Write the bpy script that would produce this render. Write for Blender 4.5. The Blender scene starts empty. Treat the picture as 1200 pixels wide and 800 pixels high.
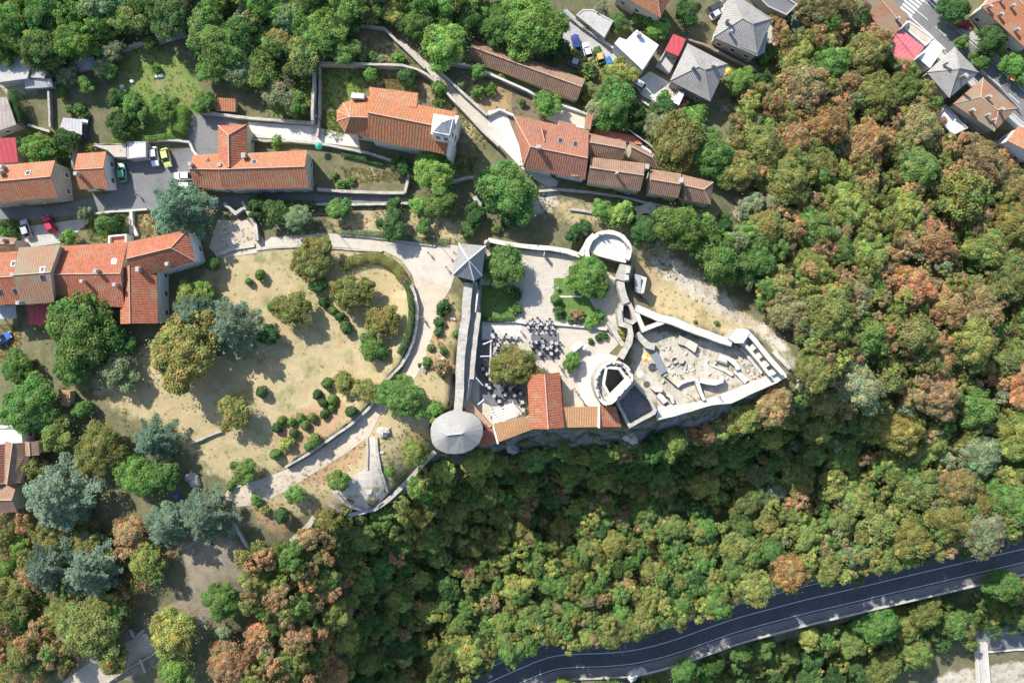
import bpy, bmesh, math, random
import numpy as np
from mathutils import Vector, Matrix
from mathutils import geometry as mgeo

# ------------------------------------------------------------------ camera, sky, sun, exposure
S = bpy.context.scene
COL = S.collection
CAM_H = 150.0
FPX = 825.8                    # focal length in pixels of the 1200 px wide photograph
cam_d = bpy.data.cameras.new('camera')
cam_d.sensor_width = 36.0
cam_d.lens = 36.0 * FPX / 1200.0
cam_d.clip_end = 9000
cam_o = bpy.data.objects.new('camera', cam_d)
COL.objects.link(cam_o)
cam_o.location = (0, 0, CAM_H)
S.camera = cam_o

SUN_EL = math.radians(38)
SUN_DIR = Vector((-0.63, 0.777, 0)).normalized()      # horizontal direction towards the sun
world = bpy.data.worlds.new('World')
S.world = world
world.use_nodes = True
wn = world.node_tree
wn.nodes.clear()
w_out = wn.nodes.new('ShaderNodeOutputWorld')
w_bg = wn.nodes.new('ShaderNodeBackground')
w_sky = wn.nodes.new('ShaderNodeTexSky')
w_sky.sky_type = 'NISHITA'
w_sky.sun_disc = False
w_sky.sun_elevation = SUN_EL
w_sky.sun_rotation = math.atan2(SUN_DIR.x, SUN_DIR.y)
w_sky.altitude = 100
w_bg.inputs[1].default_value = 0.125
wn.links.new(w_sky.outputs[0], w_bg.inputs[0])
wn.links.new(w_bg.outputs[0], w_out.inputs[0])
sun_d = bpy.data.lights.new('sun', 'SUN')
sun_d.energy = 4.2
sun_d.angle = math.radians(0.5)
sun_d.color = (1.0, 0.955, 0.89)
sun_o = bpy.data.objects.new('sun', sun_d)
COL.objects.link(sun_o)
sv = Vector((SUN_DIR.x * math.cos(SUN_EL), SUN_DIR.y * math.cos(SUN_EL), math.sin(SUN_EL)))
sun_o.rotation_euler = sv.to_track_quat('Z', 'Y').to_euler()
sun_o.location = sv * 400
S.view_settings.view_transform = 'Standard'
S.view_settings.look = 'None'
S.view_settings.exposure = 0.97
S.view_settings.gamma = 1.0
S.view_settings.use_curve_mapping = False
S.render.engine = 'CYCLES'
S.cycles.max_bounces = 5
S.cycles.diffuse_bounces = 3
S.cycles.transparent_max_bounces = 4

rnd = random.Random(7)
nrg = np.random.default_rng(11)

# ------------------------------------------------------------------ survey: the photograph's rays meet the real heights
def P(px, py, z=0.0):
    k = (CAM_H - z) / FPX
    return Vector(((px - 600) * k, (400 - py) * k, z))

# ------------------------------------------------------------------ materials
def new_mat(name):
    m = bpy.data.materials.new(name)
    m.use_nodes = True
    nt = m.node_tree
    nt.nodes.clear()
    out = nt.nodes.new('ShaderNodeOutputMaterial')
    return m, nt, out

def N(nt, t, **kw):
    n = nt.nodes.new(t)
    for k, v in kw.items():
        setattr(n, k, v)
    return n

def mixc(nt, fac, a, b, mode='MIX'):
    n = nt.nodes.new('ShaderNodeMix')
    n.data_type = 'RGBA'
    n.blend_type = mode
    n.clamp_factor = True
    for sock, v in ((n.inputs[0], fac), (n.inputs[6], a), (n.inputs[7], b)):
        if hasattr(v, 'is_output') or isinstance(v, bpy.types.NodeSocket):
            nt.links.new(v, sock)
        elif isinstance(v, (int, float)):
            sock.default_value = v
        else:
            sock.default_value = (v[0], v[1], v[2], 1)
    return n.outputs[2]

def mth(nt, op, a, b=None):
    n = nt.nodes.new('ShaderNodeMath')
    n.operation = op
    for i, v in enumerate((a, b)):
        if v is None:
            continue
        if isinstance(v, bpy.types.NodeSocket):
            nt.links.new(v, n.inputs[i])
        else:
            n.inputs[i].default_value = v
    return n.outputs[0]

def noise(nt, vec, scale, detail=4, rough=0.6):
    n = nt.nodes.new('ShaderNodeTexNoise')
    n.inputs['Scale'].default_value = scale
    n.inputs['Detail'].default_value = detail
    n.inputs['Roughness'].default_value = rough
    if vec is not None:
        nt.links.new(vec, n.inputs['Vector'])
    return n.outputs['Fac']

def ramp(nt, fac, lo, hi):
    n = nt.nodes.new('ShaderNodeMapRange')
    n.inputs['From Min'].default_value = lo
    n.inputs['From Max'].default_value = hi
    nt.links.new(fac, n.inputs['Value'])
    return n.outputs[0]

def finish(nt, out, col, rough=0.85, bump=None, bstr=0.4, bdist=0.05, metallic=0.0, spec=0.3):
    b = nt.nodes.new('ShaderNodeBsdfPrincipled')
    if isinstance(col, bpy.types.NodeSocket):
        nt.links.new(col, b.inputs['Base Color'])
    else:
        b.inputs['Base Color'].default_value = (col[0], col[1], col[2], 1)
    b.inputs['Roughness'].default_value = rough
    b.inputs['Metallic'].default_value = metallic
    b.inputs['Specular IOR Level'].default_value = spec
    if bump is not None:
        bn = nt.nodes.new('ShaderNodeBump')
        bn.inputs['Strength'].default_value = bstr
        bn.inputs['Distance'].default_value = bdist
        nt.links.new(bump, bn.inputs['Height'])
        nt.links.new(bn.outputs[0], b.inputs['Normal'])
    nt.links.new(b.outputs[0], out.inputs[0])
    return b

def geo_pos(nt):
    return nt.nodes.new('ShaderNodeNewGeometry').outputs['Position']

def rough_mat(name, c1, c2, scale=0.6, c3=None, fine=6.0, rough=0.9, bstr=0.5, bdist=0.08):
    """mottled mineral surface: two tones in patches, a third in small stains"""
    m, nt, out = new_mat(name)
    p = geo_pos(nt)
    a = ramp(nt, noise(nt, p, scale, 5, 0.65), 0.35, 0.65)
    col = mixc(nt, a, c1, c2)
    f = noise(nt, p, fine, 3, 0.7)
    if c3 is not None:
        col = mixc(nt, ramp(nt, noise(nt, p, scale * 2.7 + 0.3, 6, 0.75), 0.54, 0.70), col, c3)
    v = mth(nt, 'ADD', mth(nt, 'MULTIPLY', f, 0.5), 0.75)
    cv = nt.nodes.new('ShaderNodeCombineColor')
    for i in range(3):
        nt.links.new(v, cv.inputs[i])
    col = mixc(nt, 1.0, col, cv.outputs[0], 'MULTIPLY')
    finish(nt, out, col, rough, f, bstr, bdist)
    return m

def block_mat(name, c1, c2, mortar, bw=0.6, bh=0.3, rough=0.9, scale=1.0, msize=0.02, stain=None):
    """coursed stone or paving; blocks by UV metres"""
    m, nt, out = new_mat(name)
    uv = N(nt, 'ShaderNodeUVMap').outputs[0]
    br = nt.nodes.new('ShaderNodeTexBrick')
    br.inputs['Color1'].default_value = (*c1, 1)
    br.inputs['Color2'].default_value = (*c2, 1)
    br.inputs['Mortar'].default_value = (*mortar, 1)
    br.inputs['Scale'].default_value = scale
    br.inputs['Brick Width'].default_value = bw
    br.inputs['Row Height'].default_value = bh
    br.inputs['Mortar Size'].default_value = msize
    nt.links.new(uv, br.inputs['Vector'])
    p = geo_pos(nt)
    col = br.outputs['Color']
    n1 = noise(nt, p, 0.5, 6, 0.7)
    if stain is not None:
        col = mixc(nt, ramp(nt, n1, 0.5, 0.72), col, stain)
    f = noise(nt, p, 4.0, 4, 0.7)
    v = mth(nt, 'ADD', mth(nt, 'MULTIPLY', f, 0.55), 0.72)
    cv = nt.nodes.new('ShaderNodeCombineColor')
    for i in range(3):
        nt.links.new(v, cv.inputs[i])
    col = mixc(nt, 1.0, col, cv.outputs[0], 'MULTIPLY')
    finish(nt, out, col, rough, f, 0.5, 0.06)
    return m

def tile_mat(name, c1, c2, old=(0.30, 0.24, 0.15), old_amt=0.25, pitch=0.5, row=0.4, patch=0.35, depth=0.55):
    """clay roof tiles: channels run down the slope (v), courses step across it"""
    m, nt, out = new_mat(name)
    uv = N(nt, 'ShaderNodeUVMap').outputs[0]
    sep = nt.nodes.new('ShaderNodeSeparateXYZ')
    nt.links.new(uv, sep.inputs[0])
    u, v = sep.outputs[0], sep.outputs[1]
    p = geo_pos(nt)
    wob = mth(nt, 'MULTIPLY', noise(nt, p, 0.5, 3), 0.55)
    s = mth(nt, 'SINE', mth(nt, 'MULTIPLY', mth(nt, 'ADD', u, wob), 2 * math.pi / pitch))
    chan = ramp(nt, s, -1.0, 1.0)
    br = nt.nodes.new('ShaderNodeTexBrick')
    br.inputs['Color1'].default_value = (*c1, 1)
    br.inputs['Color2'].default_value = (*c2, 1)
    br.inputs['Mortar'].default_value = (c1[0] * 0.55, c1[1] * 0.5, c1[2] * 0.5, 1)
    br.inputs['Scale'].default_value = 1.0
    br.inputs['Brick Width'].default_value = pitch
    br.inputs['Row Height'].default_value = row
    br.inputs['Mortar Size'].default_value = 0.012
    br.offset = 0.0
    nt.links.new(uv, br.inputs['Vector'])
    col = br.outputs['Color']
    pt = ramp(nt, noise(nt, p, patch, 6, 0.72), 0.62 - old_amt * 0.45, 0.80 - old_amt * 0.35)
    col = mixc(nt, pt, col, old)
    speck = ramp(nt, noise(nt, p, 3.2, 3, 0.8), 0.56, 0.75)
    col = mixc(nt, mth(nt, 'MULTIPLY', speck, 0.5), col, (old[0] * 0.7, old[1] * 0.7, old[2] * 0.75))
    dk = mth(nt, 'ADD', mth(nt, 'MULTIPLY', chan, 0.42), 0.62)
    cv = nt.nodes.new('ShaderNodeCombineColor')
    for i in range(3):
        nt.links.new(dk, cv.inputs[i])
    col = mixc(nt, depth, col, mixc(nt, 1.0, col, cv.outputs[0], 'MULTIPLY'))
    hgt = mth(nt, 'ADD', chan, mth(nt, 'MULTIPLY', mth(nt, 'FRACT', mth(nt, 'DIVIDE', v, row)), 0.4))
    finish(nt, out, col, 0.85, hgt, 0.6, 0.07, spec=0.2)
    return m

def plain_mat(name, c, rough=0.5, metallic=0.0, var=0.12, scale=2.0, spec=0.4):
    m, nt, out = new_mat(name)
    p = geo_pos(nt)
    col = mixc(nt, noise(nt, p, scale, 4, 0.7), [max(0, x * (1 - var)) for x in c], [min(1, x * (1 + var)) for x in c])
    finish(nt, out, col, rough, None, metallic=metallic, spec=spec)
    return m

def corr_mat(name, c1, c2, pitch=0.9, rough=0.6):
    m, nt, out = new_mat(name)
    uv = N(nt, 'ShaderNodeUVMap').outputs[0]
    sep = nt.nodes.new('ShaderNodeSeparateXYZ')
    nt.links.new(uv, sep.inputs[0])
    s = ramp(nt, mth(nt, 'SINE', mth(nt, 'MULTIPLY', sep.outputs[0], 2 * math.pi / pitch)), -1, 1)
    p = geo_pos(nt)
    col = mixc(nt, ramp(nt, noise(nt, p, 0.7, 5, 0.7), 0.35, 0.68), c1, c2)
    col = mixc(nt, mth(nt, 'MULTIPLY', s, 0.3), col, [x * 0.55 for x in c1])
    finish(nt, out, col, rough, s, 0.4, 0.04)
    return m

M = {}
M['stone'] = block_mat('old limestone masonry', (0.42, 0.38, 0.31), (0.33, 0.30, 0.25), (0.22, 0.2, 0.17), 0.7, 0.35, stain=(0.19, 0.18, 0.16))
M['stone_top'] = block_mat('bleached limestone coping', (0.49, 0.455, 0.395), (0.37, 0.345, 0.30), (0.29, 0.27, 0.235), 0.65, 0.45, msize=0.03, stain=(0.24, 0.225, 0.19))
M['white_stone'] = rough_mat('bright limestone paving', (0.60, 0.57, 0.51), (0.48, 0.45, 0.40), 0.45, (0.36, 0.34, 0.30), 4.0)
M['lime'] = block_mat('white limestone slabs', (0.62, 0.59, 0.53), (0.53, 0.505, 0.45), (0.43, 0.41, 0.36), 0.9, 0.6, msize=0.025, stain=(0.40, 0.38, 0.33))
M['pale_paving'] = block_mat('cream stone paving', (0.50, 0.45, 0.375), (0.455, 0.41, 0.34), (0.37, 0.33, 0.27), 0.9, 0.6, msize=0.02, stain=(0.40, 0.335, 0.26))
M['gravel'] = rough_mat('pale gravel', (0.49, 0.42, 0.325), (0.41, 0.345, 0.26), 0.35, (0.33, 0.27, 0.195), 5.0)
M['rubble'] = rough_mat('pale rubble ground', (0.52, 0.47, 0.40), (0.41, 0.37, 0.30), 0.5, (0.29, 0.26, 0.2), 3.0, bdist=0.2)
M['asphalt'] = rough_mat('worn asphalt', (0.15, 0.15, 0.15), (0.19, 0.188, 0.182), 0.25, (0.115, 0.115, 0.118), 8.0, bdist=0.02)
M['dark_asphalt'] = rough_mat('dark road asphalt', (0.066, 0.069, 0.076), (0.088, 0.090, 0.096), 0.2, (0.115, 0.115, 0.118), 8.0, bdist=0.02)
M['concrete'] = rough_mat('weathered concrete', (0.36, 0.35, 0.33), (0.45, 0.43, 0.40), 0.4, (0.25, 0.24, 0.22), 6.0)
M['white_flat'] = rough_mat('white roof membrane', (0.74, 0.74, 0.74), (0.66, 0.66, 0.66), 0.4, (0.52, 0.52, 0.5), 4.0)
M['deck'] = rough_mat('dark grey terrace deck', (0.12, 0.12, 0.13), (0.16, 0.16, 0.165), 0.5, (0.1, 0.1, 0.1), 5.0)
M['red_paving'] = rough_mat('red terrace paving', (0.42, 0.13, 0.09), (0.50, 0.18, 0.12), 0.6, (0.36, 0.14, 0.1), 5.0)
M['tile_red'] = tile_mat('red clay tiles', (0.336, 0.108, 0.060), (0.416, 0.160, 0.092), old_amt=0.22)
M['tile_orange'] = tile_mat('orange clay tiles', (0.376, 0.148, 0.076), (0.440, 0.200, 0.112), old_amt=0.26)
M['tile_church'] = tile_mat('church clay tiles', (0.376, 0.140, 0.068), (0.448, 0.200, 0.100), old=(0.296, 0.160, 0.092), old_amt=0.38, pitch=0.62)
M['tile_pinkish'] = tile_mat('faded red clay tiles', (0.320, 0.132, 0.084), (0.376, 0.176, 0.116), old=(0.240, 0.136, 0.096), old_amt=0.25)
M['tile_brown'] = tile_mat('brown old clay tiles', (0.296, 0.176, 0.116), (0.344, 0.216, 0.144), old=(0.200, 0.136, 0.096), old_amt=0.35, pitch=0.45)
M['tile_mottled'] = tile_mat('lichen mottled tiles', (0.352, 0.128, 0.072), (0.360, 0.184, 0.112), old=(0.264, 0.224, 0.152), old_amt=0.62, patch=0.28)
M['tile_tan'] = tile_mat('tan new clay tiles', (0.464, 0.248, 0.120), (0.512, 0.296, 0.152), old=(0.400, 0.240, 0.136), old_amt=0.15, pitch=0.5)
M['tile_grey'] = tile_mat('grey concrete tiles', (0.30, 0.285, 0.265), (0.36, 0.345, 0.325), old=(0.24, 0.23, 0.2), old_amt=0.3, pitch=0.42, depth=0.4)
M['slate'] = tile_mat('grey stone slates', (0.27, 0.265, 0.26), (0.33, 0.32, 0.31), old=(0.2, 0.2, 0.2), old_amt=0.25, pitch=0.35, row=0.25, depth=0.4)
M['lead'] = block_mat('pale weathered stone roof', (0.29, 0.28, 0.26), (0.335, 0.325, 0.30), (0.2, 0.195, 0.185), 0.5, 0.35, msize=0.02, stain=(0.27, 0.26, 0.24))
M['red_metal'] = corr_mat('red painted sheet roof', (0.46, 0.06, 0.075), (0.50, 0.09, 0.10), 1.1)
M['pink_metal'] = corr_mat('faded pink sheet roof', (0.52, 0.13, 0.15), (0.56, 0.18, 0.19), 1.0)
M['grey_metal'] = corr_mat('grey corrugated sheet', (0.34, 0.335, 0.33), (0.44, 0.43, 0.42), 0.7)
M['brown_metal'] = corr_mat('rusty brown sheet', (0.30, 0.24, 0.2), (0.4, 0.35, 0.31), 0.8)
M['mortar'] = rough_mat('ridge mortar', (0.56, 0.40, 0.31), (0.48, 0.30, 0.22), 1.5, (0.4, 0.25, 0.18))
M['white_ridge'] = plain_mat('white ridge flashing', (0.72, 0.72, 0.72), 0.6)
M['plaster_cream'] = rough_mat('cream plaster', (0.56, 0.50, 0.39), (0.50, 0.44, 0.34), 0.4, (0.40, 0.35, 0.27), 5.0, bdist=0.02)
M['plaster_white'] = rough_mat('white plaster', (0.70, 0.69, 0.66), (0.64, 0.63, 0.60), 0.4, (0.52, 0.5, 0.47), 5.0, bdist=0.02)
M['plaster_grey'] = rough_mat('grey plaster', (0.40, 0.38, 0.35), (0.33, 0.31, 0.29), 0.5, (0.26, 0.24, 0.22), 5.0, bdist=0.02)
M['plaster_stone'] = rough_mat('stained old plaster', (0.42, 0.38, 0.31), (0.34, 0.31, 0.25), 0.6, (0.25, 0.23, 0.19), 4.0, bdist=0.03)
M['brick'] = block_mat('brown brick', (0.28, 0.16, 0.11), (0.33, 0.19, 0.13), (0.3, 0.27, 0.23), 0.25, 0.08)
M['bark'] = rough_mat('grey brown bark', (0.12, 0.095, 0.07), (0.17, 0.14, 0.11), 2.0, (0.08, 0.065, 0.05), 9.0)
M['pale_bark'] = rough_mat('bleached dead wood', (0.42, 0.38, 0.33), (0.34, 0.31, 0.27), 2.0, None, 9.0)
M['wood'] = rough_mat('dark timber', (0.13, 0.085, 0.055), (0.18, 0.12, 0.08), 2.0, None, 9.0)
M['white_paint'] = plain_mat('white paint', (0.70, 0.70, 0.69), 0.5, var=0.05)
M['road_paint'] = rough_mat('worn road paint', (0.70, 0.70, 0.68), (0.58, 0.58, 0.56), 0.8, (0.42, 0.42, 0.4), 8.0, bdist=0.01)
M['steel'] = plain_mat('galvanised steel', (0.42, 0.43, 0.44), 0.45, 0.6)
M['dark_metal'] = plain_mat('dark metal', (0.04, 0.042, 0.045), 0.5, 0.3)
M['black_plastic'] = plain_mat('black plastic', (0.022, 0.022, 0.025), 0.5)
M['rubber'] = plain_mat('tyre rubber', (0.02, 0.02, 0.021), 0.8)
M['glass'] = plain_mat('dark window glass', (0.03, 0.037, 0.045), 0.08, 0.0, 0.05, spec=0.6)
M['door_wood'] = plain_mat('brown painted door', (0.17, 0.085, 0.045), 0.5)
M['lamp_glass'] = plain_mat('frosted lamp glass', (0.75, 0.74, 0.7), 0.3)
M['headlight'] = plain_mat('headlight glass', (0.7, 0.72, 0.74), 0.12)
M['taillight'] = plain_mat('tail light red', (0.35, 0.02, 0.02), 0.2)
M['skin'] = plain_mat('skin', (0.52, 0.32, 0.23), 0.55, var=0.05)
M['hair_dark'] = plain_mat('dark hair', (0.035, 0.024, 0.018), 0.6)
M['hair_fair'] = plain_mat('fair hair', (0.34, 0.22, 0.11), 0.6)
M['yellow_cloth'] = plain_mat('yellow cloth', (0.72, 0.47, 0.05), 0.8)
M['orange_cloth'] = plain_mat('orange cloth', (0.72, 0.21, 0.05), 0.8)
M['white_cloth'] = plain_mat('white cloth', (0.76, 0.76, 0.75), 0.8)
M['blue_cover'] = plain_mat('blue plastic cover', (0.03, 0.16, 0.42), 0.5)
M['green_bin'] = plain_mat('green plastic', (0.02, 0.25, 0.14), 0.5)
M['soil_dark'] = rough_mat('dark soil', (0.13, 0.10, 0.07), (0.17, 0.13, 0.09), 0.8, (0.09, 0.07, 0.05), 5.0)
M['water'] = plain_mat('pool water', (0.05, 0.25, 0.45), 0.1)

M['lawn'] = rough_mat('mown lawn', (0.085, 0.165, 0.035), (0.12, 0.19, 0.045), 0.4, (0.17, 0.18, 0.07), 9.0, bdist=0.04)
M['tan_paving'] = rough_mat('tan earth paving', (0.48, 0.31, 0.20), (0.42, 0.27, 0.17), 0.6, (0.36, 0.25, 0.17), 6.0)

def paint(name, c):
    if name not in M:
        m, nt, out = new_mat(name)
        b = finish(nt, out, c, 0.32, spec=0.5)
        b.inputs['Coat Weight'].default_value = 0.5
        M[name] = m
    return M[name]

# leaves: the plant's own colour times the leaf clump's own tone
def leaf_mat():
    m, nt, out = new_mat('leaf')
    oi = nt.nodes.new('ShaderNodeObjectInfo')
    at = N(nt, 'ShaderNodeAttribute', attribute_name='col')
    c = mixc(nt, 1.0, oi.outputs['Color'], at.outputs['Color'], 'MULTIPLY')
    p = geo_pos(nt)
    n = ramp(nt, noise(nt, p, 0.35, 3, 0.6), 0.3, 0.7)
    c = mixc(nt, mth(nt, 'MULTIPLY', n, 0.5), c, mixc(nt, 1.0, c, (1.45, 1.12, 0.75), 'MULTIPLY'))
    n2 = ramp(nt, noise(nt, p, 0.9, 4, 0.7), 0.45, 0.7)
    c = mixc(nt, mth(nt, 'MULTIPLY', n2, 0.4), c, mixc(nt, 1.0, c, (0.72, 0.95, 0.85), 'MULTIPLY'))
    d = nt.nodes.new('ShaderNodeBsdfDiffuse')
    t = nt.nodes.new('ShaderNodeBsdfTranslucent')
    nt.links.new(c, d.inputs[0])
    nt.links.new(mixc(nt, 1.0, c, (1.1, 1.25, 0.6), 'MULTIPLY'), t.inputs[0])
    mx = nt.nodes.new('ShaderNodeMixShader')
    mx.inputs[0].default_value = 0.42
    nt.links.new(d.outputs[0], mx.inputs[1])
    nt.links.new(t.outputs[0], mx.inputs[2])
    nt.links.new(mx.outputs[0], out.inputs[0])
    return m
M['leaf'] = leaf_mat()

# ------------------------------------------------------------------ object helpers
def tag(o, label=None, cat=None, group=None, kind=None):
    if label: o['label'] = label
    if cat: o['category'] = cat
    if group: o['group'] = group
    if kind: o['kind'] = kind
    return o

def thing(name, label, cat, loc=(0, 0, 0), group=None):
    o = bpy.data.objects.new(name, None)
    o.empty_display_size = 0.5
    COL.objects.link(o)
    o.location = loc
    return tag(o, label, cat, group)

def link(name, me, parent=None):
    o = bpy.data.objects.new(name, me)
    COL.objects.link(o)
    if parent is not None:
        o.parent = parent
        if parent.type == 'EMPTY':
            o.matrix_parent_inverse = Matrix.Translation(-parent.location)
    return o

class MB:
    """collects faces into one mesh; UVs run in metres along and down each face"""
    def __init__(s):
        s.v, s.f, s.m, s.uv, s.sm = [], [], [], [], []
    def face(s, pts, mat=0, smooth=False):
        pts = [Vector(p) for p in pts]
        n = Vector((0, 0, 0))
        for i in range(len(pts)):
            a, b = pts[i], pts[(i + 1) % len(pts)]
            n += Vector(((a.y - b.y) * (a.z + b.z), (a.z - b.z) * (a.x + b.x), (a.x - b.x) * (a.y + b.y)))
        if n.length < 1e-9:
            return
        n.normalize()
        if abs(n.z) > 0.985:
            e, d = Vector((1, 0, 0)), Vector((0, 1, 0))
        else:
            e = Vector((0, 0, 1)).cross(n).normalized()
            d = n.cross(e).normalized()
        i0 = len(s.v)
        s.v += pts
        s.f.append(list(range(i0, i0 + len(pts))))
        s.m.append(mat)
        s.sm.append(smooth)
        s.uv += [(p.dot(e), p.dot(d)) for p in pts]
    def prism(s, poly, z0, z1, mat=0, top=None, bottom=False):
        """poly: XY points counter-clockwise or not; z0/z1 floats or lists"""
        pts = [Vector((p[0], p[1], 0)) for p in poly]
        a = sum(pts[i].x * pts[(i + 1) % len(pts)].y - pts[(i + 1) % len(pts)].x * pts[i].y for i in range(len(pts)))
        n = len(pts)
        Z0 = z0 if isinstance(z0, (list, tuple)) else [z0] * n
        Z1 = z1 if isinstance(z1, (list, tuple)) else [z1] * n
        if a < 0:
            pts = pts[::-1]; Z0 = list(Z0)[::-1]; Z1 = list(Z1)[::-1]
        lo = [Vector((p.x, p.y, z)) for p, z in zip(pts, Z0)]
        hi = [Vector((p.x, p.y, z)) for p, z in zip(pts, Z1)]
        for i in range(n):
            j = (i + 1) % n
            s.face([lo[i], lo[j], hi[j], hi[i]], mat)
        s.face(hi, mat if top is None else top)
        if bottom:
            s.face(lo[::-1], mat)
    def box(s, c, size, rz=0.0, mat=0):
        c = Vector(c)
        hx, hy, hz = size[0] / 2, size[1] / 2, size[2] / 2
        R = Matrix.Rotation(rz, 3, 'Z')
        v = [c + R @ Vector((x * hx, y * hy, z * hz)) for x, y, z in
             ((-1, -1, -1), (1, -1, -1), (1, 1, -1), (-1, 1, -1), (-1, -1, 1), (1, -1, 1), (1, 1, 1), (-1, 1, 1))]
        for q in ((0, 3, 2, 1), (4, 5, 6, 7), (0, 1, 5, 4), (1, 2, 6, 5), (2, 3, 7, 6), (3, 0, 4, 7)):
            s.face([v[i] for i in q], mat)
    def tube(s, pts, radii, n=7, mat=0, cap=True):
        pts = [Vector(p) for p in pts]
        rings = []
        for i, p in enumerate(pts):
            d = (pts[min(i + 1, len(pts) - 1)] - pts[max(i - 1, 0)])
            if d.length < 1e-6: d = Vector((0, 0, 1))
            d.normalize()
            a = d.orthogonal().normalized() if abs(d.z) < 0.95 else Vector((1, 0, 0)).cross(d).normalized()
            b = d.cross(a)
            r = radii[i] if isinstance(radii, (list, tuple)) else radii
            rings.append([p + (a * math.cos(t) + b * math.sin(t)) * r for t in [2 * math.pi * k / n for k in range(n)]])
        for r0, r1 in zip(rings, rings[1:]):
            for k in range(n):
                s.face([r0[k], r0[(k + 1) % n], r1[(k + 1) % n], r1[k]], mat, True)
        if cap:
            s.face(rings[0][::-1], mat)
            s.face(rings[-1], mat)
    def lathe(s, prof, c, n=16, mat=0, smooth=True):
        c = Vector(c)
        ring = [[c + Vector((r * math.cos(2 * math.pi * k / n), r * math.sin(2 * math.pi * k / n), z)) for k in range(n)] for r, z in prof]
        for r0, r1 in zip(ring, ring[1:]):
            for k in range(n):
                s.face([r0[k], r0[(k + 1) % n], r1[(k + 1) % n], r1[k]], mat, smooth)
        s.face(ring[-1], mat)
        s.face(ring[0][::-1], mat)
    def slab(s, faces, th=0.18, mat=0, side=None):
        """roof skin of several planes, given real thickness"""
        from collections import Counter
        key = lambda p: (round(p.x, 3), round(p.y, 3), round(p.z, 3))
        faces = [[Vector(p) for p in f] for f in faces]
        fixed = []
        for f in faces:
            n = Vector((0, 0, 0))
            for i in range(len(f)):
                a, b = f[i], f[(i + 1) % len(f)]
                n.z += (a.x - b.x) * (a.y + b.y)
            fixed.append(f if n.z > 0 else f[::-1])
        cnt = Counter()
        for f in fixed:
            for i in range(len(f)):
                cnt[frozenset((key(f[i]), key(f[(i + 1) % len(f)])))] += 1
        dn = Vector((0, 0, -th))
        for f in fixed:
            s.face(f, mat)
            s.face([p + dn for p in f][::-1], mat if side is None else side)
            for i in range(len(f)):
                a, b = f[i], f[(i + 1) % len(f)]
                if cnt[frozenset((key(a), key(b)))] == 1:
                    s.face([a + dn, b + dn, b, a], mat if side is None else side)
    def build(s, name, mats, parent=None):
        me = bpy.data.meshes.new(name)
        me.from_pydata([tuple(v) for v in s.v], [], s.f)
        if not isinstance(mats, (list, tuple)): mats = [mats]
        for m in mats: me.materials.append(m)
        me.polygons.foreach_set('material_index', s.m)
        me.polygons.foreach_set('use_smooth', s.sm)
        uvl = me.uv_layers.new(name='UVMap')
        uvl.data.foreach_set('uv', np.array(s.uv, dtype=np.float32).ravel())
        me.update()
        return link(name, me, parent)

def copy_tree(root, loc, rz=0.0, scale=1.0, color=None):
    """a thing with its parts and their sub-parts"""
    r = root.copy()
    COL.objects.link(r)
    r.location = loc
    r.rotation_euler = (0, 0, rz)
    r.scale = scale if isinstance(scale, (tuple, list)) else (scale,) * 3
    for ch in list(root.children):
        c = ch.copy()
        COL.objects.link(c)
        c.parent = r
        if color is not None: c.color = color
        for g in ch.children:
            d = g.copy()
            COL.objects.link(d)
            d.parent = c
    return r
def children(o): return [c for c in bpy.data.objects if c.parent == o]
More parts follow.
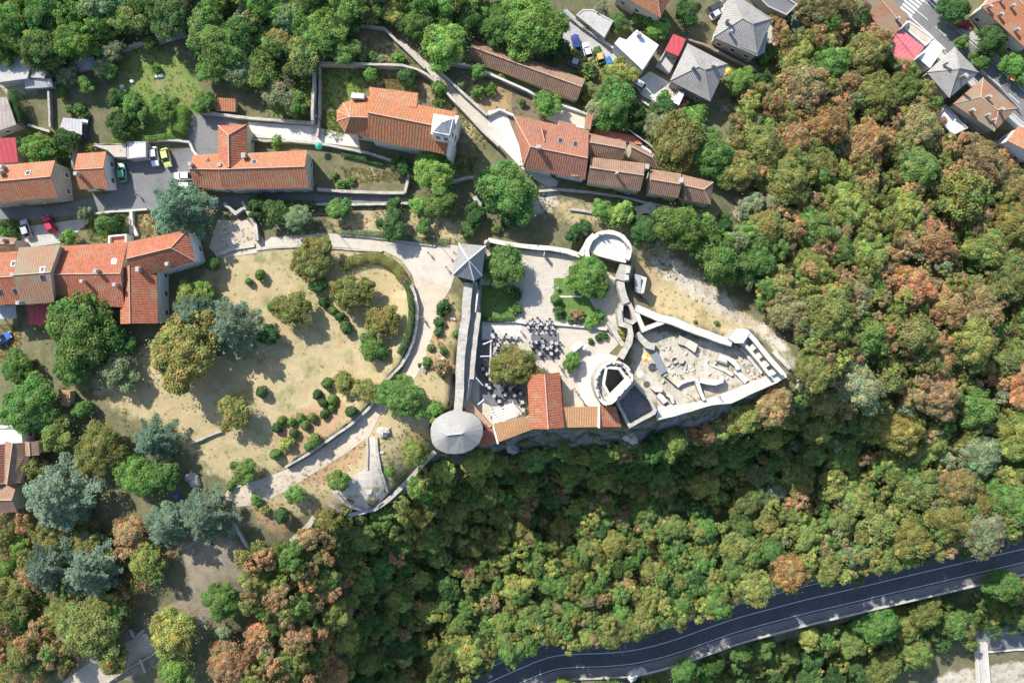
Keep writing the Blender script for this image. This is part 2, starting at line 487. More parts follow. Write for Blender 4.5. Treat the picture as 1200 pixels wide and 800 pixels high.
# ------------------------------------------------------------------ terrain
CTRL = [
 (0,0,2),(200,0,2),(400,0,1),(550,0,-1),(100,60,1),(300,60,1),(-120,-80,3),(400,-80,1),(-120,200,-1),(-120,500,-1),(-120,800,-6),
 (0,130,0),(120,110,.5),(210,130,.5),(0,230,-1.3),(100,260,-1.3),(180,200,-.3),(280,230,-.3),(400,110,.6),(300,300,0),(400,290,0),
 (470,140,.5),(560,140,0),(480,210,0),(560,240,0),(600,120,-1.2),(600,40,-2),(640,100,-3),(690,60,-6),(735,95,-6),(760,0,-9),(820,110,-9),(860,0,-13),
 (900,60,-15),(960,0,-18),(1060,30,-21),(1130,40,-21),(1200,0,-21),(1200,120,-22),(1110,110,-22),(1180,170,-25),(1320,0,-22),(1320,200,-30),(900,-80,-16),(1200,-80,-20),
 (640,170,-.3),(700,200,-.5),(760,220,-1),(840,250,-3),(700,250,0),(800,140,-7),(900,200,-9),(1000,170,-17),(880,300,-6),(1000,300,-14),(1100,250,-21),(1200,300,-29),
 (550,300,0),(620,300,0),(700,300,0),(600,400,0),(700,400,0.2),(800,400,0),(860,420,-.2),(900,440,-.5),(650,470,0),(760,470,0),(830,450,0),
 (760,300,-2.2),(757,340,-2.6),(780,350,-2.2),(840,360,-2.6),(890,385,-3.8),(960,440,-7),(1000,430,-11),(1060,450,-16),(1200,450,-29),
 (480,545,-.8),(440,580,-.8),(535,522,-1),(600,505,-.8),(660,506,-.8),(730,506,-.8),(772,492,-.8),(830,477,-.8),(890,460,-.8),(925,446,-1),
 (500,575,-9),(540,562,-14),(600,548,-18),(660,550,-20),(730,552,-21),(790,534,-21),(850,512,-20),(910,492,-18),(955,470,-13),
 (600,620,-25),(700,620,-26),(800,600,-26),(900,575,-26),(1000,545,-25.5),(1100,530,-26),(1200,560,-29),
 (450,620,-13),(520,640,-22),(400,660,-10),(340,640,-3.2),(330,720,-7.5),(385,720,-10.5),(430,735,-24),(450,690,-23),(520,715,-31),(550,690,-28),(650,700,-26.5),(750,690,-27),(850,660,-27.5),(950,620,-28),(1050,595,-28),
 (480,760,-34),(560,756,-28.5),(650,740,-25),(760,727,-25),(860,691,-25),(960,662,-25),(1100,626,-25.5),(1200,604,-26.5),
 (0,500,-1),(100,480,-.5),(200,480,0),(200,400,0),(100,340,-1),(0,350,-1.5),(0,430,-1.5),(300,480,0),(400,450,0),(300,550,-.4),(400,540,-.6),(300,600,-1),(380,590,-1.2),
 (0,640,-3),(100,700,-3.2),(200,640,-2),(250,680,-2.5),(180,740,-3.4),(50,790,-5),(250,790,-6),(370,800,-14),(430,800,-30),
 (900,765,-47),(900,800,-50),(1000,742,-47),(1000,780,-50),(1100,715,-48),(1150,785,-51),(1210,692,-44),(1250,790,-51),(700,835,-47),(800,790,-46),(1100,745,-50),(600,860,-47),(1320,500,-38),(1320,900,-53),(900,960,-55),(300,960,-32)]
XY = np.array([[*P(a, b, z)[:2]] for a, b, z in CTRL])
ZC = np.array([c[2] for c in CTRL], float)
def tps_k(r2):
    return 0.5 * r2 * np.log(r2 + 1e-9)
n_c = len(CTRL)
K = tps_k(((XY[:, None] - XY[None]) ** 2).sum(-1)) + np.eye(n_c) * 4.0
A_ = np.zeros((n_c + 3, n_c + 3))
A_[:n_c, :n_c] = K
A_[:n_c, n_c] = 1; A_[:n_c, n_c + 1:] = XY
A_[n_c, :n_c] = 1; A_[n_c + 1:, :n_c] = XY.T
wsol = np.linalg.solve(A_, np.concatenate([ZC, np.zeros(3)]))
def tps(x, y):
    q = np.stack([x.ravel(), y.ravel()], 1)
    o = np.empty(len(q))
    for i in range(0, len(q), 20000):
        qq = q[i:i + 20000]
        r2 = ((qq[:, None] - XY[None]) ** 2).sum(-1)
        o[i:i + 20000] = tps_k(r2) @ wsol[:n_c] + wsol[n_c] + qq @ wsol[n_c + 1:]
    return o.reshape(x.shape)

STEP = 0.6
X1, Y1 = 150.0, 108.0
gx = np.arange(-X1, X1 + 0.01, STEP)
gy = np.arange(-Y1, Y1 + 0.01, STEP)
def coarse(a):
    out = []
    d, p = 3.0, a
    while p < 3500:
        p += d; out.append(p); d *= 1.35
    return np.array(out)
cx = coarse(gx[-1]); cy = coarse(gy[-1])
ax = np.concatenate([-cx[::-1], gx, cx]); ay = np.concatenate([-cy[::-1], gy, cy])
XX, YY = np.meshgrid(ax, ay)
ZZ = tps(np.clip(XX, -X1, X1), np.clip(YY, -Y1, Y1))

def inpoly(poly, X, Y):
    r = np.zeros(X.shape, bool)
    n = len(poly)
    for i in range(n):
        x0, y0 = poly[i]; x1, y1 = poly[(i + 1) % n]
        if y0 == y1: continue
        c = ((y0 > Y) != (y1 > Y)) & (X < (x1 - x0) * (Y - y0) / (y1 - y0) + x0)
        r ^= c
    return r
def blur(m, k):
    if k < 1: return m
    m = m.astype(float)
    for axn in (0, 1):
        for _ in range(2):
            c = np.cumsum(np.pad(m, [(k + 1, k) if a == axn else (0, 0) for a in (0, 1)], mode='edge'), axis=axn)
            n = m.shape[axn]
            hi = np.take(c, np.arange(2 * k + 1, 2 * k + 1 + n), axis=axn)
            lo = np.take(c, np.arange(0, n), axis=axn)
            m = (hi - lo) / (2 * k + 1)
    return m
def wpoly(pts, z=0.0):
    return [tuple(P(a, b, z)[:2]) for a, b in pts]
def mask(pts, z=0.0, soft=2):
    return blur(inpoly(wpoly(pts, z), XX, YY), soft)
def polydist(pts, X, Y):
    """distance to an open polyline, side (+ left) and 0..1 position along it"""
    best = np.full(X.shape, 1e9); side = np.zeros(X.shape); tt = np.zeros(X.shape)
    L = [math.dist(a, b) for a, b in zip(pts, pts[1:])]; T = sum(L); acc = 0
    for (a, b), l in zip(zip(pts, pts[1:]), L):
        dx, dy = b[0] - a[0], b[1] - a[1]
        t = np.clip(((X - a[0]) * dx + (Y - a[1]) * dy) / (l * l), 0, 1)
        qx, qy = a[0] + t * dx, a[1] + t * dy
        d = np.hypot(X - qx, Y - qy)
        s = dx * (Y - a[1]) - dy * (X - a[0])
        u = d < best
        best = np.where(u, d, best); side = np.where(u, s, side); tt = np.where(u, (acc + t * l) / T, tt)
        acc += l
    return best, side, tt

def level(pts, z, soft=3, pz=None):
    global ZZ
    m = mask(pts, z if pz is None else pz, soft)
    ZZ = ZZ * (1 - m) + z * m

CASTLE = [(545,290),(575,279),(690,296),(690,275),(715,268),(742,285),(745,340),(770,370),(850,398),(880,388),(920,438),(885,459),(835,474),(770,492),(735,503),(640,503),(585,517),(535,530),(508,520),(505,500),(530,480),(540,380)]
PARKING = [(137,195),(150,186),(172,186),(222,172),(229,183),(222,228),(205,238),(190,246),(160,247),(110,250),(50,256),(-40,264),(-40,240),(60,243),(130,226)]
UPPERCOURT = [(222,134),(245,135),(278,141),(290,150),(300,172),(262,181),(228,183),(220,160)]
level(PARKING, -0.9)
level(UPPERCOURT, 0.4)
# rock noise on steep ground, small unevenness everywhere
def vnoise(X, Y, s, seed):
    r = np.random.default_rng(seed)
    g = r.random((256, 256))
    fx, fy = X / s, Y / s
    ix, iy = np.floor(fx).astype(int), np.floor(fy).astype(int)
    tx, ty = fx - ix, fy - iy
    tx = tx * tx * (3 - 2 * tx); ty = ty * ty * (3 - 2 * ty)
    h = lambda a, b: g[a % 256, b % 256]
    return (h(ix, iy) * (1 - tx) + h(ix + 1, iy) * tx) * (1 - ty) + (h(ix, iy + 1) * (1 - tx) + h(ix + 1, iy + 1) * tx) * ty - 0.5
gyz, gxz = np.gradient(ZZ, ay, ax)
SLOPE = np.hypot(gxz, gyz)
core = (np.abs(XX) < X1) & (np.abs(YY) < Y1)
rocky = np.clip((SLOPE - 0.55) / 0.7, 0, 1) * core
ZZ += rocky * (vnoise(XX, YY, 5.0, 1) * 2.8 + vnoise(XX, YY, 2.2, 2) * 1.7 + vnoise(XX, YY, 1.0, 3) * 0.5)
ZZ += core * (vnoise(XX, YY, 7.0, 4) * 0.22 + vnoise(XX, YY, 2.0, 5) * 0.08)
FAR = np.hypot(XX, YY)
ZZ += np.clip((FAR - 300) / 1200, 0, 1) * (vnoise(XX, YY, 600, 6) * 160 + 40)
level(CASTLE, 0.0, 1)

# garden banks held by retaining walls
def bank(pts, h, reach=7.0):
    global ZZ
    w = wpoly(pts)
    d, s, t = polydist(w, XX, YY)
    win = np.clip(np.minimum(t, 1 - t) / 0.12, 0, 1)
    win = win * win * (3 - 2 * win)
    ZZ += np.where(s > 0, h * np.exp(-(np.maximum(d - 0.4, 0) / reach) ** 2) * win, 0) * (d < 3 * reach)
GARDEN_WALL = [(334,547),(365,529),(410,498),(440,470),(447,455)]
RING_WALL = [(452,447),(470,430),(482,405),(488,380),(488,355),(484,336)]
bank(GARDEN_WALL, 1.4)
bank(RING_WALL, 1.3, 4.0)
PARK_WALL = [(395,590),(418,600),(438,597),(455,588),(475,568),(510,528)]

# canyon road bed
ROAD = [(520,822),(565,803),(600,787),(637,771),(662,766),(725,765),(775,755),(825,737),(862,724),(900,714),(945,702),(972,696),(1142,656),(1230,636),(1330,610)]
ROAD_Z = -36.0
def smooth_path(w, it=2):
    w = [tuple(p) for p in w]
    for _ in range(it):
        n = [w[0]]
        for a, b in zip(w, w[1:]):
            n.append((a[0] * .75 + b[0] * .25, a[1] * .75 + b[1] * .25))
            n.append((a[0] * .25 + b[0] * .75, a[1] * .25 + b[1] * .75))
        n.append(w[-1]); w = n
    return w
ROAD_W = smooth_path(wpoly(ROAD, ROAD_Z))
rd, rs, rt = polydist(ROAD_W, XX, YY)
m = np.where(rs > 0, 1 - np.clip((rd - 6.2) / 2.2, 0, 1), 1 - np.clip((rd - 6.9) / 1.8, 0, 1)); m = m * m * (3 - 2 * m)
ZZ = ZZ * (1 - m) + (ROAD_Z - 0.12) * m
# street of the upper town
STREET = [(1030,-25),(1052,-5),(1085,21),(1112,46),(1160,90),(1205,130),(1260,180)]
STREET_Z = -21.0
STREET_W = smooth_path(wpoly(STREET, STREET_Z))
sd, ss, st_ = polydist(STREET_W, XX, YY)
m = 1 - np.clip((sd - 4.5) / 4.0, 0, 1)
ZZ = ZZ * (1 - m) + (STREET_Z - 0.1) * m

ix0 = len(cx); iy0 = len(cy)
CORE = ZZ[iy0:iy0 + len(gy), ix0:ix0 + len(gx)].copy()
def ground(x, y):
    fx = min(max((x - gx[0]) / STEP, 0), len(gx) - 1.001); fy = min(max((y - gy[0]) / STEP, 0), len(gy) - 1.001)
    i, j = int(fx), int(fy); tx, ty = fx - i, fy - j
    return float((CORE[j, i] * (1 - tx) + CORE[j, i + 1] * tx) * (1 - ty) + (CORE[j + 1, i] * (1 - tx) + CORE[j + 1, i + 1] * tx) * ty)
def G(px, py, up=0.0):
    """the point of the ground (or 'up' metres above it) seen at a photograph position"""
    z = 0.0
    for _ in range(25):
        p = P(px, py, z + up)
        z = z * 0.4 + ground(p.x, p.y) * 0.6
    p = P(px, py, z + up)
    return Vector((p.x, p.y, ground(p.x, p.y)))

# what covers the ground, by surveyed outline: R dry grass, G green grass, B bare soil / second: R pale gravel, G rock, B ploughed
DRY = [
 [(440,92),(520,100),(575,166),(552,180),(532,132),(470,100)],[(392,194),(465,202),(472,212),(410,214)],[(285,560),(340,556),(400,535),(428,516),(428,545),(380,580),(345,605),(300,600)],
 [(255,300),(330,290),(400,291),(450,294),(470,305),(488,335),(490,380),(470,430),(430,480),(340,545),(300,560),(250,560),(230,530),(180,500),(120,470),(100,440),(140,420),(200,400),(240,380),(232,330)],
 [(500,345),(545,345),(535,400),(530,480),(512,500),(480,545),(450,580),(430,590),(380,600),(330,610),(290,600),(300,575),(350,545),(420,500),(455,460),(490,430)],
 [(370,250),(480,245),(560,270),(545,285),(440,275),(380,268)],
 [(630,235),(700,240),(760,262),(790,300),(850,335),(920,400),(900,400),(850,390),(760,360),(745,340),(740,290),(700,262),(640,255)],
 [(755,235),(830,245),(870,250),(850,275),(790,260)],[(420,85),(470,90),(470,105),(430,100)],[(400,40),(450,50),(490,75),(420,72)],
 [(160,245),(200,250),(200,275),(160,275)],[(20,425),(45,420),(45,450),(20,450)],[(0,380),(25,380),(25,425),(0,425)]]
GRN = [
 [(378,78),(425,82),(440,100),(410,115),(395,135),(378,120)],[(376,130),(395,130),(405,150),(400,165),(380,160)],[(140,60),(210,60),(240,110),(215,165),(140,165),(130,110)],
 [(648,325),(675,325),(690,350),(702,372),(648,376)],[(563,335),(606,335),(606,374),(563,376)],[(440,515),(480,500),(510,520),(480,550),(450,570),(440,545)],[(310,60),(365,75),(366,140),(310,138)],
 [(100,262),(146,262),(146,285),(105,283)],[(520,110),(575,170),(560,180),(530,130)],[(555,60),(640,85),(660,110),(690,125),(690,132),(600,97),(520,74)],
 [(500,175),(560,185),(555,200),(520,205)],[(690,255),(740,262),(780,300),(800,330),(770,330),(745,300)],[(20,155),(90,150),(90,185),(20,190)]]
SOIL = [[(318,492),(345,486),(385,470),(405,462),(424,474),(405,494),(365,525),(335,543),(322,530)],[(356,318),(361,317),(372,345),(396,372),(410,394),(405,396),(388,375),(366,350)],[(140,455),(146,455),(150,490),(158,515),(152,517),(144,492)],[(510,345),(530,345),(528,375),(520,420),(500,420),(508,380)],[(510,400),(530,400),(520,450),(500,440)],[(280,575),(330,600),(345,620),(335,640),(300,610)],[(370,520),(430,510),(425,545),(350,575),(340,560)],
 [(600,105),(628,112),(645,135),(640,140),(600,132)],[(515,85),(600,100),(600,130),(575,140)],[(850,255),(900,250),(890,270),(850,270)],[(860,415),(890,420),(905,440),(880,455),(850,440)]]
PALE = [[(745,385),(860,405),(905,440),(820,470),(770,480),(740,440)],[(630,215),(655,213),(650,245),(600,260)],[(740,250),(790,255),(770,262),(735,260)],[(255,255),(300,268),(310,290),(262,300)],[(770,290),(850,345),(920,415),(905,405),(840,365),(760,310)],
 [(850,350),(905,385),(935,430),(960,445),(935,450),(900,405)],[(1100,790),(1200,770),(1200,830),(1080,830)],[(860,230),(885,230),(880,260),(855,262)],[(60,60),(40,110),(0,110),(0,60)],
 [(770,100),(800,105),(810,130),(770,130)],[(840,120),(868,110),(860,135),(840,135)],[(1090,110),(1130,150),(1110,165)]]
LEAFY = [[(60,745),(150,735),(200,760),(150,800),(60,805)],[(150,745),(230,690),(215,635),(270,625),(300,650),(280,690),(200,760)],[(215,600),(270,575),(290,600),(240,620)]]
def zones(polys, soft=3, base=0.0):
    r = np.zeros(XX.shape)
    for pl in polys:
        c = pl[len(pl) // 2]
        r = np.maximum(r, mask(pl, G(*pl[0]).z, soft))
    return r
zd, zg, zs, zp, zl = zones(DRY, 4), zones(GRN, 4), zones(SOIL, 4), zones(PALE, 3), zones(LEAFY, 3)
gyz, gxz = np.gradient(ZZ, ay, ax)
zr_ = np.clip((np.hypot(gxz, gyz) - 0.75) / 0.5, 0, 1) * core
ny, nx = XX.shape
me = bpy.data.meshes.new('ground')
vv = np.stack([XX, YY, ZZ], -1).reshape(-1, 3).astype(np.float32)
idx = np.arange(nx * ny).reshape(ny, nx)
q = np.stack([idx[:-1, :-1], idx[:-1, 1:], idx[1:, 1:], idx[1:, :-1]], -1).reshape(-1, 4)
me.vertices.add(len(vv)); me.vertices.foreach_set('co', vv.ravel())
me.loops.add(q.size); me.loops.foreach_set('vertex_index', q.ravel().astype(np.int32))
me.polygons.add(len(q)); me.polygons.foreach_set('loop_start', (np.arange(len(q)) * 4).astype(np.int32))
me.polygons.foreach_set('loop_total', np.full(len(q), 4, np.int32))
me.update(calc_edges=True)
me.polygons.foreach_set('use_smooth', np.ones(len(q), bool))
for nm, chans in (('cover_a', (zd, zg, zs)), ('cover_b', (zp, zr_, zl))):
    at = me.attributes.new(nm, 'FLOAT_COLOR', 'POINT')
    at.data.foreach_set('color', np.stack([*[c.ravel() for c in chans], np.ones(nx * ny)], -1).astype(np.float32).ravel())
def ground_mat():
    m, nt, out = new_mat('ground cover')
    p = geo_pos(nt)
    A = N(nt, 'ShaderNodeAttribute', attribute_name='cover_a'); B = N(nt, 'ShaderNodeAttribute', attribute_name='cover_b')
    sa = nt.nodes.new('ShaderNodeSeparateColor'); nt.links.new(A.outputs['Color'], sa.inputs[0])
    sb = nt.nodes.new('ShaderNodeSeparateColor'); nt.links.new(B.outputs['Color'], sb.inputs[0])
    n_big = ramp(nt, noise(nt, p, 0.09, 6, 0.65), 0.32, 0.68)
    n_mid = ramp(nt, noise(nt, p, 0.45, 6, 0.7), 0.34, 0.66)
    n_fine = noise(nt, p, 2.2, 5, 0.8)
    edge = mth(nt, 'MULTIPLY', mth(nt, 'SUBTRACT', noise(nt, p, 0.5, 5, 0.7), 0.5), 1.1)
    def m_(s): return ramp(nt, mth(nt, 'ADD', s, edge), 0.35, 0.6)
    col = mixc(nt, n_mid, (0.10, 0.11, 0.05), (0.19, 0.165, 0.10))
    col = mixc(nt, m_(sb.outputs[2]), col, mixc(nt, n_mid, (0.20, 0.16, 0.115), (0.30, 0.25, 0.18)))
    green = mixc(nt, n_mid, (0.125, 0.20, 0.045), (0.21, 0.235, 0.08))
    green = mixc(nt, ramp(nt, noise(nt, p, 0.22, 4), 0.55, 0.72), green, (0.25, 0.21, 0.11))
    col = mixc(nt, m_(sa.outputs[1]), col, green)
    dry = mixc(nt, n_big, (0.385, 0.300, 0.165), (0.480, 0.385, 0.235))
    dry = mixc(nt, mth(nt, 'MULTIPLY', n_mid, 0.6), dry, (0.27, 0.25, 0.12))
    dry = mixc(nt, mth(nt, 'MULTIPLY', ramp(nt, noise(nt, p, 0.13, 5, 0.7), 0.52, 0.66), 0.8), dry, (0.40, 0.275, 0.155))
    dry = mixc(nt, mth(nt, 'MULTIPLY', ramp(nt, noise(nt, p, 0.2, 5, 0.7), 0.53, 0.66), 0.75), dry, (0.165, 0.175, 0.065))
    col = mixc(nt, m_(sa.outputs[0]), col, dry)
    col = mixc(nt, m_(sa.outputs[2]), col, mixc(nt, n_mid, (0.37, 0.25, 0.14), (0.30, 0.20, 0.11)))
    col = mixc(nt, m_(sb.outputs[0]), col, mixc(nt, mth(nt, 'MULTIPLY', ramp(nt, noise(nt, p, 0.35, 6, 0.75), 0.5, 0.62), 0.7), mixc(nt, n_mid, (0.54, 0.49, 0.41), (0.37, 0.325, 0.25)), (0.24, 0.22, 0.12)))
    rock = mixc(nt, ramp(nt, noise(nt, p, 0.8, 7, 0.75), 0.35, 0.65), (0.09, 0.092, 0.088), (0.23, 0.225, 0.21))
    rock = mixc(nt, ramp(nt, noise(nt, p, 0.3, 5, 0.7), 0.46, 0.6), rock, (0.04, 0.055, 0.02))
    col = mixc(nt, ramp(nt, mth(nt, 'ADD', sb.outputs[1], edge), 0.4, 0.7), col, rock)
    v = mth(nt, 'ADD', mth(nt, 'MULTIPLY', n_fine, 0.7), 0.65)
    cv = nt.nodes.new('ShaderNodeCombineColor')
    for i in range(3): nt.links.new(v, cv.inputs[i])
    col = mixc(nt, 1.0, col, cv.outputs[0], 'MULTIPLY')
    finish(nt, out, col, 0.95, n_fine, 0.6, 0.15, spec=0.1)
    return m
me.materials.append(ground_mat())
tag(link('ground', me), kind='structure')

# ------------------------------------------------------------------ draped sheets: paths, yards, roads
def drape(name, wpts, mat, dz=0.05, res=1.5, z=None, parent=None):
    """a sheet following the ground inside an outline"""
    from math import hypot
    bnd = []
    for a, b in zip(wpts, wpts[1:] + wpts[:1]):
        k = max(1, int(hypot(b[0] - a[0], b[1] - a[1]) / res))
        for i in range(k):
            t = i / k
            bnd.append((a[0] + (b[0] - a[0]) * t, a[1] + (b[1] - a[1]) * t))
    xs = [p[0] for p in bnd]; ys = [p[1] for p in bnd]
    X, Y = np.meshgrid(np.arange(min(xs), max(xs), res), np.arange(min(ys), max(ys), res))
    d, _, _ = polydist(bnd + bnd[:1], X, Y)
    ins = inpoly(bnd, X, Y) & (d > res * 0.4)
    pts = [Vector(p) for p in bnd] + [Vector((a, b)) for a, b in zip(X[ins], Y[ins])]
    nb = len(bnd)
    ed = [(i, (i + 1) % nb) for i in range(nb)]
    v, e, f, *_ = mgeo.delaunay_2d_cdt(pts, ed, [], 1, 1e-4)
    me = bpy.data.meshes.new(name)
    me.from_pydata([(p.x, p.y, (ground(p.x, p.y) if z is None else z) + dz) for p in v], [], [list(q) for q in f])
    me.update()
    if me.polygons and me.polygons[0].normal.z < 0: me.flip_normals()
    uv = me.uv_layers.new(name='UVMap')
    co = np.array([(p.x, p.y) for p in v], dtype=np.float32)
    li = np.empty(len(me.loops), np.int32); me.loops.foreach_get('vertex_index', li)
    uv.data.foreach_set('uv', co[li].ravel())
    me.materials.append(mat)
    o = link(name, me, parent)
    if parent is None: o['kind'] = 'structure'
    return o
def sheet(name, pts, mat, dz=0.05, **k):
    return drape(name, [tuple(G(a, b)[:2]) for a, b in pts], mat, dz, **k)
def offset(w, d):
    out = []
    for i, p in enumerate(w):
        a = w[max(i - 1, 0)]; b = w[min(i + 1, len(w) - 1)]
        dx, dy = b[0] - a[0], b[1] - a[1]; l = math.hypot(dx, dy) or 1
        out.append((p[0] - dy / l * d, p[1] + dx / l * d))
    return out
def strip(name, w, d0, d1, mat, z, parent=None, skip=None):
    mb = MB()
    a, b = offset(w, d0), offset(w, d1)
    for i in range(len(w) - 1):
        if skip and skip(i): continue
        mb.face([(*a[i], z), (*a[i + 1], z), (*b[i + 1], z), (*b[i], z)])
        if mb.f and Vector(mb.v[-4]).xyz is not None: pass
    for f in mb.f: f.reverse()
    o = mb.build(name, mat, parent)
    bm = bmesh.new(); bm.from_mesh(o.data)
    bmesh.ops.recalc_face_normals(bm, faces=bm.faces[:])
    for f in bm.faces:
        if f.normal.z < 0: f.normal_flip()
    bm.to_mesh(o.data); bm.free()
    if parent is None: o['kind'] = 'structure'
    return o
def resample(w, step):
    out = [w[0]]; acc = 0
    for a, b in zip(w, w[1:]):
        l = math.dist(a, b); t = step - acc
        while t <= l:
            out.append((a[0] + (b[0] - a[0]) * t / l, a[1] + (b[1] - a[1]) * t / l)); t += step
        acc = (acc + l) % step
    return out
rw = resample(ROAD_W, 1.5)
road = strip('road', rw, -3.9, 3.9, M['dark_asphalt'], ROAD_Z)
strip('centre_line', rw, -0.08, 0.08, M['road_paint'], ROAD_Z + 0.005, road)
strip('edge_line', rw, -3.55, -3.4, M['road_paint'], ROAD_Z + 0.005, road)
strip('edge_line', rw, 3.4, 3.55, M['road_paint'], ROAD_Z + 0.005, road, skip=lambda i: i > 75)
strip('verge', rw, 3.9, 6.6, M['asphalt'], ROAD_Z - 0.02)
mbk = MB()
lo_, hi_ = offset(rw, -3.9), offset(rw, -6.0)
for i in range(len(rw) - 1):
    a, b, c, d = lo_[i], lo_[i + 1], hi_[i + 1], hi_[i]
    mbk.prism([a, b, c, d], ROAD_Z - 0.3, ROAD_Z + 0.13)
tag(mbk.build('pavement', M['asphalt']), kind='structure')

sw = resample(STREET_W, 1.2)
street = strip('street', sw, -3.4, 3.4, M['asphalt'], STREET_Z)
strip('centre_line', sw, -0.07, 0.07, M['road_paint'], STREET_Z + 0.005, street, skip=lambda i: i % 5 > 2)
strip('edge_line', sw, 2.9, 3.05, M['road_paint'], STREET_Z + 0.005, street)
strip('edge_line', sw, -3.05, -2.9, M['road_paint'], STREET_Z + 0.005, street, skip=lambda i: i < 14)
zb = MB()
for k in range(7):
    off = -2.9 + k * 0.9
    a, b = offset(sw, off), offset(sw, off + 0.5)
    i0 = min(range(len(sw)), key=lambda i: math.dist(sw[i], P(1056, 5, STREET_Z)[:2]))
    zb.face([(*a[i0], STREET_Z + .006), (*a[i0 + 3], STREET_Z + .006), (*b[i0 + 3], STREET_Z + .006), (*b[i0], STREET_Z + .006)])
zo = zb.build('zebra_crossing', M['road_paint'], street)
for s_ in (1, -1):
    mbk = MB(); lo_, hi_ = offset(sw, 3.4 * s_), offset(sw, 5.2 * s_)
    for i in range(len(sw) - 1):
        mbk.prism([lo_[i], lo_[i + 1], hi_[i + 1], hi_[i]], STREET_Z - 0.4, STREET_Z + 0.13)
    tag(mbk.build('pavement', M['concrete']), kind='structure')

sheet('parking_yard', PARKING, M['asphalt'], 0.06)
sheet('upper_yard', UPPERCOURT, M['asphalt'], 0.06)
sheet('promenade', [(258,303),(300,292),(318,278),(345,276),(380,273),(450,279),(530,287),(560,292),(552,325),(533,322),(528,338),(505,330),(483,322),(470,304),(450,294),(400,290),(345,289)], M['pale_paving'], 0.07)
sheet('entrance_path', [(255,258),(290,258),(312,283),(300,292),(258,303),(245,290)], M['gravel'], 0.055)
sheet('garden_path', [(483,322),(505,330),(528,338),(520,352),(514,372),(506,395),(497,425),(482,450),(465,470),(445,487),(433,511),(401,534),(362,558),(330,578),(300,591),(274,594),(262,583),(268,572),(300,563),(338,549),(368,532),(412,500),(444,470),(470,436),(484,406),(490,380),(490,355),(487,336)], M['gravel'], 0.06)
sheet('terrace_path', [(430,513),(440,511),(441,530),(446,555),(454,578),(444,590),(425,597),(405,592),(388,576),(400,566),(415,556),(430,548)], M['pale_paving'], 0.07)
sheet('plaza', [(572,130),(592,128),(600,150),(612,180),(628,195),(655,213),(650,222),(632,214),(610,196),(595,180),(583,168),(572,150)], M['white_stone'], 0.06)
sheet('lane', [(463,48),(470,46),(508,80),(545,112),(588,156),(590,172),(583,170),(545,132),(512,96),(500,84),(488,72)], M['pale_paving'], 0.06)
sheet('white_ramp', [(290,143),(366,148),(420,161),(422,173),(365,166),(298,161)], M['lime'], 0.07)
sheet('driveway', [(25,266),(60,262),(110,254),(100,264),(78,284),(25,291)], M['concrete'], 0.07)
sheet('alley', [(205,236),(290,228),(372,227),(478,231),(478,240),(370,240),(300,240),(240,246),(205,244)], M['asphalt'], 0.06)
sheet('step_lane', [(367,78),(373,78),(372,166),(365,166)], M['concrete'], 0.07)
sheet('street_yard', [(655,15),(664,11),(742,77),(730,90),(716,78),(668,62),(652,38)], M['concrete'], 0.08)
sheet('house_yard', [(742,98),(762,84),(795,103),(797,122),(770,122),(752,112)], M['white_stone'], 0.08)
sheet('courtyard_lane', [(640,121),(665,122),(692,136),(690,152),(655,146),(640,140)], M['pale_paving'], 0.07)
sheet('red_terrace', [(697,150),(731,158),(752,160),(752,170),(735,168),(694,158)], M['red_paving'], 0.3)
sheet('lower_path', [(68,803),(100,779),(150,751),(172,741),(184,764),(142,789),(122,806)], M['gravel'], 0.06)
sheet('vegetable_bed', [(600,103),(627,113),(645,136),(634,139),(600,133)], M['soil_dark'], 0.06)
sheet('lower_yard', [(1138,742),(1200,726),(1240,726),(1240,762),(1160,764),(1138,756)], M['asphalt'], 0.06)
sheet('vineyard_bed', [(560,40),(600,52),(640,72),(600,60),(562,52)], M['soil_dark'], 0.05)
# ------------------------------------------------------------------ plants
def leaves_mesh(name, cen, nor, size, tint, aspect=0.75, seed=0):
    """many small leaf-sized faces; tint: (n,3) tone of each leaf"""
    r = np.random.default_rng(seed)
    n = len(cen)
    nor = nor / np.linalg.norm(nor, axis=1, keepdims=True)
    a = r.normal(size=(n, 3)); a -= nor * (a * nor).sum(1, keepdims=True)
    a /= np.linalg.norm(a, axis=1, keepdims=True) + 1e-9
    b = np.cross(nor, a)
    s = (np.asarray(size) * r.uniform(0.7, 1.3, n))[:, None]
    v = np.stack([cen - a * s, cen - b * s * aspect + nor * s * .15, cen + a * s, cen + b * s * aspect + nor * s * .15], 1).reshape(-1, 3).astype(np.float32)
    me = bpy.data.meshes.new(name)
    me.vertices.add(4 * n); me.vertices.foreach_set('co', v.ravel())
    me.loops.add(4 * n); me.loops.foreach_set('vertex_index', np.arange(4 * n, dtype=np.int32))
    me.polygons.add(n); me.polygons.foreach_set('loop_start', np.arange(n, dtype=np.int32) * 4)
    me.polygons.foreach_set('loop_total', np.full(n, 4, np.int32))
    me.update(calc_edges=True)
    at = me.attributes.new('col', 'FLOAT_COLOR', 'POINT')
    c = np.concatenate([np.repeat(tint, 4, 0), np.ones((4 * n, 1))], 1).astype(np.float32)
    at.data.foreach_set('color', c.ravel())
    me.materials.append(M['leaf'])
    return me

def unit(r, n):
    d = r.normal(size=(n, 3)); return d / np.linalg.norm(d, axis=1, keepdims=True)

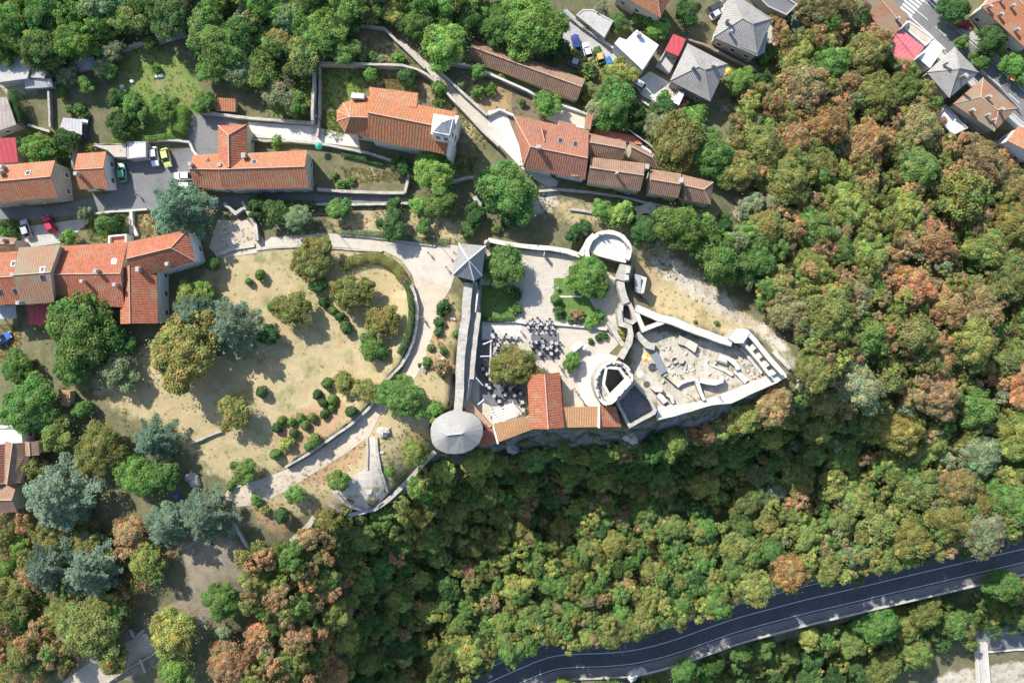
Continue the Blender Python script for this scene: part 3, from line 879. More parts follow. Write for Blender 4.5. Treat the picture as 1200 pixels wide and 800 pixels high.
def clumps(r, cc, cr, per, leaf, flat=0.8, tone=0.20, hue=0.13):
    """leaf clumps round centres cc with radii cr"""
    k = len(cc)
    d = unit(r, k * per); d[:, 2] = np.abs(d[:, 2]) * 1.1 - 0.35
    d /= np.linalg.norm(d, axis=1, keepdims=True)
    rad = np.repeat(cr, per) * r.uniform(0.5, 1.1, k * per)
    c = np.repeat(cc, per, 0) + d * rad[:, None] * np.array([1, 1, flat])
    nor = d * .7 + unit(r, k * per) * 0.65 + np.array([0, 0, 0.5])
    t = 1 + r.normal(size=k) * tone
    h = r.normal(size=k) * hue
    tint = np.stack([t * (1 + h), t, t * (1 + h * .3)], 1)
    tint = np.repeat(tint, per, 0) * (1 + r.normal(size=(k * per, 1)) * 0.12)
    return c, nor, np.clip(tint, 0.25, 2.2)

def trunk_mb(r, h, rad, reach, nl):
    mb = MB()
    mb.tube([(0, 0, -0.6), (0.02, 0, h * 0.25), (r.normal() * .1, r.normal() * .1, h * 0.62)], [rad * 1.25, rad, rad * 0.62], 8)
    for k in range(nl):
        a = 2 * math.pi * (k + r.uniform(0, .6)) / nl
        z0 = h * r.uniform(0.28, 0.5); q = reach * r.uniform(0.5, 0.8)
        mb.tube([(0, 0, z0), (math.cos(a) * q * .45, math.sin(a) * q * .45, z0 + h * .18), (math.cos(a) * q, math.sin(a) * q, h * r.uniform(.66, .85))],
                [rad * .5, rad * .34, rad * .1], 6)
    return mb

def broadleaf(D, seed, style='round'):
    r = np.random.default_rng(seed)
    h = D * 0.66 + 1.4
    root = thing('tree', 'proto', 'tree')
    R = D / 2
    nl = 6 if D < 4 else (9 if D < 8 else 14)
    lobes = []
    ecc, ea = r.uniform(.0, .22), r.uniform(0, 3.14)
    for k in range(nl):
        a = 2 * math.pi * k / nl + r.uniform(-.5, .5); q = R * (r.uniform(.40, .80) if k else 0.08) * (1 + ecc * math.cos(2 * (a - ea)))
        f = q / R
        lobes.append((math.cos(a) * q, math.sin(a) * q, h * (.74 - .30 * f * f + r.uniform(-.06, .06)), R * r.uniform(.22, .46) * (1.15 - .45 * f)))
    for k in range(nl // 2):
        a = r.uniform(0, 6.28); q = R * r.uniform(.1, .45)
        lobes.append((math.cos(a) * q, math.sin(a) * q, h * r.uniform(.66, .8), R * r.uniform(.22, .36)))
    cc, cr = [], []
    base = 0.30 + 0.045 * D
    for (x, y, z, lr) in lobes:
        m = max(5, int(4.6 * (lr / base) ** 2))
        d = unit(r, m); d[:, 2] = np.abs(d[:, 2]) * 1.15 - .25
        cc.append(np.array([x, y, z]) + d * lr * r.uniform(.72, 1.05, (m, 1)) * np.array([1, 1, .85]))
        cr.append(base * r.uniform(.65, 1.25, m))
    cc = np.concatenate(cc); cr = np.concatenate(cr)
    per = 120 if style == 'round' else 64
    c, n, t = clumps(r, cc, cr, per, 0.2)
    # inner leaves so that crowns close and light filters
    k = int(len(c) * .16)
    ci = np.stack([r.normal(size=k) * R * .33, r.normal(size=k) * R * .33, h * .55 + r.normal(size=k) * h * .09], 1)
    c = np.concatenate([c, ci]); n = np.concatenate([n, unit(r, k) + [0, 0, .8]]); t = np.concatenate([t, np.full((k, 3), .9)])
    me = leaves_mesh('crown', c, n, 0.102 + 0.005 * D, t, seed=seed)
    trunk_mb(r, h, 0.05 + D * .024, R, 4 + int(D > 6)).build('trunk', M['bark'], root)
    link('crown', me, root)
    root['h'] = h; root['D'] = D
    return root

def cedar(D, seed):
    """blue cedar: flat feathery plates on long spreading limbs"""
    r = np.random.default_rng(seed)
    h = D * 1.05 + 1
    root = thing('cedar_tree', 'proto', 'tree'); R = D / 2
    cs, ns, ts = [], [], []
    mb = MB(); mb.tube([(0, 0, -.6), (0, 0, h * .4), (0.1, 0, h * .97)], [D * .035, D * .024, .04], 8)
    tiers = 7
    for ti in range(tiers):
        f = ti / (tiers - 1); z = h * (.30 + .62 * f); L = R * (1.05 - .82 * f ** 1.3)
        nb = max(4, int(9 - 4 * f))
        for k in range(nb):
            a = 2 * math.pi * (k + r.uniform(-.25, .25) + ti * .4) / nb; l = L * r.uniform(.7, 1.08)
            mb.tube([(0, 0, z - l * .1), (math.cos(a) * l * .5, math.sin(a) * l * .5, z), (math.cos(a) * l, math.sin(a) * l, z - l * .02)], [.09, .05, .02], 5)
            m = int(70 * l * r.uniform(.7, 1.2))
            u = np.sqrt(r.uniform(0.03, 1, m)); w = r.normal(size=m) * (.16 + .26 * np.sin(np.pi * np.clip(u, 0, .95))) * l * .42
            ridge = r.integers(0, 6, m) / 6 * 2 - 1
            w = w * .6 + ridge * .16 * l * (1.1 - u)
            x = math.cos(a) * u * l - math.sin(a) * w; y = math.sin(a) * u * l + math.cos(a) * w
            zz = z + r.normal(size=m) * .12 - .12 * u * l * .2 - np.abs(w) * .25
            cs.append(np.stack([x, y, zz], 1)); nn = unit(r, m) * .55 + [0, 0, 1]; ns.append(nn)
            tone = 1 + r.normal() * .16
            ts.append(np.full((m, 3), tone) * (1 + r.normal(size=(m, 1)) * .16))
    me = leaves_mesh('crown', np.concatenate(cs), np.concatenate(ns), 0.19, np.clip(np.concatenate(ts), .4, 1.8), .45, seed)
    mb.build('trunk', M['bark'], root); link('crown', me, root)
    root['h'] = h; root['D'] = D
    return root

def topiary(seed, name='clipped_bush'):
    """clipped ball bush, one metre across; its stem shows nowhere"""
    r = np.random.default_rng(seed)
    m = 1500
    d = unit(r, m); d[:, 2] = np.where(d[:, 2] < -.55, -d[:, 2], d[:, 2])
    lump = 1 + .12 * np.sin(d[:, 0] * 5 + seed) * np.cos(d[:, 1] * 4 + seed) + .07 * np.sin(d[:, 2] * 8 + d[:, 0] * 6)
    c = d * (0.5 * lump * r.uniform(.86, 1.03, m))[:, None] + [0, 0, .46]
    t = (1 + r.normal(size=(m, 1)) * .2) * np.ones((m, 3))
    me = leaves_mesh('foliage', c, d + unit(r, m) * .5, .052, np.clip(t, .4, 1.7), .8, seed)
    root = thing(name, 'proto', 'bush')
    mb = MB(); mb.tube([(0, 0, -.15), (0, 0, .4)], [.04, .03], 6); mb.build('stem', M['bark'], root)
    link('foliage', me, root)
    root['h'] = 1; root['D'] = 1
    return root

def loose_shrub(seed):
    """loose leafy shrub, two metres across"""
    r = np.random.default_rng(seed)
    k = 26
    a = r.uniform(0, 6.28, k); q = np.sqrt(r.uniform(0, 1, k)) * .8
    cc = np.stack([np.cos(a) * q, np.sin(a) * q, .35 + (1 - q) * .9 + r.normal(size=k) * .12], 1)
    c, n, t = clumps(r, cc, r.uniform(.22, .4, k), 40, .1)
    me = leaves_mesh('foliage', c, n, .11, t, seed=seed)
    root = thing('shrub', 'proto', 'shrub')
    mb = MB()
    for j in range(5):
        b = 6.28 * j / 5; mb.tube([(0, 0, -.2), (math.cos(b) * .3, math.sin(b) * .3, .5), (math.cos(b) * .55, math.sin(b) * .55, .95)], [.05, .035, .015], 5)
    mb.build('stem', M['bark'], root)
    link('foliage', me, root); root['h'] = 1.6; root['D'] = 2
    return root

PROTO = {('round', s): [broadleaf(s, 100 * s + k) for k in range(4)] for s in (3, 5, 7, 10)}
PROTO[('airy', 6)] = [broadleaf(6, 900 + k, 'airy') for k in range(2)]
PROTO[('cedar', 10)] = [cedar(10, 40 + k) for k in range(3)]
PROTO[('ball', 1)] = [topiary(50 + k) for k in range(3)]
PROTO[('shrub', 2)] = [loose_shrub(60 + k) for k in range(3)]
proto_roots = [o for v in PROTO.values() for o in v]

HUES = {'green': (0.151, 0.26, 0.089), 'dark': (0.086, 0.164, 0.068), 'olive': (0.238, 0.26, 0.102), 'yellow': (0.304, 0.347, 0.123), 'rust': (0.427, 0.282, 0.172), 'brown': (0.355, 0.275, 0.166), 'grey': (0.246, 0.296, 0.188), 'blue': (0.18, 0.268, 0.212), 'light': (0.2, 0.336, 0.102)}
WORD = {'green': 'mid green', 'dark': 'dark green', 'olive': 'olive green', 'yellow': 'yellow green', 'rust': 'rusty orange', 'brown': 'brownish',
        'grey': 'grey green', 'blue': 'blue green', 'light': 'fresh green'}
TREES = []       # every planted thing for labelling: (object, photo position, hue, kind)
def plant(px, py, d, hue, kind='round', tall=1.0, name=None, cat=None, label=None, group=None, jit=0.10):
    """d: crown width in photograph pixels; the crown's middle is seen at (px, py)"""
    z = G(px, py).z
    Dm = d * (CAM_H - z - 3) / FPX
    up = Dm * .55 * tall + .5
    if kind in ('ball', 'shrub'): up = Dm * .4
    g = G(px, py, up)
    Dm = d * (CAM_H - g.z - up) / FPX
    if kind == 'round': key = min((3, 5, 7, 10), key=lambda s: abs(math.log(Dm / s)))
    else: key = {'airy': 6, 'cedar': 10, 'ball': 1, 'shrub': 2}[kind]
    src = rnd.choice(PROTO[(kind, key)])
    s = Dm / src['D']
    if kind == 'round': s *= 1.02
    c = HUES[hue]
    if name == 'forest_tree':
        c2 = HUES[wood_hue(px, py)]; u = rnd.uniform(0, .45); c = tuple(a_ * (1 - u) + b_ * u for a_, b_ in zip(c, c2))
    k = 1 + rnd.gauss(0, jit)
    col = (c[0] * k * (1 + rnd.gauss(0, jit * .7)), c[1] * k, c[2] * k, 1)
    qx = rnd.uniform(.88, 1.14) if kind in ('round', 'airy', 'ball') else 1
    o = copy_tree(src, (g.x, g.y, g.z - .05), rnd.uniform(0, 6.28), (s * qx, s / qx, s * tall), col)
    nm = name or {'round': 'tree', 'airy': 'tree', 'cedar': 'cedar_tree', 'ball': 'clipped_bush', 'shrub': 'shrub'}[kind]
    o.name = nm
    for kx in ('h', 'D', 'group'):
        if kx in o: del o[kx]
    o['category'] = cat or {'ball': 'bush', 'shrub': 'shrub'}.get(kind, 'tree')
    if group: o['group'] = group
    if label: o['label'] = label
    else: TREES.append((o, (px, py), hue, kind))
    return o

# named trees of gardens, park and castle
for a in [
 (120,78,24,'grey'),(176,50,18,'green'),(140,145,36,'dark'),(158,122,32,'green'),(190,125,34,'green'),(135,114,24,'dark'),(101,98,20,'green'),(76,86,30,'grey'),(132,58,28,'grey'),(125,82,22,'light'),
 (238,120,26,'green'),(255,48,66,'green'),(278,70,50,'grey'),(246,78,36,'light'),(45,176,44,'light'),(75,165,30,'dark'),(326,108,42,'grey'),(345,120,30,'green'),(372,32,60,'light'),(404,58,38,'green'),(328,48,46,'olive'),
 (520,50,56,'light'),(490,25,44,'green'),(548,20,40,'green'),(462,10,36,'yellow'),(428,16,22,'brown'),(508,200,52,'light'),(471,195,24,'dark'),(585,30,46,'green'),(622,28,74,'light'),(652,58,32,'dark'),(598,8,44,'light'),
 (640,120,32,'light'),(612,119,9,'green'),(720,118,56,'green'),(726,86,42,'yellow'),(700,130,30,'grey'),(776,126,28,'dark'),(868,96,36,'light'),(838,86,18,'green'),(770,32,30,'light'),(705,13,22,'grey'),(726,28,24,'green'),(756,18,22,'green'),
 (806,14,34,'dark'),(880,20,24,'light'),(795,165,70,'olive'),(772,150,36,'grey'),(830,178,58,'green'),(812,140,34,'light'),(1120,10,38,'dark'),(1164,46,40,'dark'),(1128,50,18,'green'),(1150,70,24,'green'),(1188,76,28,'light'),(1196,92,18,'green'),
 (99,249,18,'grey'),(119,262,24,'green'),(138,260,20,'dark'),(80,279,20,'light'),(249,310,18,'dark'),(88,385,88,'green'),(130,400,44,'green'),(238,341,26,'light'),(222,345,30,'yellow'),(212,412,86,'olive'),
 (366,302,52,'olive'),(348,256,36,'grey'),(322,248,34,'dark'),(301,240,26,'dark'),(397,244,27,'green'),(461,240,18,'dark'),(459,263,38,'dark'),(490,239,22,'light'),(496,266,20,'green'),(518,238,36,'green'),(556,252,26,'dark'),(548,268,20,'dark'),
 (575,212,40,'grey'),(594,222,72,'green'),(602,248,36,'dark'),(342,364,46,'olive'),(313,392,26,'dark'),(412,341,50,'olive'),(447,378,42,'olive'),(436,408,36,'green'),(590,312,54,'green'),(689,322,48,'light'),(700,338,30,'green'),
 (706,246,24,'light'),(727,252,32,'light'),(756,270,38,'dark'),(672,275,20,'dark'),(686,266,18,'dark'),(30,474,66,'green'),(18,432,40,'green'),(85,428,48,'green'),(136,434,46,'grey'),(112,526,58,'olive'),(160,558,54,'light'),(62,508,44,'yellow'),
 (273,484,44,'olive'),(285,553,34,'green'),(405,448,30,'olive'),(430,458,30,'olive'),(469,466,52,'green'),(510,481,26,'light'),(485,531,34,'yellow'),(396,563,26,'green'),(347,580,24,'green'),(602,430,52,'olive'),(670,424,22,'green'),
 (34,548,40,'olive'),(100,640,44,'olive'),(150,626,44,'brown'),(172,655,44,'yellow'),(100,738,72,'olive'),(75,722,50,'olive'),(26,766,46,'olive'),(200,742,60,'yellow'),(260,705,46,'green'),(262,742,24,'grey'),(264,778,52,'rust'),(302,738,34,'rust'),
 (204,788,44,'light'),(14,700,48,'olive'),(22,640,24,'light'),(55,650,26,'green'),(130,772,40,'olive'),(560,84,20,'green'),(745,134,30,'dark'),(727,140,22,'green'),(690,108,22,'olive'),(758,142,24,'dark'),(780,112,14,'green'),(822,128,18,'light'),(700,60,12,'green'),(905,60,20,'green'),(880,112,20,'olive'),(896,90,22,'dark'),(880,240,30,'grey'),(905,238,36,'grey'),(848,262,22,'dark')]:
    plant(*a, tall=.82)
for a in [(208,243,74),(226,372,50),(269,384,58),(66,582,74),(60,662,62),(104,668,66),(196,616,52),(240,606,56),(927,24,30),(180,515,46)]:
    plant(a[0], a[1], a[2] * (1.05 if a[1] < 260 else 1.25), 'blue', 'cedar', .75)
plant(188,560,40,'green')
# clipped balls
for a in [(307.5,459,16),(384,449,16),(372,462,13),(390,468,14),(379,472,12),(380.5,484.5,13),(389,478,10),(330.5,492,12),(342,494,11),(352.5,490,13),(366,489,13),(358,498,13),(325,501,14),(344.5,507,13),(369,515,17),(362,523,12),
          (324,532,16),(412,482,16),(98,480,24),(373,333,23),(380,354,15),(391,364,12),(399,371,13),(406,384,17),(292,330,10),(305,322,14),(478,92,25),(515,105,21),(435,88,19),(457,552,15),(330,604,20),(651,351,14),(534,391,9),(492,428,6)]:
    plant(a[0], a[1], a[2] * .86, 'dark' if rnd.random() < .25 else 'green', 'ball', .95)
for a in [(335,521,19,'yellow'),(515,122,18,'green'),(519,360,20,'dark'),(514,378,14,'dark'),(514,389,12,'dark'),(505,407,10,'green'),(519,411,11,'dark'),(520,430,26,'brown'),(500,425,14,'green'),(655,366,15,'dark'),(676,369,18,'brown'),(692,378,16,'light'),(702,370,15,'green'),(668,374,12,'green'),
          (731,388,14,'yellow'),(447,70,14,'grey'),(466,68,16,'light'),(436,66,14,'green'),(424,68,14,'yellow'),(582,268,12,'green'),(592,262,10,'dark'),(545,272,14,'green'),(318,360,12,'green'),(605,345,16,'dark'),(606,362,14,'green'),(693,400,8,'dark'),(702,395,10,'dark'),(708,393,10,'dark'),
          (445,366,12,'dark'),(80,128,12,'green'),(100,135,10,'dark'),(92,127,14,'green'),(65,176,16,'dark'),(106,172,14,'olive'),(225,60,12,'grey'),(182,80,12,'green'),(815,377,5,'green'),(840,378,7,'green'),(400,215,14,'light'),(412,212,10,'green'),(392,206,10,'light'),(324,166,16,'light'),
          (655,62,12,'light'),(672,64,18,'olive'),(690,80,24,'olive'),(575,104,16,'light'),(560,108,18,'green'),(540,100,14,'grey'),(586,92,12,'olive'),(572,70,10,'green'),(520,78,8,'green'),(745,130,10,'grey'),(862,128,10,'green'),(896,68,16,'light'),(745,22,12,'light'),(690,30,14,'green'),
          (730,395,8,'yellow'),(300,586,14,'light'),(310,598,12,'olive'),(270,570,12,'green'),(128,300,6,'grey'),(172,280,14,'grey'),(186,277,14,'grey'),(5,272,16,'green'),(16,264,14,'green'),(18,275,12,'dark'),(420,606,18,'olive'),(438,602,14,'light'),(403,600,16,'olive'),(455,596,16,'green'),(545,560,14,'yellow'),
          (920,455,14,'dark'),(948,408,10,'dark'),(955,432,18,'yellow'),(930,470,12,'green'),(900,478,10,'grey'),(805,505,14,'grey'),(695,525,20,'green'),(700,512,12,'grey'),(560,545,12,'olive'),(590,530,10,'dark'),(625,535,14,'dark'),(655,540,16,'green'),(735,520,16,'grey')]:
    plant(*a, 'shrub')

# ------------------------------------------------------------------ the woods
F1 = [(905,80),(900,20),(1000,0),(1012,30),(1035,60),(1048,92),(1085,108),(1098,160),(1150,175),(1215,190),(1215,618),(1000,670),(900,692),(830,714),(760,742),(700,748),(640,750),(560,784),(535,805),(300,815),(290,740),(300,690),(275,650),(300,635),(340,643),(385,606),(430,612),(470,588),(505,545),(540,540),(600,528),(700,526),(780,512),(860,488),(930,462),(955,445),(942,415),(905,378),(862,330),(812,298),(786,268),(800,250),(850,268),(893,250),(900,215),(850,195),(850,160),(870,120)]
F2 = [(-10,-10),(560,-10),(580,20),(500,36),(455,30),(410,40),(375,66),(330,78),(290,100),(270,84),(215,36),(160,38),(120,50),(80,66),(40,60),(-10,62)]
F3 = [(640,815),(700,796),(760,790),(830,770),(900,750),(1000,725),(1100,697),(1215,672),(1215,728),(1135,742),(1075,775),(1000,815)]
F4 = [(-10,600),(120,600),(150,640),(215,640),(170,700),(150,740),(70,790),(-10,815)]
def pip(poly, x, y):
    r = False
    for i in range(len(poly)):
        x0, y0 = poly[i]; x1, y1 = poly[(i + 1) % len(poly)]
        if (y0 > y) != (y1 > y) and x < (x1 - x0) * (y - y0) / (y1 - y0) + x0: r = not r
    return r
def pick(w):
    t = rnd.random() * sum(w.values())
    for k, v in w.items():
        t -= v
        if t <= 0: return k
    return k
def wood_hue(x, y):
    if y > 690 and x > 620 and pip(F3, x, y): return pick(dict(green=.4, dark=.3, yellow=.25, olive=.1))
    if y < 100 and x < 620: return pick(dict(green=.45, dark=.15, light=.2, olive=.1, grey=.14))
    if x < 400 and y > 600: return pick(dict(rust=.28, brown=.18, olive=.24, green=.18, yellow=.12))
    if x > 740 and x < 890 and y < 400 and y > 220: return pick(dict(light=.35, green=.45, grey=.15, yellow=.1))
    if x > 840 and y < 480: return pick(dict(rust=.24, brown=.16, olive=.28, green=.16, grey=.06, yellow=.10))
    if x > 880: return pick(dict(rust=.04, brown=.07, olive=.34, yellow=.27, green=.22, grey=.06))
    return pick(dict(yellow=.28, olive=.26, green=.31, dark=.08, rust=.03, brown=.04))
FOREST = []
placed = []
def scatter(poly, n, dlo, dhi, tries=6000):
    xs = [p[0] for p in poly]; ys = [p[1] for p in poly]; got = 0
    for t in range(tries):
        if got >= n: break
        x, y = rnd.uniform(min(xs), max(xs)), rnd.uniform(min(ys), max(ys))
        d = dhi - (dhi - dlo) * min(1, t / (tries * .7)) ** .6
        d *= rnd.uniform(.9, 1.1)
        if x > 860 and y < 470: d *= 1.08
        elif y > 500 and x < 1000: d *= .74
        if not pip(poly, x, y): continue
        if any((x - a) ** 2 + (y - b) ** 2 < (.36 * (d + e)) ** 2 for a, b, e in placed): continue
        placed.append((x, y, d)); got += 1
        FOREST.append((x, y, d))
for o, (x, y), hue, kind in TREES:
    if kind in ('round', 'cedar'): placed.append((x, y, 34))
scatter(F1, 216, 26, 56, 12000)
scatter(F2, 40, 26, 52)
scatter(F3, 30, 24, 44)
scatter(F4, 10, 24, 36)
for x, y, d in FOREST:
    o = plant(x, y, d, wood_hue(x, y), 'round' if rnd.random() < .92 else 'airy', rnd.uniform(.85, 1.1), name='forest_tree', group='trees of the woods', jit=.13)

# undergrowth closes the woods between the trees: nobody could count it
SAP = {id(F1): .42, id(F2): .3, id(F3): .34, id(F4): .2}
def SLP(x, y): return math.hypot(ground(x + 1, y) - ground(x - 1, y), ground(x, y + 1) - ground(x, y - 1)) / 2
def undergrowth():
    cs, ns, ts, sz = [], [], [], []
    r = np.random.default_rng(5)
    for poly, spc in ((F1, 8.0), (F2, 8.5), (F3, 8.0), (F4, 10)):
        xs = [p[0] for p in poly]; ys = [p[1] for p in poly]
        x = min(xs)
        while x < max(xs):
            y = min(ys)
            while y < max(ys):
                px, py = x + r.uniform(-4.5, 4.5), y + r.uniform(-4.5, 4.5)
                if pip(poly, px, py) and r.random() < .9:
                    g = G(px, py)
                    hue = HUES[wood_hue(px, py)]
                    kk = r.uniform(.7, 1.1)
                    R = r.uniform(.7, 1.7); m = int(115 * R)
                    d = unit(r, m); d[:, 2] = np.abs(d[:, 2])
                    cs.append(np.array([g.x, g.y, g.z + R * r.uniform(.2, 1.6)]) + d * R * r.uniform(.4, 1.1, (m, 1)))
                    ns.append(d + unit(r, m) * .5 + [0, 0, .3])
                    ts.append(np.array(hue)[None] * kk * (1 + r.normal(size=(m, 1)) * .2))
                    if r.random() < SAP.get(id(poly), .16):
                        D = r.uniform(2.2, 5.2); kc = int(6 + D * 3.5); zc = g.z + D * r.uniform(.5, .8) + (r.uniform(.6, 2.8) if SLP(g.x, g.y) < .9 else .4)
                        a = r.uniform(0, 6.28, kc); q = np.sqrt(r.uniform(0, 1, kc)) * D * .42
                        cc = np.stack([g.x + np.cos(a) * q, g.y + np.sin(a) * q, zc + (1 - (q / (D * .45)) ** 2) * D * .28 + r.normal(size=kc) * .15], 1)
                        c_, n_, t_ = clumps(r, cc, r.uniform(.35, .65, kc) * (.7 + D * .08), 44, .1)
                        cs.append(c_); ns.append(n_); ts.append(t_ * np.array(HUES[wood_hue(px, py)])[None] * r.uniform(.85, 1.15))
                y += spc
            x += spc
    me = leaves_mesh('undergrowth', np.concatenate(cs), np.concatenate(ns), .15, np.clip(np.concatenate(ts), .01, .6), seed=3)
    o = link('undergrowth', me); o.color = (1, 1, 1, 1)
    tag(o, 'low mixed undergrowth filling the woods between the trees', 'undergrowth', kind='stuff')
undergrowth()

def weeds():
    cs, ns, ts = [], [], []
    r = np.random.default_rng(9)
    for polys, hue, n in ((DRY, (.28, .24, .11), 5200), (GRN, (.17, .225, .065), 5200), (SOIL, (.16, .16, .06), 700), (PALE, (.17, .19, .08), 900)):
        for _ in range(n):
            poly = polys[r.integers(len(polys))]
            xs = [p[0] for p in poly]; ys = [p[1] for p in poly]
            px, py = r.uniform(min(xs), max(xs)), r.uniform(min(ys), max(ys))
            if not pip(poly, px, py): continue
            g = G(px, py); R = r.uniform(.12, .55); m = int(8 + 26 * R)
            d = unit(r, m); d[:, 2] = np.abs(d[:, 2])
            cs.append(np.array([g.x, g.y, g.z]) + d * R * np.array([1, 1, .6]) * r.uniform(.3, 1, (m, 1)))
            ns.append(unit(r, m) + d + [0, 0, .4])
            ts.append(np.array(hue)[None] * r.uniform(.6, 1.2) * (1 + r.normal(size=(m, 1)) * .15))
    me = leaves_mesh('grass', np.concatenate(cs), np.concatenate(ns), .085, np.clip(np.concatenate(ts), .01, .6), .5, seed=4)
    o = link('grass', me); o.color = (1, 1, 1, 1)
    tag(o, 'tufts of dry and green grass over the lawns and slopes', 'grass', kind='stuff')
weeds()

def hedge(label, pts, w, h, hue, per=260, group=None):
    wp = resample([tuple(G(a, b)[:2]) for a, b in pts], .35)
    r = np.random.default_rng(len(label)); cs, ns, ts = [], [], []
    for i, p in enumerate(wp):
        g = ground(*p); m = int(per * .35 * (w + h) / 2.2)
        ph = r.uniform(0, math.pi, m); a = wp[max(i - 1, 0)]; b = wp[min(i + 1, len(wp) - 1)]
        dx, dy = b[0] - a[0], b[1] - a[1]; l = math.hypot(dx, dy) or 1
        lat = np.cos(ph) * w / 2 * r.uniform(.85, 1.12, m); up = np.minimum(1, np.sin(ph) * 1.5) * h * r.uniform(.85, 1.1, m)
        al = r.uniform(-.2, .2, m)
        cs.append(np.stack([p[0] - dy / l * lat + dx / l * al, p[1] + dx / l * lat + dy / l * al, g + up], 1))
        ns.append(np.stack([-dy / l * np.cos(ph), dx / l * np.cos(ph), np.sin(ph)], 1) + unit(r, m) * .5)
        tone = 1 + .25 * math.sin(i * .7) * r.uniform(.3, 1)
        ts.append(np.array(HUES[hue])[None] * tone * (1 + r.normal(size=(m, 1)) * .2))
    me = leaves_mesh('hedge', np.concatenate(cs), np.concatenate(ns), .1, np.clip(np.concatenate(ts), .01, .5), seed=2)
    o = link('hedge', me); o.color = (1, 1, 1, 1)
    return tag(o, label, 'hedge', group)
hedge('thick clipped hedge curving round the ring lawn beside the promenade', [(402,313),(414,306),(430,302),(445,303),(458,309),(467,317),(473,327)], 2.3, 1.5, 'olive')
hedge('dark narrow hedge following the curved garden wall above the path', [(476,332),(481,345),(483,362),(482,380),(477,398),(468,415)], 1.3, 1.3, 'dark')  # dark leaf strip stands in for the shaded gap inside the ring wall
hedge('trimmed hedge on the south edge of the narrow alley', [(304,239),(320,241),(345,240),(372,241)], 1.6, 1.2, 'green')
hedge('climbing hedge of ivy along the grey yard wall', [(215,128),(217,142),(213,158)], 2.6, 2.2, 'light')
hedge('low hedge line along the garage roof edge', [(136,165),(160,163),(180,164),(205,160)], 1.3, 1.2, 'light')
hedge('tall column of ivy beside the brown sheet roof', [(22,112),(26,125),(30,148)], 1.9, 2.6, 'dark')
hedge('curved hedge round the small lawn by the parked grey car', [(0,262),(12,262),(20,268),(20,281)], 1.6, 1.3, 'dark')
hedge('bright ivy bank hanging over the pale path', [(32,632),(22,645),(12,660),(5,672)], 3.0, 1.6, 'light')
hedge('row of low shrubs along the garden wall below the church', [(402,182),(425,187),(450,194)], 1.0, .7, 'dark')
hedge('low lavender border along the promenade kerb', [(400,272),(425,274),(450,276),(475,279),(500,283),(525,284)], 1.5, .7, 'grey')
hedge('green strip under the row of brown roofs', [(680,222),(700,225),(720,226)], 1.2, .6, 'yellow')
hedge('dim green hedge behind the castle lawn terrace', [(566,374),(585,375),(604,374)], 1.0, .9, 'dark')
hedge('short hedge strip in the orchard below the slab roofs', [(76,104),(78,118)], 1.2, 1.2, 'green')

# a bleached dead tree on the shaded slope
def dead_tree(px, py):
    g = G(px, py, 3.5); root = thing('dead_tree', 'bare bleached tree with forked branches on the shaded slope', 'tree', g)
    mb = MB(); r = random.Random(3)
    mb.tube([g - Vector((0, 0, .5)), g + Vector((.1, .1, 2.6))], [.2, .13], 7)
    mb.build('trunk', M['pale_bark'], root)
    mb = MB()
    for k in range(13):
        a = 6.28 * k / 13 + r.uniform(-.2, .2); L = r.uniform(1.2, 2.2)
        p0 = g + Vector((.1, .1, 2.3 + r.uniform(-.4, .3))); p1 = p0 + Vector((math.cos(a) * L * .5, math.sin(a) * L * .5, .8)); p2 = p0 + Vector((math.cos(a) * L, math.sin(a) * L, 1.1 + r.uniform(0, .8)))
        mb.tube([p0, p1, p2], [.09, .07, .03], 5)
        for q in range(3):
            b = a + r.uniform(-.9, .9); mb.tube([p1.lerp(p2, .3 * q), p1.lerp(p2, .3 * q) + Vector((math.cos(b) * .8, math.sin(b) * .8, .5))], [.04, .02], 4)
    mb.build('branch', M['pale_bark'], root)
dead_tree(835, 514)
# ------------------------------------------------------------------ buildings
def lerp(a, b, t): return a + (b - a) * t
def inset(poly, d):
    """move every edge of a convex outline inwards"""
    c = sum(poly, Vector((0, 0, 0))) / len(poly); out = []
    n = len(poly)
    a = sum(poly[i].x * poly[(i + 1) % n].y - poly[(i + 1) % n].x * poly[i].y for i in range(n))
    sg = 1 if a > 0 else -1
    for i in range(n):
        p0, p1, p2 = poly[i - 1], poly[i], poly[(i + 1) % n]
        e1 = (p1 - p0); e1.z = 0; e1.normalize(); e2 = (p2 - p1); e2.z = 0; e2.normalize()
        n1 = Vector((-e1.y, e1.x, 0)) * sg; n2 = Vector((-e2.y, e2.x, 0)) * sg
        k = (n1 + n2); q = k.length_squared
        out.append(p1 + (k * (2 * d / q) if q > .2 else n1 * d))
    return out

def add_window(parent, p, tang, nrm, w=0.9, h=1.25, frame='white_paint', name='window'):
    mb = MB()
    def bx(cx, cz, sx, sz, th, mat, off):
        c = p + tang * cx + Vector((0, 0, cz)) + nrm * off
        a = tang * sx / 2; b = Vector((0, 0, sz / 2)); t = nrm * th / 2
        v = [c - a - b - t, c + a - b - t, c + a + b - t, c - a + b - t, c - a - b + t, c + a - b + t, c + a + b + t, c - a + b + t]
        for q in ((0, 3, 2, 1), (4, 5, 6, 7), (0, 1, 5, 4), (1, 2, 6, 5), (2, 3, 7, 6), (3, 0, 4, 7)): mb.face([v[i] for i in q], mat)
    bx(0, 0, w, h, .05, 0, .03)
    for s in (-1, 1): bx(s * (w / 2 + .04), 0, .1, h + .16, .1, 1, .05)
    bx(0, h / 2 + .05, w + .16, .1, .1, 1, .05); bx(0, 0, .05, h, .03, 1, .07)
    bx(0, -h / 2 - .06, w + .3, .09, .2, 1, .08)
    return mb.build(name, [M['glass'], M[frame]], parent)

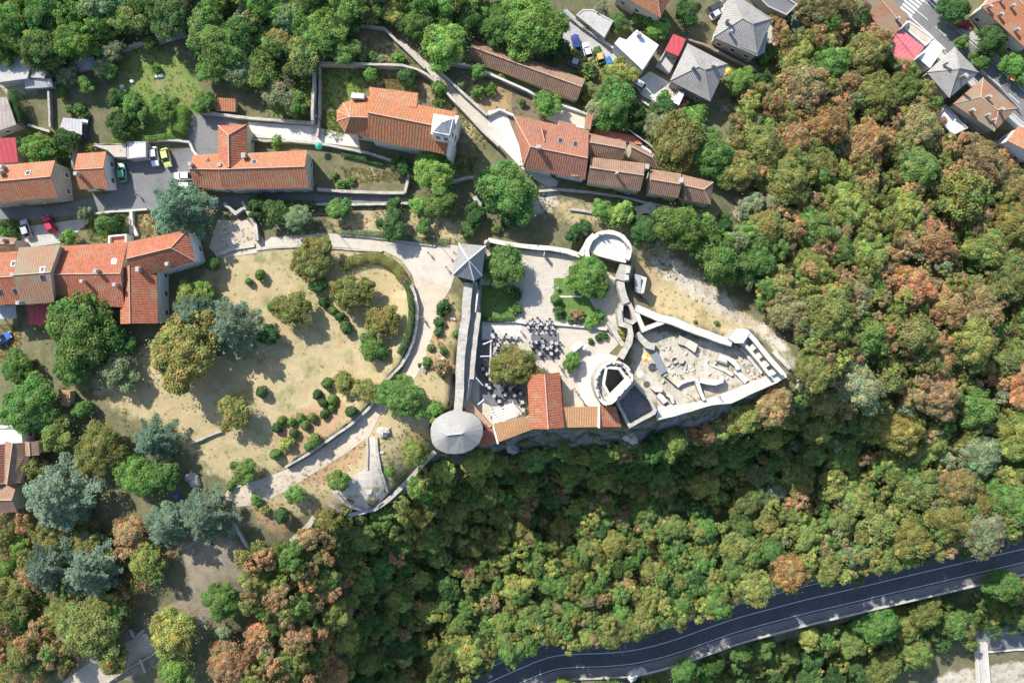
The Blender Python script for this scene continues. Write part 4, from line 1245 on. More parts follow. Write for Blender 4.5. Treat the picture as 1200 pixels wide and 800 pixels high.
def add_door(parent, p, tang, nrm, w=1.0, h=2.1, mat='door_wood'):
    mb = MB()
    for (cx, cz, sx, sz, th, off, mt) in ((0, h / 2, w, h, .06, .035, 0), (-w / 2 - .06, h / 2, .12, h + .1, .12, .06, 1), (w / 2 + .06, h / 2, .12, h + .1, .12, .06, 1), (0, h + .06, w + .24, .12, .12, .06, 1)):
        c = p + tang * cx + Vector((0, 0, cz)) + nrm * off
        a = tang * sx / 2; b = Vector((0, 0, sz / 2)); t = nrm * th / 2
        v = [c - a - b - t, c + a - b - t, c + a + b - t, c - a + b - t, c - a - b + t, c + a - b + t, c + a + b + t, c - a + b + t]
        for q in ((0, 3, 2, 1), (4, 5, 6, 7), (0, 1, 5, 4), (1, 2, 6, 5), (2, 3, 7, 6), (3, 0, 4, 7)): mb.face([v[i] for i in q], mt)
    return mb.build('door', [M[mat], M['stone_top']], parent)

def openings(root, wall_poly, zb, ze, skip=(), pitch=3.2, door=None, maxn=14):
    n = len(wall_poly)
    a = sum(wall_poly[i].x * wall_poly[(i + 1) % n].y - wall_poly[(i + 1) % n].x * wall_poly[i].y for i in range(n))
    sg = 1 if a > 0 else -1
    k = 0
    for i in range(n):
        if i in skip: continue
        p0, p1 = wall_poly[i].copy(), wall_poly[(i + 1) % n].copy(); p0.z = p1.z = 0
        L = (p1 - p0).length
        if L < 2.2: continue
        t = (p1 - p0) / L; nr = Vector((t.y, -t.x, 0)) * sg
        cnt = max(1, int(L / pitch)); st = max(1, int((ze - zb - .6) / 2.8))
        for s in range(st):
            zc = zb + 1.55 + s * 2.8
            if zc + .8 > ze: continue
            for c in range(cnt):
                q = p0 + t * (L * (c + .5) / cnt)
                if door == i and s == 0 and c == cnt // 2:
                    add_door(root, Vector((q.x, q.y, max(zb, ground(q.x, q.y)))), t, nr); continue
                if k >= maxn: continue
                if ground(q.x + nr.x, q.y + nr.y) > zc - .5: continue
                add_window(root, Vector((q.x, q.y, zc)), t, nr); k += 1

def chimney(parent, p, size=(.6, .6), h=1.1, rz=0.0, mat='plaster_stone'):
    mb = MB()
    mb.box(p + Vector((0, 0, h / 2 - .3)), (size[0], size[1], h + .6), rz, 0)
    mb.box(p + Vector((0, 0, h + .05)), (size[0] + .16, size[1] + .16, .1), rz, 1)
    for s in (-1, 1): mb.box(p + Vector((math.cos(rz) * s * size[0] * .3, math.sin(rz) * s * size[0] * .3, h + .22)), (.1, size[1] * .9, .24), rz, 1)
    mb.box(p + Vector((0, 0, h + .38)), (size[0] + .1, size[1] + .1, .07), rz, 2)
    return mb.build('chimney', [M[mat], M['concrete'], M['plaster_grey']], parent)
def skylight(parent, p, nrm, along, w=.75, h=1.0):
    mb = MB(); along = (along - nrm * along.dot(nrm)).normalized(); side = nrm.cross(along)
    for (sx, sy, th, mt, off) in ((w + .2, h + .2, .12, 1, .06), (w, h, .04, 0, .145)):
        a, b, t = side * sx / 2, along * sy / 2, nrm * th / 2; c = p + nrm * off
        v = [c - a - b - t, c + a - b - t, c + a + b - t, c - a + b - t, c - a - b + t, c + a - b + t, c + a + b + t, c - a + b + t]
        for q in ((0, 3, 2, 1), (4, 5, 6, 7), (0, 1, 5, 4), (1, 2, 6, 5), (2, 3, 7, 6), (3, 0, 4, 7)): mb.face([v[i] for i in q], mt)
    return mb.build('skylight', [M['glass'], M['steel']], parent)

def gable(root, quad, ze, zr, roof='tile_red', wall='plaster_cream', hipA=0.0, hipB=0.0, t=.5, zb=None, eave=.35, win=True, skip=(), door=None, chim=(), sky=(), cap='mortar', tB=None, maxn=14, pitch=3.2):
    """quad a,b,c,d: eave corners seen in the photograph; the ridge runs from side a-d to side b-c"""
    a, b, c, d = [P(x, y, ze) for x, y in quad]
    tB = t if tB is None else tB
    r0, r1 = lerp(a, d, t), lerp(b, c, tB)
    ax_ = (r1 - r0).normalized()
    r0 = r0 + ax_ * hipA; r1 = r1 - ax_ * hipB
    r0.z = r1.z = zr
    if zb is None: zb = min(ground(p.x, p.y) for p in (a, b, c, d)) - .6
    wp = inset([a, b, c, d], eave)
    # walls rise to the underside of the roof; gable ends follow its slope
    mb = MB()
    def zroof(p, base):   # underside height of the two main planes
        q = Vector((p.x, p.y, 0)); A0 = Vector((a.x, a.y, 0))
        n = Vector((-ax_.y, ax_.x, 0)); s = (q - Vector((r0.x, r0.y, 0))).dot(n)
        sa = (Vector((a.x, a.y, 0)) - Vector((r0.x, r0.y, 0))).dot(n); sd = (Vector((d.x, d.y, 0)) - Vector((r0.x, r0.y, 0))).dot(n)
        lim = sa if s * sa > 0 else sd
        return zr - (zr - ze) * min(1, abs(s / lim) if abs(lim) > 1e-6 else 0) - .2
    wall_z = [zroof(p, ze) if True else ze for p in wp]
    lo = [Vector((p.x, p.y, zb)) for p in wp]; hi = [Vector((p.x, p.y, z)) for p, z in zip(wp, wall_z)]
    order = [0, 1, 2, 3]
    area = sum(wp[i].x * wp[(i + 1) % 4].y - wp[(i + 1) % 4].x * wp[i].y for i in range(4))
    for i in order:
        j = (i + 1) % 4
        pts = [lo[i], lo[j], hi[j]]
        if (i == 1 and hipB < .3) or (i == 3 and hipA < .3):
            g = lerp(hi[j], hi[i], (1 - tB) if i == 1 else t); rr = r1 if i == 1 else r0
            # ridge point of the gable wall, a little inside the roof end
            e = lerp(wp[i], wp[j], tB if i == 1 else 1 - t)
            pts.append(Vector((e.x, e.y, zr - .2)))
        pts.append(hi[i])
        mb.face(pts if area > 0 else pts[::-1])
    mb.build('wall', M[wall], root)
    faces = [[a, b, r1, r0], [c, d, r0, r1]]
    if hipA >= .3: faces.append([d, a, r0])
    if hipB >= .3: faces.append([b, c, r1])
    mb = MB(); mb.slab(faces, .16, 0)
    ro = mb.build('roof', M[roof], root)
    mb = MB()
    up = Vector((0, 0, .05))
    mb.tube([r0 + up, r1 + up], .11, 6)
    for h_, r_, es in ((hipA, r0, (a, d)), (hipB, r1, (b, c))):
        if h_ >= .3:
            for e_ in es: mb.tube([r_ + up, e_ + up], .09, 6)
    mb.build('ridge_cap', M[cap], ro)
    def onroof(px, py):
        z = (ze + zr) / 2
        for _ in range(8):
            p = P(px, py, z); z = zroof(p, 0) + .2
        p = P(px, py, z)
        n = Vector((-ax_.y, ax_.x, 0)); s = (Vector((p.x, p.y, 0)) - Vector((r0.x, r0.y, 0))).dot(n)
        sa = (Vector((a.x, a.y, 0)) - Vector((r0.x, r0.y, 0))).dot(n); sd = (Vector((d.x, d.y, 0)) - Vector((r0.x, r0.y, 0))).dot(n)
        lim = sa if s * sa > 0 else sd
        dn = n * (1 if s > 0 else -1)
        nr = (dn * (zr - ze) + Vector((0, 0, 1)) * abs(lim)).normalized()
        return p, nr, dn
    for cx_, cy_, *r_ in chim:
        p, nr, dn = onroof(cx_, cy_); chimney(ro, p, *(r_ or [(.6, .6)]), rz=math.atan2(ax_.y, ax_.x))
    for cx_, cy_ in sky:
        p, nr, dn = onroof(cx_, cy_); skylight(ro, p, nr, dn)
    if win: openings(root, wp, max(zb + .6, min(ground(p.x, p.y) for p in wp)), ze - .2, skip, door=door, maxn=maxn, pitch=pitch)
    return ro

def flat(root, pts, z, roof='white_flat', wall='plaster_white', zb=None, lip=.35, win=True, door=0, rim=None, maxn=6, skip=()):
    w = [P(x, y, z) for x, y in pts]
    if zb is None: zb = min(ground(p.x, p.y) for p in w) - .5
    mb = MB(); inn = inset(w, .3)
    mb.prism([(p.x, p.y) for p in inset(w, .02)], zb, z - lip)
    mb.build('wall', M[wall], root)
    mb = MB()
    n = len(w)
    area = sum(w[i].x * w[(i + 1) % n].y - w[(i + 1) % n].x * w[i].y for i in range(n))
    mb.prism([(p.x, p.y) for p in inset(w, .3)], z - lip - .02, z - lip + .04)
    ro = mb.build('roof', M[roof], root)
    mb = MB()
    for i in range(n):
        j = (i + 1) % n
        mb.prism([(q.x, q.y) for q in (w[i], w[j], inn[j], inn[i])], z - lip - .004, z)
    mb.build('parapet', M[rim or wall], ro)
    if win: openings(root, inset(w, .02), max(zb + .5, min(ground(p.x, p.y) for p in w)), z - lip, skip, door=door, maxn=maxn)
    return ro

def mono(root, quad, za, zc, roof, wall, zb=None, win=True, th=.14, maxn=5, eave=.25):
    """one plane: edge a-b at height za, edge c-d at height zc"""
    a, b = P(*quad[0], za), P(*quad[1], za); c, d = P(*quad[2], zc), P(*quad[3], zc)
    if zb is None: zb = min(ground(p.x, p.y) for p in (a, b, c, d)) - .5
    wp = inset([a, b, c, d], eave)
    mb = MB(); mb.prism([(p.x, p.y) for p in wp], zb, [za - th - .03, za - th - .03, zc - th - .03, zc - th - .03])
    mb.build('wall', M[wall], root)
    mb = MB(); mb.slab([[a, b, c, d]], th)
    ro = mb.build('roof', M[roof], root)
    if win: openings(root, wp, max(zb + .5, min(ground(p.x, p.y) for p in wp)), min(za, zc) - .3, door=0, maxn=maxn)
    return ro

def cpt(pts): 
    x = sum(p[0] for p in pts) / len(pts); y = sum(p[1] for p in pts) / len(pts); return G(x, y)
def house(name, label, pts, cat='house', group=None): return thing(name, label, cat, cpt(pts), group)

# -- west side of the village
q = [(-25,196),(64.5,188),(69,231),(-25,240)]
h = house('house', 'red tiled house with stained bare gable wall facing the small tiled house', q)
gable(h, q, 4.4, 6.4, 'tile_orange', 'plaster_stone', door=2, chim=[(4,203,(.8,.6)),(6,197)], sky=[(33,203)])
q = [(90.7,180),(124.5,177.7),(127.5,220.4),(93,222)]
h = house('house', 'small orange tiled house with pale blue white gable beside the parked green car', q)
gable(h, q, 2.8, 4.3, 'tile_orange', 'plaster_white', door=2, chim=[(93,205)])
q = [(-12,163),(18,161),(21,190),(-12,192)]
h = house('house', 'house with bright red sheet roof at the photo edge', q); mono(h, q, 4.6, 3.4, 'red_metal', 'plaster_cream')
q = [(-15,114),(8,114),(19,146),(-15,158)]
h = house('shed', 'shed with grey and rusty brown sheet roof above the red roofed house', q, 'shed'); mono(h, q, 3.6, 3.0, 'brown_metal', 'plaster_grey')
q = [(0,68),(18,66),(54,84),(57,94),(34,100),(0,98)]
h = house('shed', 'pale concrete slab roofed sheds at the edge of the top woods', q, 'shed')
flat(h, [(-5,70),(18,66),(36,75),(32,92),(-5,97)], 3.2, 'concrete', 'concrete', lip=.15, win=False)
flat(h, [(38,77),(54,84),(52,92),(36,91)], 2.8, 'concrete', 'plaster_grey', lip=.15, win=False)
mono(h, [(28,93),(60,92),(62,102),(30,104)], 2.4, 2.0, 'grey_metal', 'plaster_grey', win=False)
for nm, lab, q, z, mt in (('carport', 'grey corrugated carport over the drive behind the orchard', [(74,138),(96,140),(96,158),(70,150)], 2.5, 'grey_metal'),
                      ('canopy', 'red sheet canopy below the mottled tiled house', [(31,359),(63,356),(52,381),(34,380)], 2.6, 'red_metal'),
                      ('canopy', 'grey sheet canopy below the orange tiled row beside the red canopy', [(-8,358),(18,358),(20,373),(-8,374)], 2.8, 'grey_metal')):
    w = [P(x, y, z + cpt(q).z) for x, y in q]; h = house(nm, lab, q, 'canopy')
    mb = MB(); mb.slab([w], .1); mb.build('roof', M[mt], h)
    for p in inset(w, .3):
        mb = MB(); g = ground(p.x, p.y); mb.box((p.x, p.y, (g + w[0].z) / 2 - .2), (.14, .14, w[0].z - g + .2)); mb.build('post', M['steel'], h)
q = [(149,166),(171,166),(171,184),(149,186)]
h = house('garage', 'flat roofed garage with blotchy white roof beside two parked cars', q, 'garage'); flat(h, q, 2.0, 'white_flat', 'concrete', lip=.12, win=False)
q = [(108,170),(148,168),(148,184),(134,184),(126,176)]
h = house('terrace_slab', 'bare pale concrete terrace roof between the small tiled house and the garage', q, 'terrace'); flat(h, q, 1.9, 'gravel', 'concrete', lip=.1, win=False)

h = house('house', 'T shaped red tiled house with a hipped cross wing beside the car park', [(290,195)])
gable(h, [(226,182),(262,179.5),(264,223),(227,219)], 4.0, 5.9, 'tile_orange', 'plaster_cream', skip=(1,), door=3, chim=[(226,194),(260,195)], sky=[(245,188)])
ro = gable(h, [(258,181),(360,176),(361.5,220.5),(262,222)], 5.0, 7.1, 'tile_orange', 'plaster_cream', skip=(3,), chim=[(288,184,(.7,.9))], sky=[(298,190)], maxn=18)
gable(h, [(255.5,147),(256,200),(290,198),(289,146)], 5.2, 7.3, 'tile_red', 'plaster_cream', hipA=2.7, skip=(1,))

h = house('house', 'taller mottled tiled house with grey end wall above the red canopy', [(45,320)])
gable(h, [(-30,298),(23,294),(26,356),(-30,358)], 6.0, 8.0, 'tile_red', 'plaster_cream', skip=(1,), sky=[(16,309),(18,341),(0,342)], chim=[(20,322,(.8,.6))])
gable(h, [(22,290),(71,286.5),(63.5,354),(25,357)], 7.4, 9.5, 'tile_mottled', 'plaster_grey', skip=(3,), sky=[(50,316),(50,325)], chim=[(26,355)])
h = house('house', 'long bent red tiled house with a south wing and hipped end', [(140,315)])
gable(h, [(70,288.5),(150,283.5),(146,360),(68,356.5)], 5.8, 8.0, 'tile_red', 'plaster_cream', skip=(1, 3), sky=[(134,306)], chim=[(116,318),(100,330,(.5,.5)),(138,334),(104,357,(.5,.5))], maxn=8)
gable(h, [(150,283.5),(219.5,269.5),(229,306),(160,326)], 5.7, 7.95, 'tile_red', 'plaster_white', hipB=3.2, skip=(3,), chim=[(199,310)], maxn=10, tB=.5)
gable(h, [(140.5,316),(141,379.6),(185.4,378.5),(183.5,306)], 5.2, 7.2, 'tile_red', 'plaster_white', t=.40, skip=(3,), chim=[(165,316,(.9,.6))], maxn=10)
q = [(-14,276),(20,279),(21,294),(-14,296)]
h = house('shed', 'small faded tiled outbuilding beside the mottled house', q, 'shed'); gable(h, q, 2.4, 3.4, 'tile_brown', 'plaster_cream', win=False, chim=[(7,282)])
q = [(127,276),(148,274),(148,286),(127,287)]
h = house('porch', 'small white flat roofed entrance porch on the bent red house', q, 'porch'); flat(h, q, 2.2, 'red_paving', 'plaster_white', lip=.7, win=False)

h = house('house', 'old brown tiled house with a dormer and white rear part at the photo edge', [(20,550)])
flat(h, [(-12,500),(25,500),(26,520),(-12,520)], 3.0, 'lime', 'plaster_white', lip=.3)
gable(h, [(6,517),(4,566),(27,566),(38,518)], 3.2, 5.0, 'tile_brown', 'plaster_cream', win=True)
gable(h, [(-14,527),(-14,566),(5,566),(7,519)], 3.2, 4.4, 'tile_pinkish', 'plaster_grey', win=False)
mb = MB(); 
gable(h, [(29,517),(30,534),(46,533),(45,517)], 4.0, 4.7, 'tile_brown', 'plaster_cream', win=True, zb=-1)
gable(h, [(-20,567),(20,567),(21,600),(-20,600)], 2.6, 4.2, 'tile_brown', 'plaster_cream', win=True)
q = [(63,485),(78,485),(78,497),(63,497)]
h = house('shed', 'small grey sheet roofed shed among the garden trees', q, 'shed'); mono(h, q, 1.8, 1.5, 'grey_metal', 'plaster_grey', win=False)
q = [(72,456),(82,457),(82,476),(72,475)]
h = house('shed', 'narrow cream tiled shed beside the grey garden shed', q, 'shed'); mono(h, q, 1.7, 1.4, 'tile_tan', 'plaster_stone', win=False)
q = [(250,114),(276,116),(276,131),(253,130)]
h = house('shed', 'tiny orange tiled hut against the yard wall', q, 'shed'); mono(h, q, 2.4, 1.9, 'tile_orange', 'plaster_cream', win=False)
q = [(180,40),(216,33),(219,43),(184,52)]
h = house('shed', 'ruined stone hut with grey roof between the top woods', q, 'shed'); mono(h, q, 2.8, 2.2, 'slate', 'stone', win=False)
q = [(84,72),(110,66),(112,80),(88,84)]
h = house('shed', 'low grey roofed hut half hidden under the wood edge', q, 'shed'); mono(h, q, 2.6, 2.2, 'grey_metal', 'plaster_grey', win=False)

# -- church
ch = thing('church', 'orange tiled church with white square bell tower and rounded apse', 'church', G(470, 140))
gable(ch, [(437,112),(534,131),(527,182),(432,163)], 6.6, 9.6, 'tile_church', 'plaster_cream', pitch=4.5, maxn=8, door=1, skip=(3,))
mono(ch, [(432.5,102),(490,109),(488,126),(434,121)], 5.6, 7.4, 'tile_orange', 'plaster_cream', maxn=4)
# choir and apse
ze, zr = 5.4, 8.2
a1, a2 = P(412, 117, ze), P(437, 112, ze); s1, s2 = P(404, 155.5, ze), P(434, 161, ze)
k0, k1 = P(410, 137, zr), P(437, 138, zr)
e1, e2, e3 = P(394.5, 142, ze), P(394.5, 130, ze), P(402, 120.5, ze)
mb = MB(); mb.slab([[a1, a2, k1, k0], [s2, s1, k0, k1], [s1, e1, k0], [e1, e2, k0], [e2, e3, k0], [e3, a1, k0]], .16)
ro = mb.build('roof', M['tile_church'], ch)
mb = MB()
for e in (s1, e1, e2, e3, a1): mb.tube([k0 + Vector((0, 0, .04)), e + Vector((0, 0, .04))], .08, 6)
mb.tube([k0 + Vector((0, 0, .04)), k1 + Vector((0, 0, .04))], .1, 6); mb.build('ridge_cap', M['mortar'], ro)
ap = inset([a2, a1, e3, e2, e1, s1, s2], .35)
mb = MB(); mb.prism([(p.x, p.y) for p in ap], -.4, ze - .15); mb.build('wall', M['plaster_cream'], ch)
for i in range(7):
    p, q_ = ap[i], ap[(i + 1) % 7]; t_ = (q_ - p); t_.z = 0
    if 1 <= i <= 5 and t_.length > 1.4:
        t_.normalize(); nr = Vector((t_.y, -t_.x, 0)); cc_ = sum(ap, Vector((0, 0, 0))) / 7; m_ = (p + q_) / 2
        if nr.dot(m_ - cc_) < 0: nr = -nr
        add_window(ch, Vector((m_.x, m_.y, 3.2)), t_, nr, .6, 1.8, 'stone_top')
w = [P(415, 113, 4.6), P(429.5, 114.5, 4.6), P(429, 120, 4.6), P(414, 119, 4.6)]
mb = MB(); mb.prism([(p.x, p.y) for p in w], 0, 6.9); mb.build('sacristy_block', M['lime'], ch)
# bell tower
zt = 13.2
tw = [P(508, 133, zt), P(534, 137.5, zt), (P(528.5, 161.5, zt)), P(504.5, 157, zt)]
twi = inset(tw, .22)
mb = MB(); mb.prism([(p.x, p.y) for p in twi], 0, zt - .25); tower = mb.build('bell_tower', M['plaster_white'], ch)
mb = MB(); mb.prism([(p.x, p.y) for p in tw], zt - .25, zt, bottom=True); mb.prism([(p.x, p.y) for p in inset(tw, .3)], zt + .002, zt + .35); mb.build('cornice', M['lime'], tower)
cc_ = sum(tw, Vector((0, 0, 0))) / 4
mb = MB(); ii = inset(tw, .5); apx = cc_ + Vector((0, 0, 1.9)); 
for p in ii: p.z = zt + .36
mb.slab([[ii[i], ii[(i + 1) % 4], apx] for i in range(4)], .1); mb.build('tower_roof', M['lime'], tower)
for i in range(4):
    p, q_ = twi[i], twi[(i + 1) % 4]; t_ = (q_ - p).normalized(); nr = Vector((t_.y, -t_.x, 0)); m_ = (p + q_) / 2
    if nr.dot(m_ - cc_) < 0: nr = -nr
    for s in (-.8, .8):
        add_window(tower, Vector((m_.x, m_.y, zt - 2.2)) + t_ * s, t_, nr, .8, 1.9, 'lime', 'belfry_opening')
mb = MB(); mb.tube([apx - Vector((0, 0, .2)), apx + Vector((0, 0, 1.3))], .05, 5); mb.box(apx + Vector((0, 0, .95)), (.55, .07, .07)); mb.build('cross', M['dark_metal'], tower)
# west front
f0, f1 = P(538.5, 139, 6), P(528, 186, 6)
t_ = (f1 - f0).normalized(); nr = Vector((-t_.y, t_.x, 0))
if nr.x < 0: nr = -nr
mb = MB(); m_ = (f0 + f1) / 2
prof = [f0 + Vector((0, 0, -6.5)), f1 + Vector((0, 0, -6.5)), f1 + Vector((0, 0, 1.6)), m_ + Vector((0, 0, 4.9)), f0 + Vector((0, 0, 1.6))]
bk = [p - nr * .7 for p in prof]
mb.face(prof); mb.face(bk[::-1])
for i in range(5): mb.face([prof[i], bk[i], bk[(i + 1) % 5], prof[(i + 1) % 5]])
fr = mb.build('facade', M['lime'], ch)
bm = bmesh.new(); bm.from_mesh(fr.data); bmesh.ops.recalc_face_normals(bm, faces=bm.faces[:]); bm.to_mesh(fr.data); bm.free()
add_door(ch, Vector((m_.x, m_.y, 0.4)), t_, nr, 1.6, 2.8)
add_window(ch, Vector((m_.x, m_.y, 6.4)), t_, nr, 1.1, 1.1, 'stone_top')

# -- north row
q = [(557,47),(686,93),(676,118),(547,70)]
h = house('barn', 'long brown tiled barn between the vegetable bed and the top woods', q, 'barn')
gable(h, q, -.2, 1.5, 'tile_brown', 'plaster_stone', zb=-6, pitch=6, maxn=6)
h = house('house', 'big faded red tiled house with two skylights beside the white plaza', [(645,175)])
gable(h, [(602,136),(690,153),(686,211),(613,196)], 4.3, 6.7, 'tile_pinkish', 'plaster_white', hipA=2.2, t=.62, chim=[(631,174,(.8,.6))], sky=[(656.6,165),(674,169)], door=2, maxn=12)
gable(h, [(629,152),(636,168),(640,166),(640,153)], 5.4, 6.2, 'tile_pinkish', 'plaster_white', win=False, zb=3, eave=.1)
mono(h, [(654,141),(675,146),(675,150),(655,147)], 3.2, 3.7, 'tile_pinkish', 'plaster_white', win=False, eave=.1)
mono(h, [(688,133),(695,135),(692,152),(686,151)], 3.0, 3.0, 'tile_orange', 'brick', win=False, eave=.05)
mono(h, [(672,194),(684,187),(686,207),(668,207)], 5.2, 4.6, 'tile_orange', 'plaster_white', win=False, eave=.1, zb=2)
row = 'row of brown tiled houses'
for lab, kw in (('small brown gabled house in the row, behind the longest one and against the red terrace', dict(quad=[(690,156),(733.5,166),(730,187),(688,182)], ze=3.3, zr=4.8)),
                ('longest brown tiled house of the row, next to the big faded red house', dict(quad=[(692,184),(755.6,191.5),(750,224),(688,213.6)], ze=4.3, zr=6.0, chim=[(722,204,(.4,.4))], door=2)),
                ('brown tiled middle house of the row with a tall party wall', dict(quad=[(761,198),(798,203.5),(795,232.5),(760,226.5)], ze=3.3, zr=4.9, chim=[(757,197,(.7,.9)),(797,213,(.5,.9))], door=2)),
                ('brown tiled end house of the row with a hipped end by the woods', dict(quad=[(799,204.5),(836,213.5),(832.6,239.7),(801,234)], ze=2.6, zr=4.2, hipB=2.2, door=2)),
                ('brown hipped little house at the back of the row beside the pale shed', dict(quad=[(737,165),(766,181),(772,198),(740,183)], ze=2.6, zr=4.0, hipB=1.2, win=False))):
    q = kw.pop('quad'); h = house('house', lab, q, group=row)
    gable(h, q, kw.pop('ze'), kw.pop('zr'), 'tile_brown', 'plaster_cream', eave=.2, maxn=6, **kw)
q = [(752,170),(762,176),(766,184),(757,180)]
h = house('shed', 'pale flat shed squeezed behind the row of brown roofs', q, 'shed'); flat(h, q, 2.0, 'lime', 'plaster_white', lip=.1, win=False)

# -- upper town
q = [(722,-8),(774,21),(790,-10),(738,-40)]
h = house('house', 'orange hipped villa at the top edge above the white flat roof', q); gable(h, q, -2.2, -.2, 'tile_orange', 'plaster_cream', hipA=3, hipB=3, door=0)
q = [(675,17.5),(683,11),(695,11),(719,24.5),(708,44)]
h = house('garage', 'grey concrete flat roofed garage along the yard with parked cars', q, 'garage'); flat(h, q, -4.0, 'concrete', 'concrete', lip=.15, win=False)
q = [(720,51),(726,44),(734,47),(746,35),(772,53),(753,82)]
h = house('house', 'white flat roofed house with a stepped outline and one roof vent', q); ro = flat(h, q, -2.6, 'white_flat', 'plaster_white', lip=.12, skip=(1, 2))
chimney(ro, P(748, 42, -2.7), (.9, .5), .9)
q = [(789,40),(804,46),(795,66),(779,59)]
h = house('shed', 'small dark red roofed annex beside the grey hipped house', q, 'shed'); mono(h, q, -4.6, -5.0, 'red_metal', 'brick')
q = [(779,60),(794,67),(784,87),(768,78)]
h = house('terrace_slab', 'sunken grey terrace between the white flat roof and the grey hipped house', q, 'terrace'); flat(h, q, -7.2, 'concrete', 'plaster_grey', lip=.5, win=False)
q = [(806,51),(852.5,75),(832.5,119),(785,95)]
h = house('house', 'grey hipped house with terracotta doorway beside the big olive tree', q); gable(h, q, -4.0, -1.7, 'tile_grey', 'plaster_grey', hipA=4.2, hipB=4.2, chim=[(812,80,(.5,.5)),(836,78,(1.0,.7))], cap='lead', door=2)
q = [(836,44),(887.5,66),(905,22),(856,-10)]
h = house('house', 'grey hipped house behind the red brick garden wall', q); gable(h, q, -7.8, -5.4, 'tile_grey', 'plaster_cream', hipA=4.4, hipB=4.0, chim=[(852,25),(855,39,(.4,.4))], cap='lead')
mono(h, [(890,40),(900,38),(896,62),(886,66)], -10, -10.4, 'grey_metal', 'plaster_grey', win=False)
q = [(880,-12),(905,-14),(935,5),(922,18),(900,8)]
h = house('house', 'dark grey flat roof at the top edge beside the blue cedar', q); flat(h, q, -11, 'deck', 'plaster_grey', lip=.3)
q = [(898,14),(912,22),(912,50),(902,58),(895,40)]
h = house('terrace_slab', 'pale terrace steps below the dark flat roof', q, 'terrace'); flat(h, q, -14.2, 'concrete', 'concrete', lip=.3, win=False)
q = [(1010,5),(1042,48),(1065,20),(1030,-18)]
h = house('house', 'old patchy orange tiled house beside the zebra crossing', q); gable(h, q, -16, -14.4, 'tile_mottled', 'plaster_stone', door=2, chim=[(1050,24,(.4,.4))])
q = [(1039,52),(1057,84),(1083,56),(1056,34)]
h = house('house', 'house with faded pink sheet roof between orange and grey roofs', q); gable(h, q, -16, -15.1, 'pink_metal', 'plaster_white', cap='pink_metal')
q = [(1065,24),(1094,44),(1085,54),(1061,34)]
h = house('garage', 'cream flat roofed garage along the street beside the pink roof', q, 'garage'); flat(h, q, -17.2, 'gravel', 'plaster_white', lip=.2, win=False)
q = [(1094,47),(1106,56),(1090,80),(1077,69)]
h = house('garage', 'narrow white flat roof between the pink roof and the grey pyramid roof', q, 'garage'); flat(h, q, -17.0, 'white_flat', 'plaster_white', lip=.15, win=False)
q = [(1119,55),(1147,85),(1112.5,115),(1086,85)]
h = house('house', 'house with grey pyramid roof and cream walls by the street', q); gable(h, q, -16.6, -14.2, 'tile_grey', 'plaster_cream', hipA=4.3, hipB=4.3, chim=[(1108,75,(.5,.7)),(1128,91,(.9,.6))], cap='lead')
q = [(1152,91),(1192,127),(1165,154),(1117,122)]
h = house('house', 'mottled brown orange tiled house with several chimneys along the street', q); gable(h, q, -17.6, -16.7, 'tile_mottled', 'plaster_stone', hipA=3.0, hipB=3.0, chim=[(1156,115,(.8,.5)),(1171,130,(.8,.5)),(1137,131,(.8,.5)),(1155,136,(.4,.4)),(1162,142,(.4,.4))])
q = [(1108,122),(1135,150),(1117,159),(1097,139)]
h = house('terrace_slab', 'bright white walled terrace below the mottled tiled house', q, 'terrace'); flat(h, q, -20.2, 'white_flat', 'plaster_grey', lip=.6, win=False)
q = [(1150,8),(1203,58),(1240,20),(1190,-30)]
h = house('house', 'large orange tiled house with small chimneys across the street', q); gable(h, q, -15.5, -13.5, 'tile_orange', 'plaster_cream', hipA=3, hipB=3, chim=[(1157,10,(.7,.4)),(1170,19,(.7,.4)),(1184,9,(.5,.4)),(1189,37,(.7,.4)),(1171,2,(.4,.4))])
q = [(1180,165),(1194,148),(1230,165),(1210,188)]
h = house('house', 'white walled house with orange tiles cut by the photo edge', q); gable(h, q, -18, -16.6, 'tile_orange', 'plaster_white')
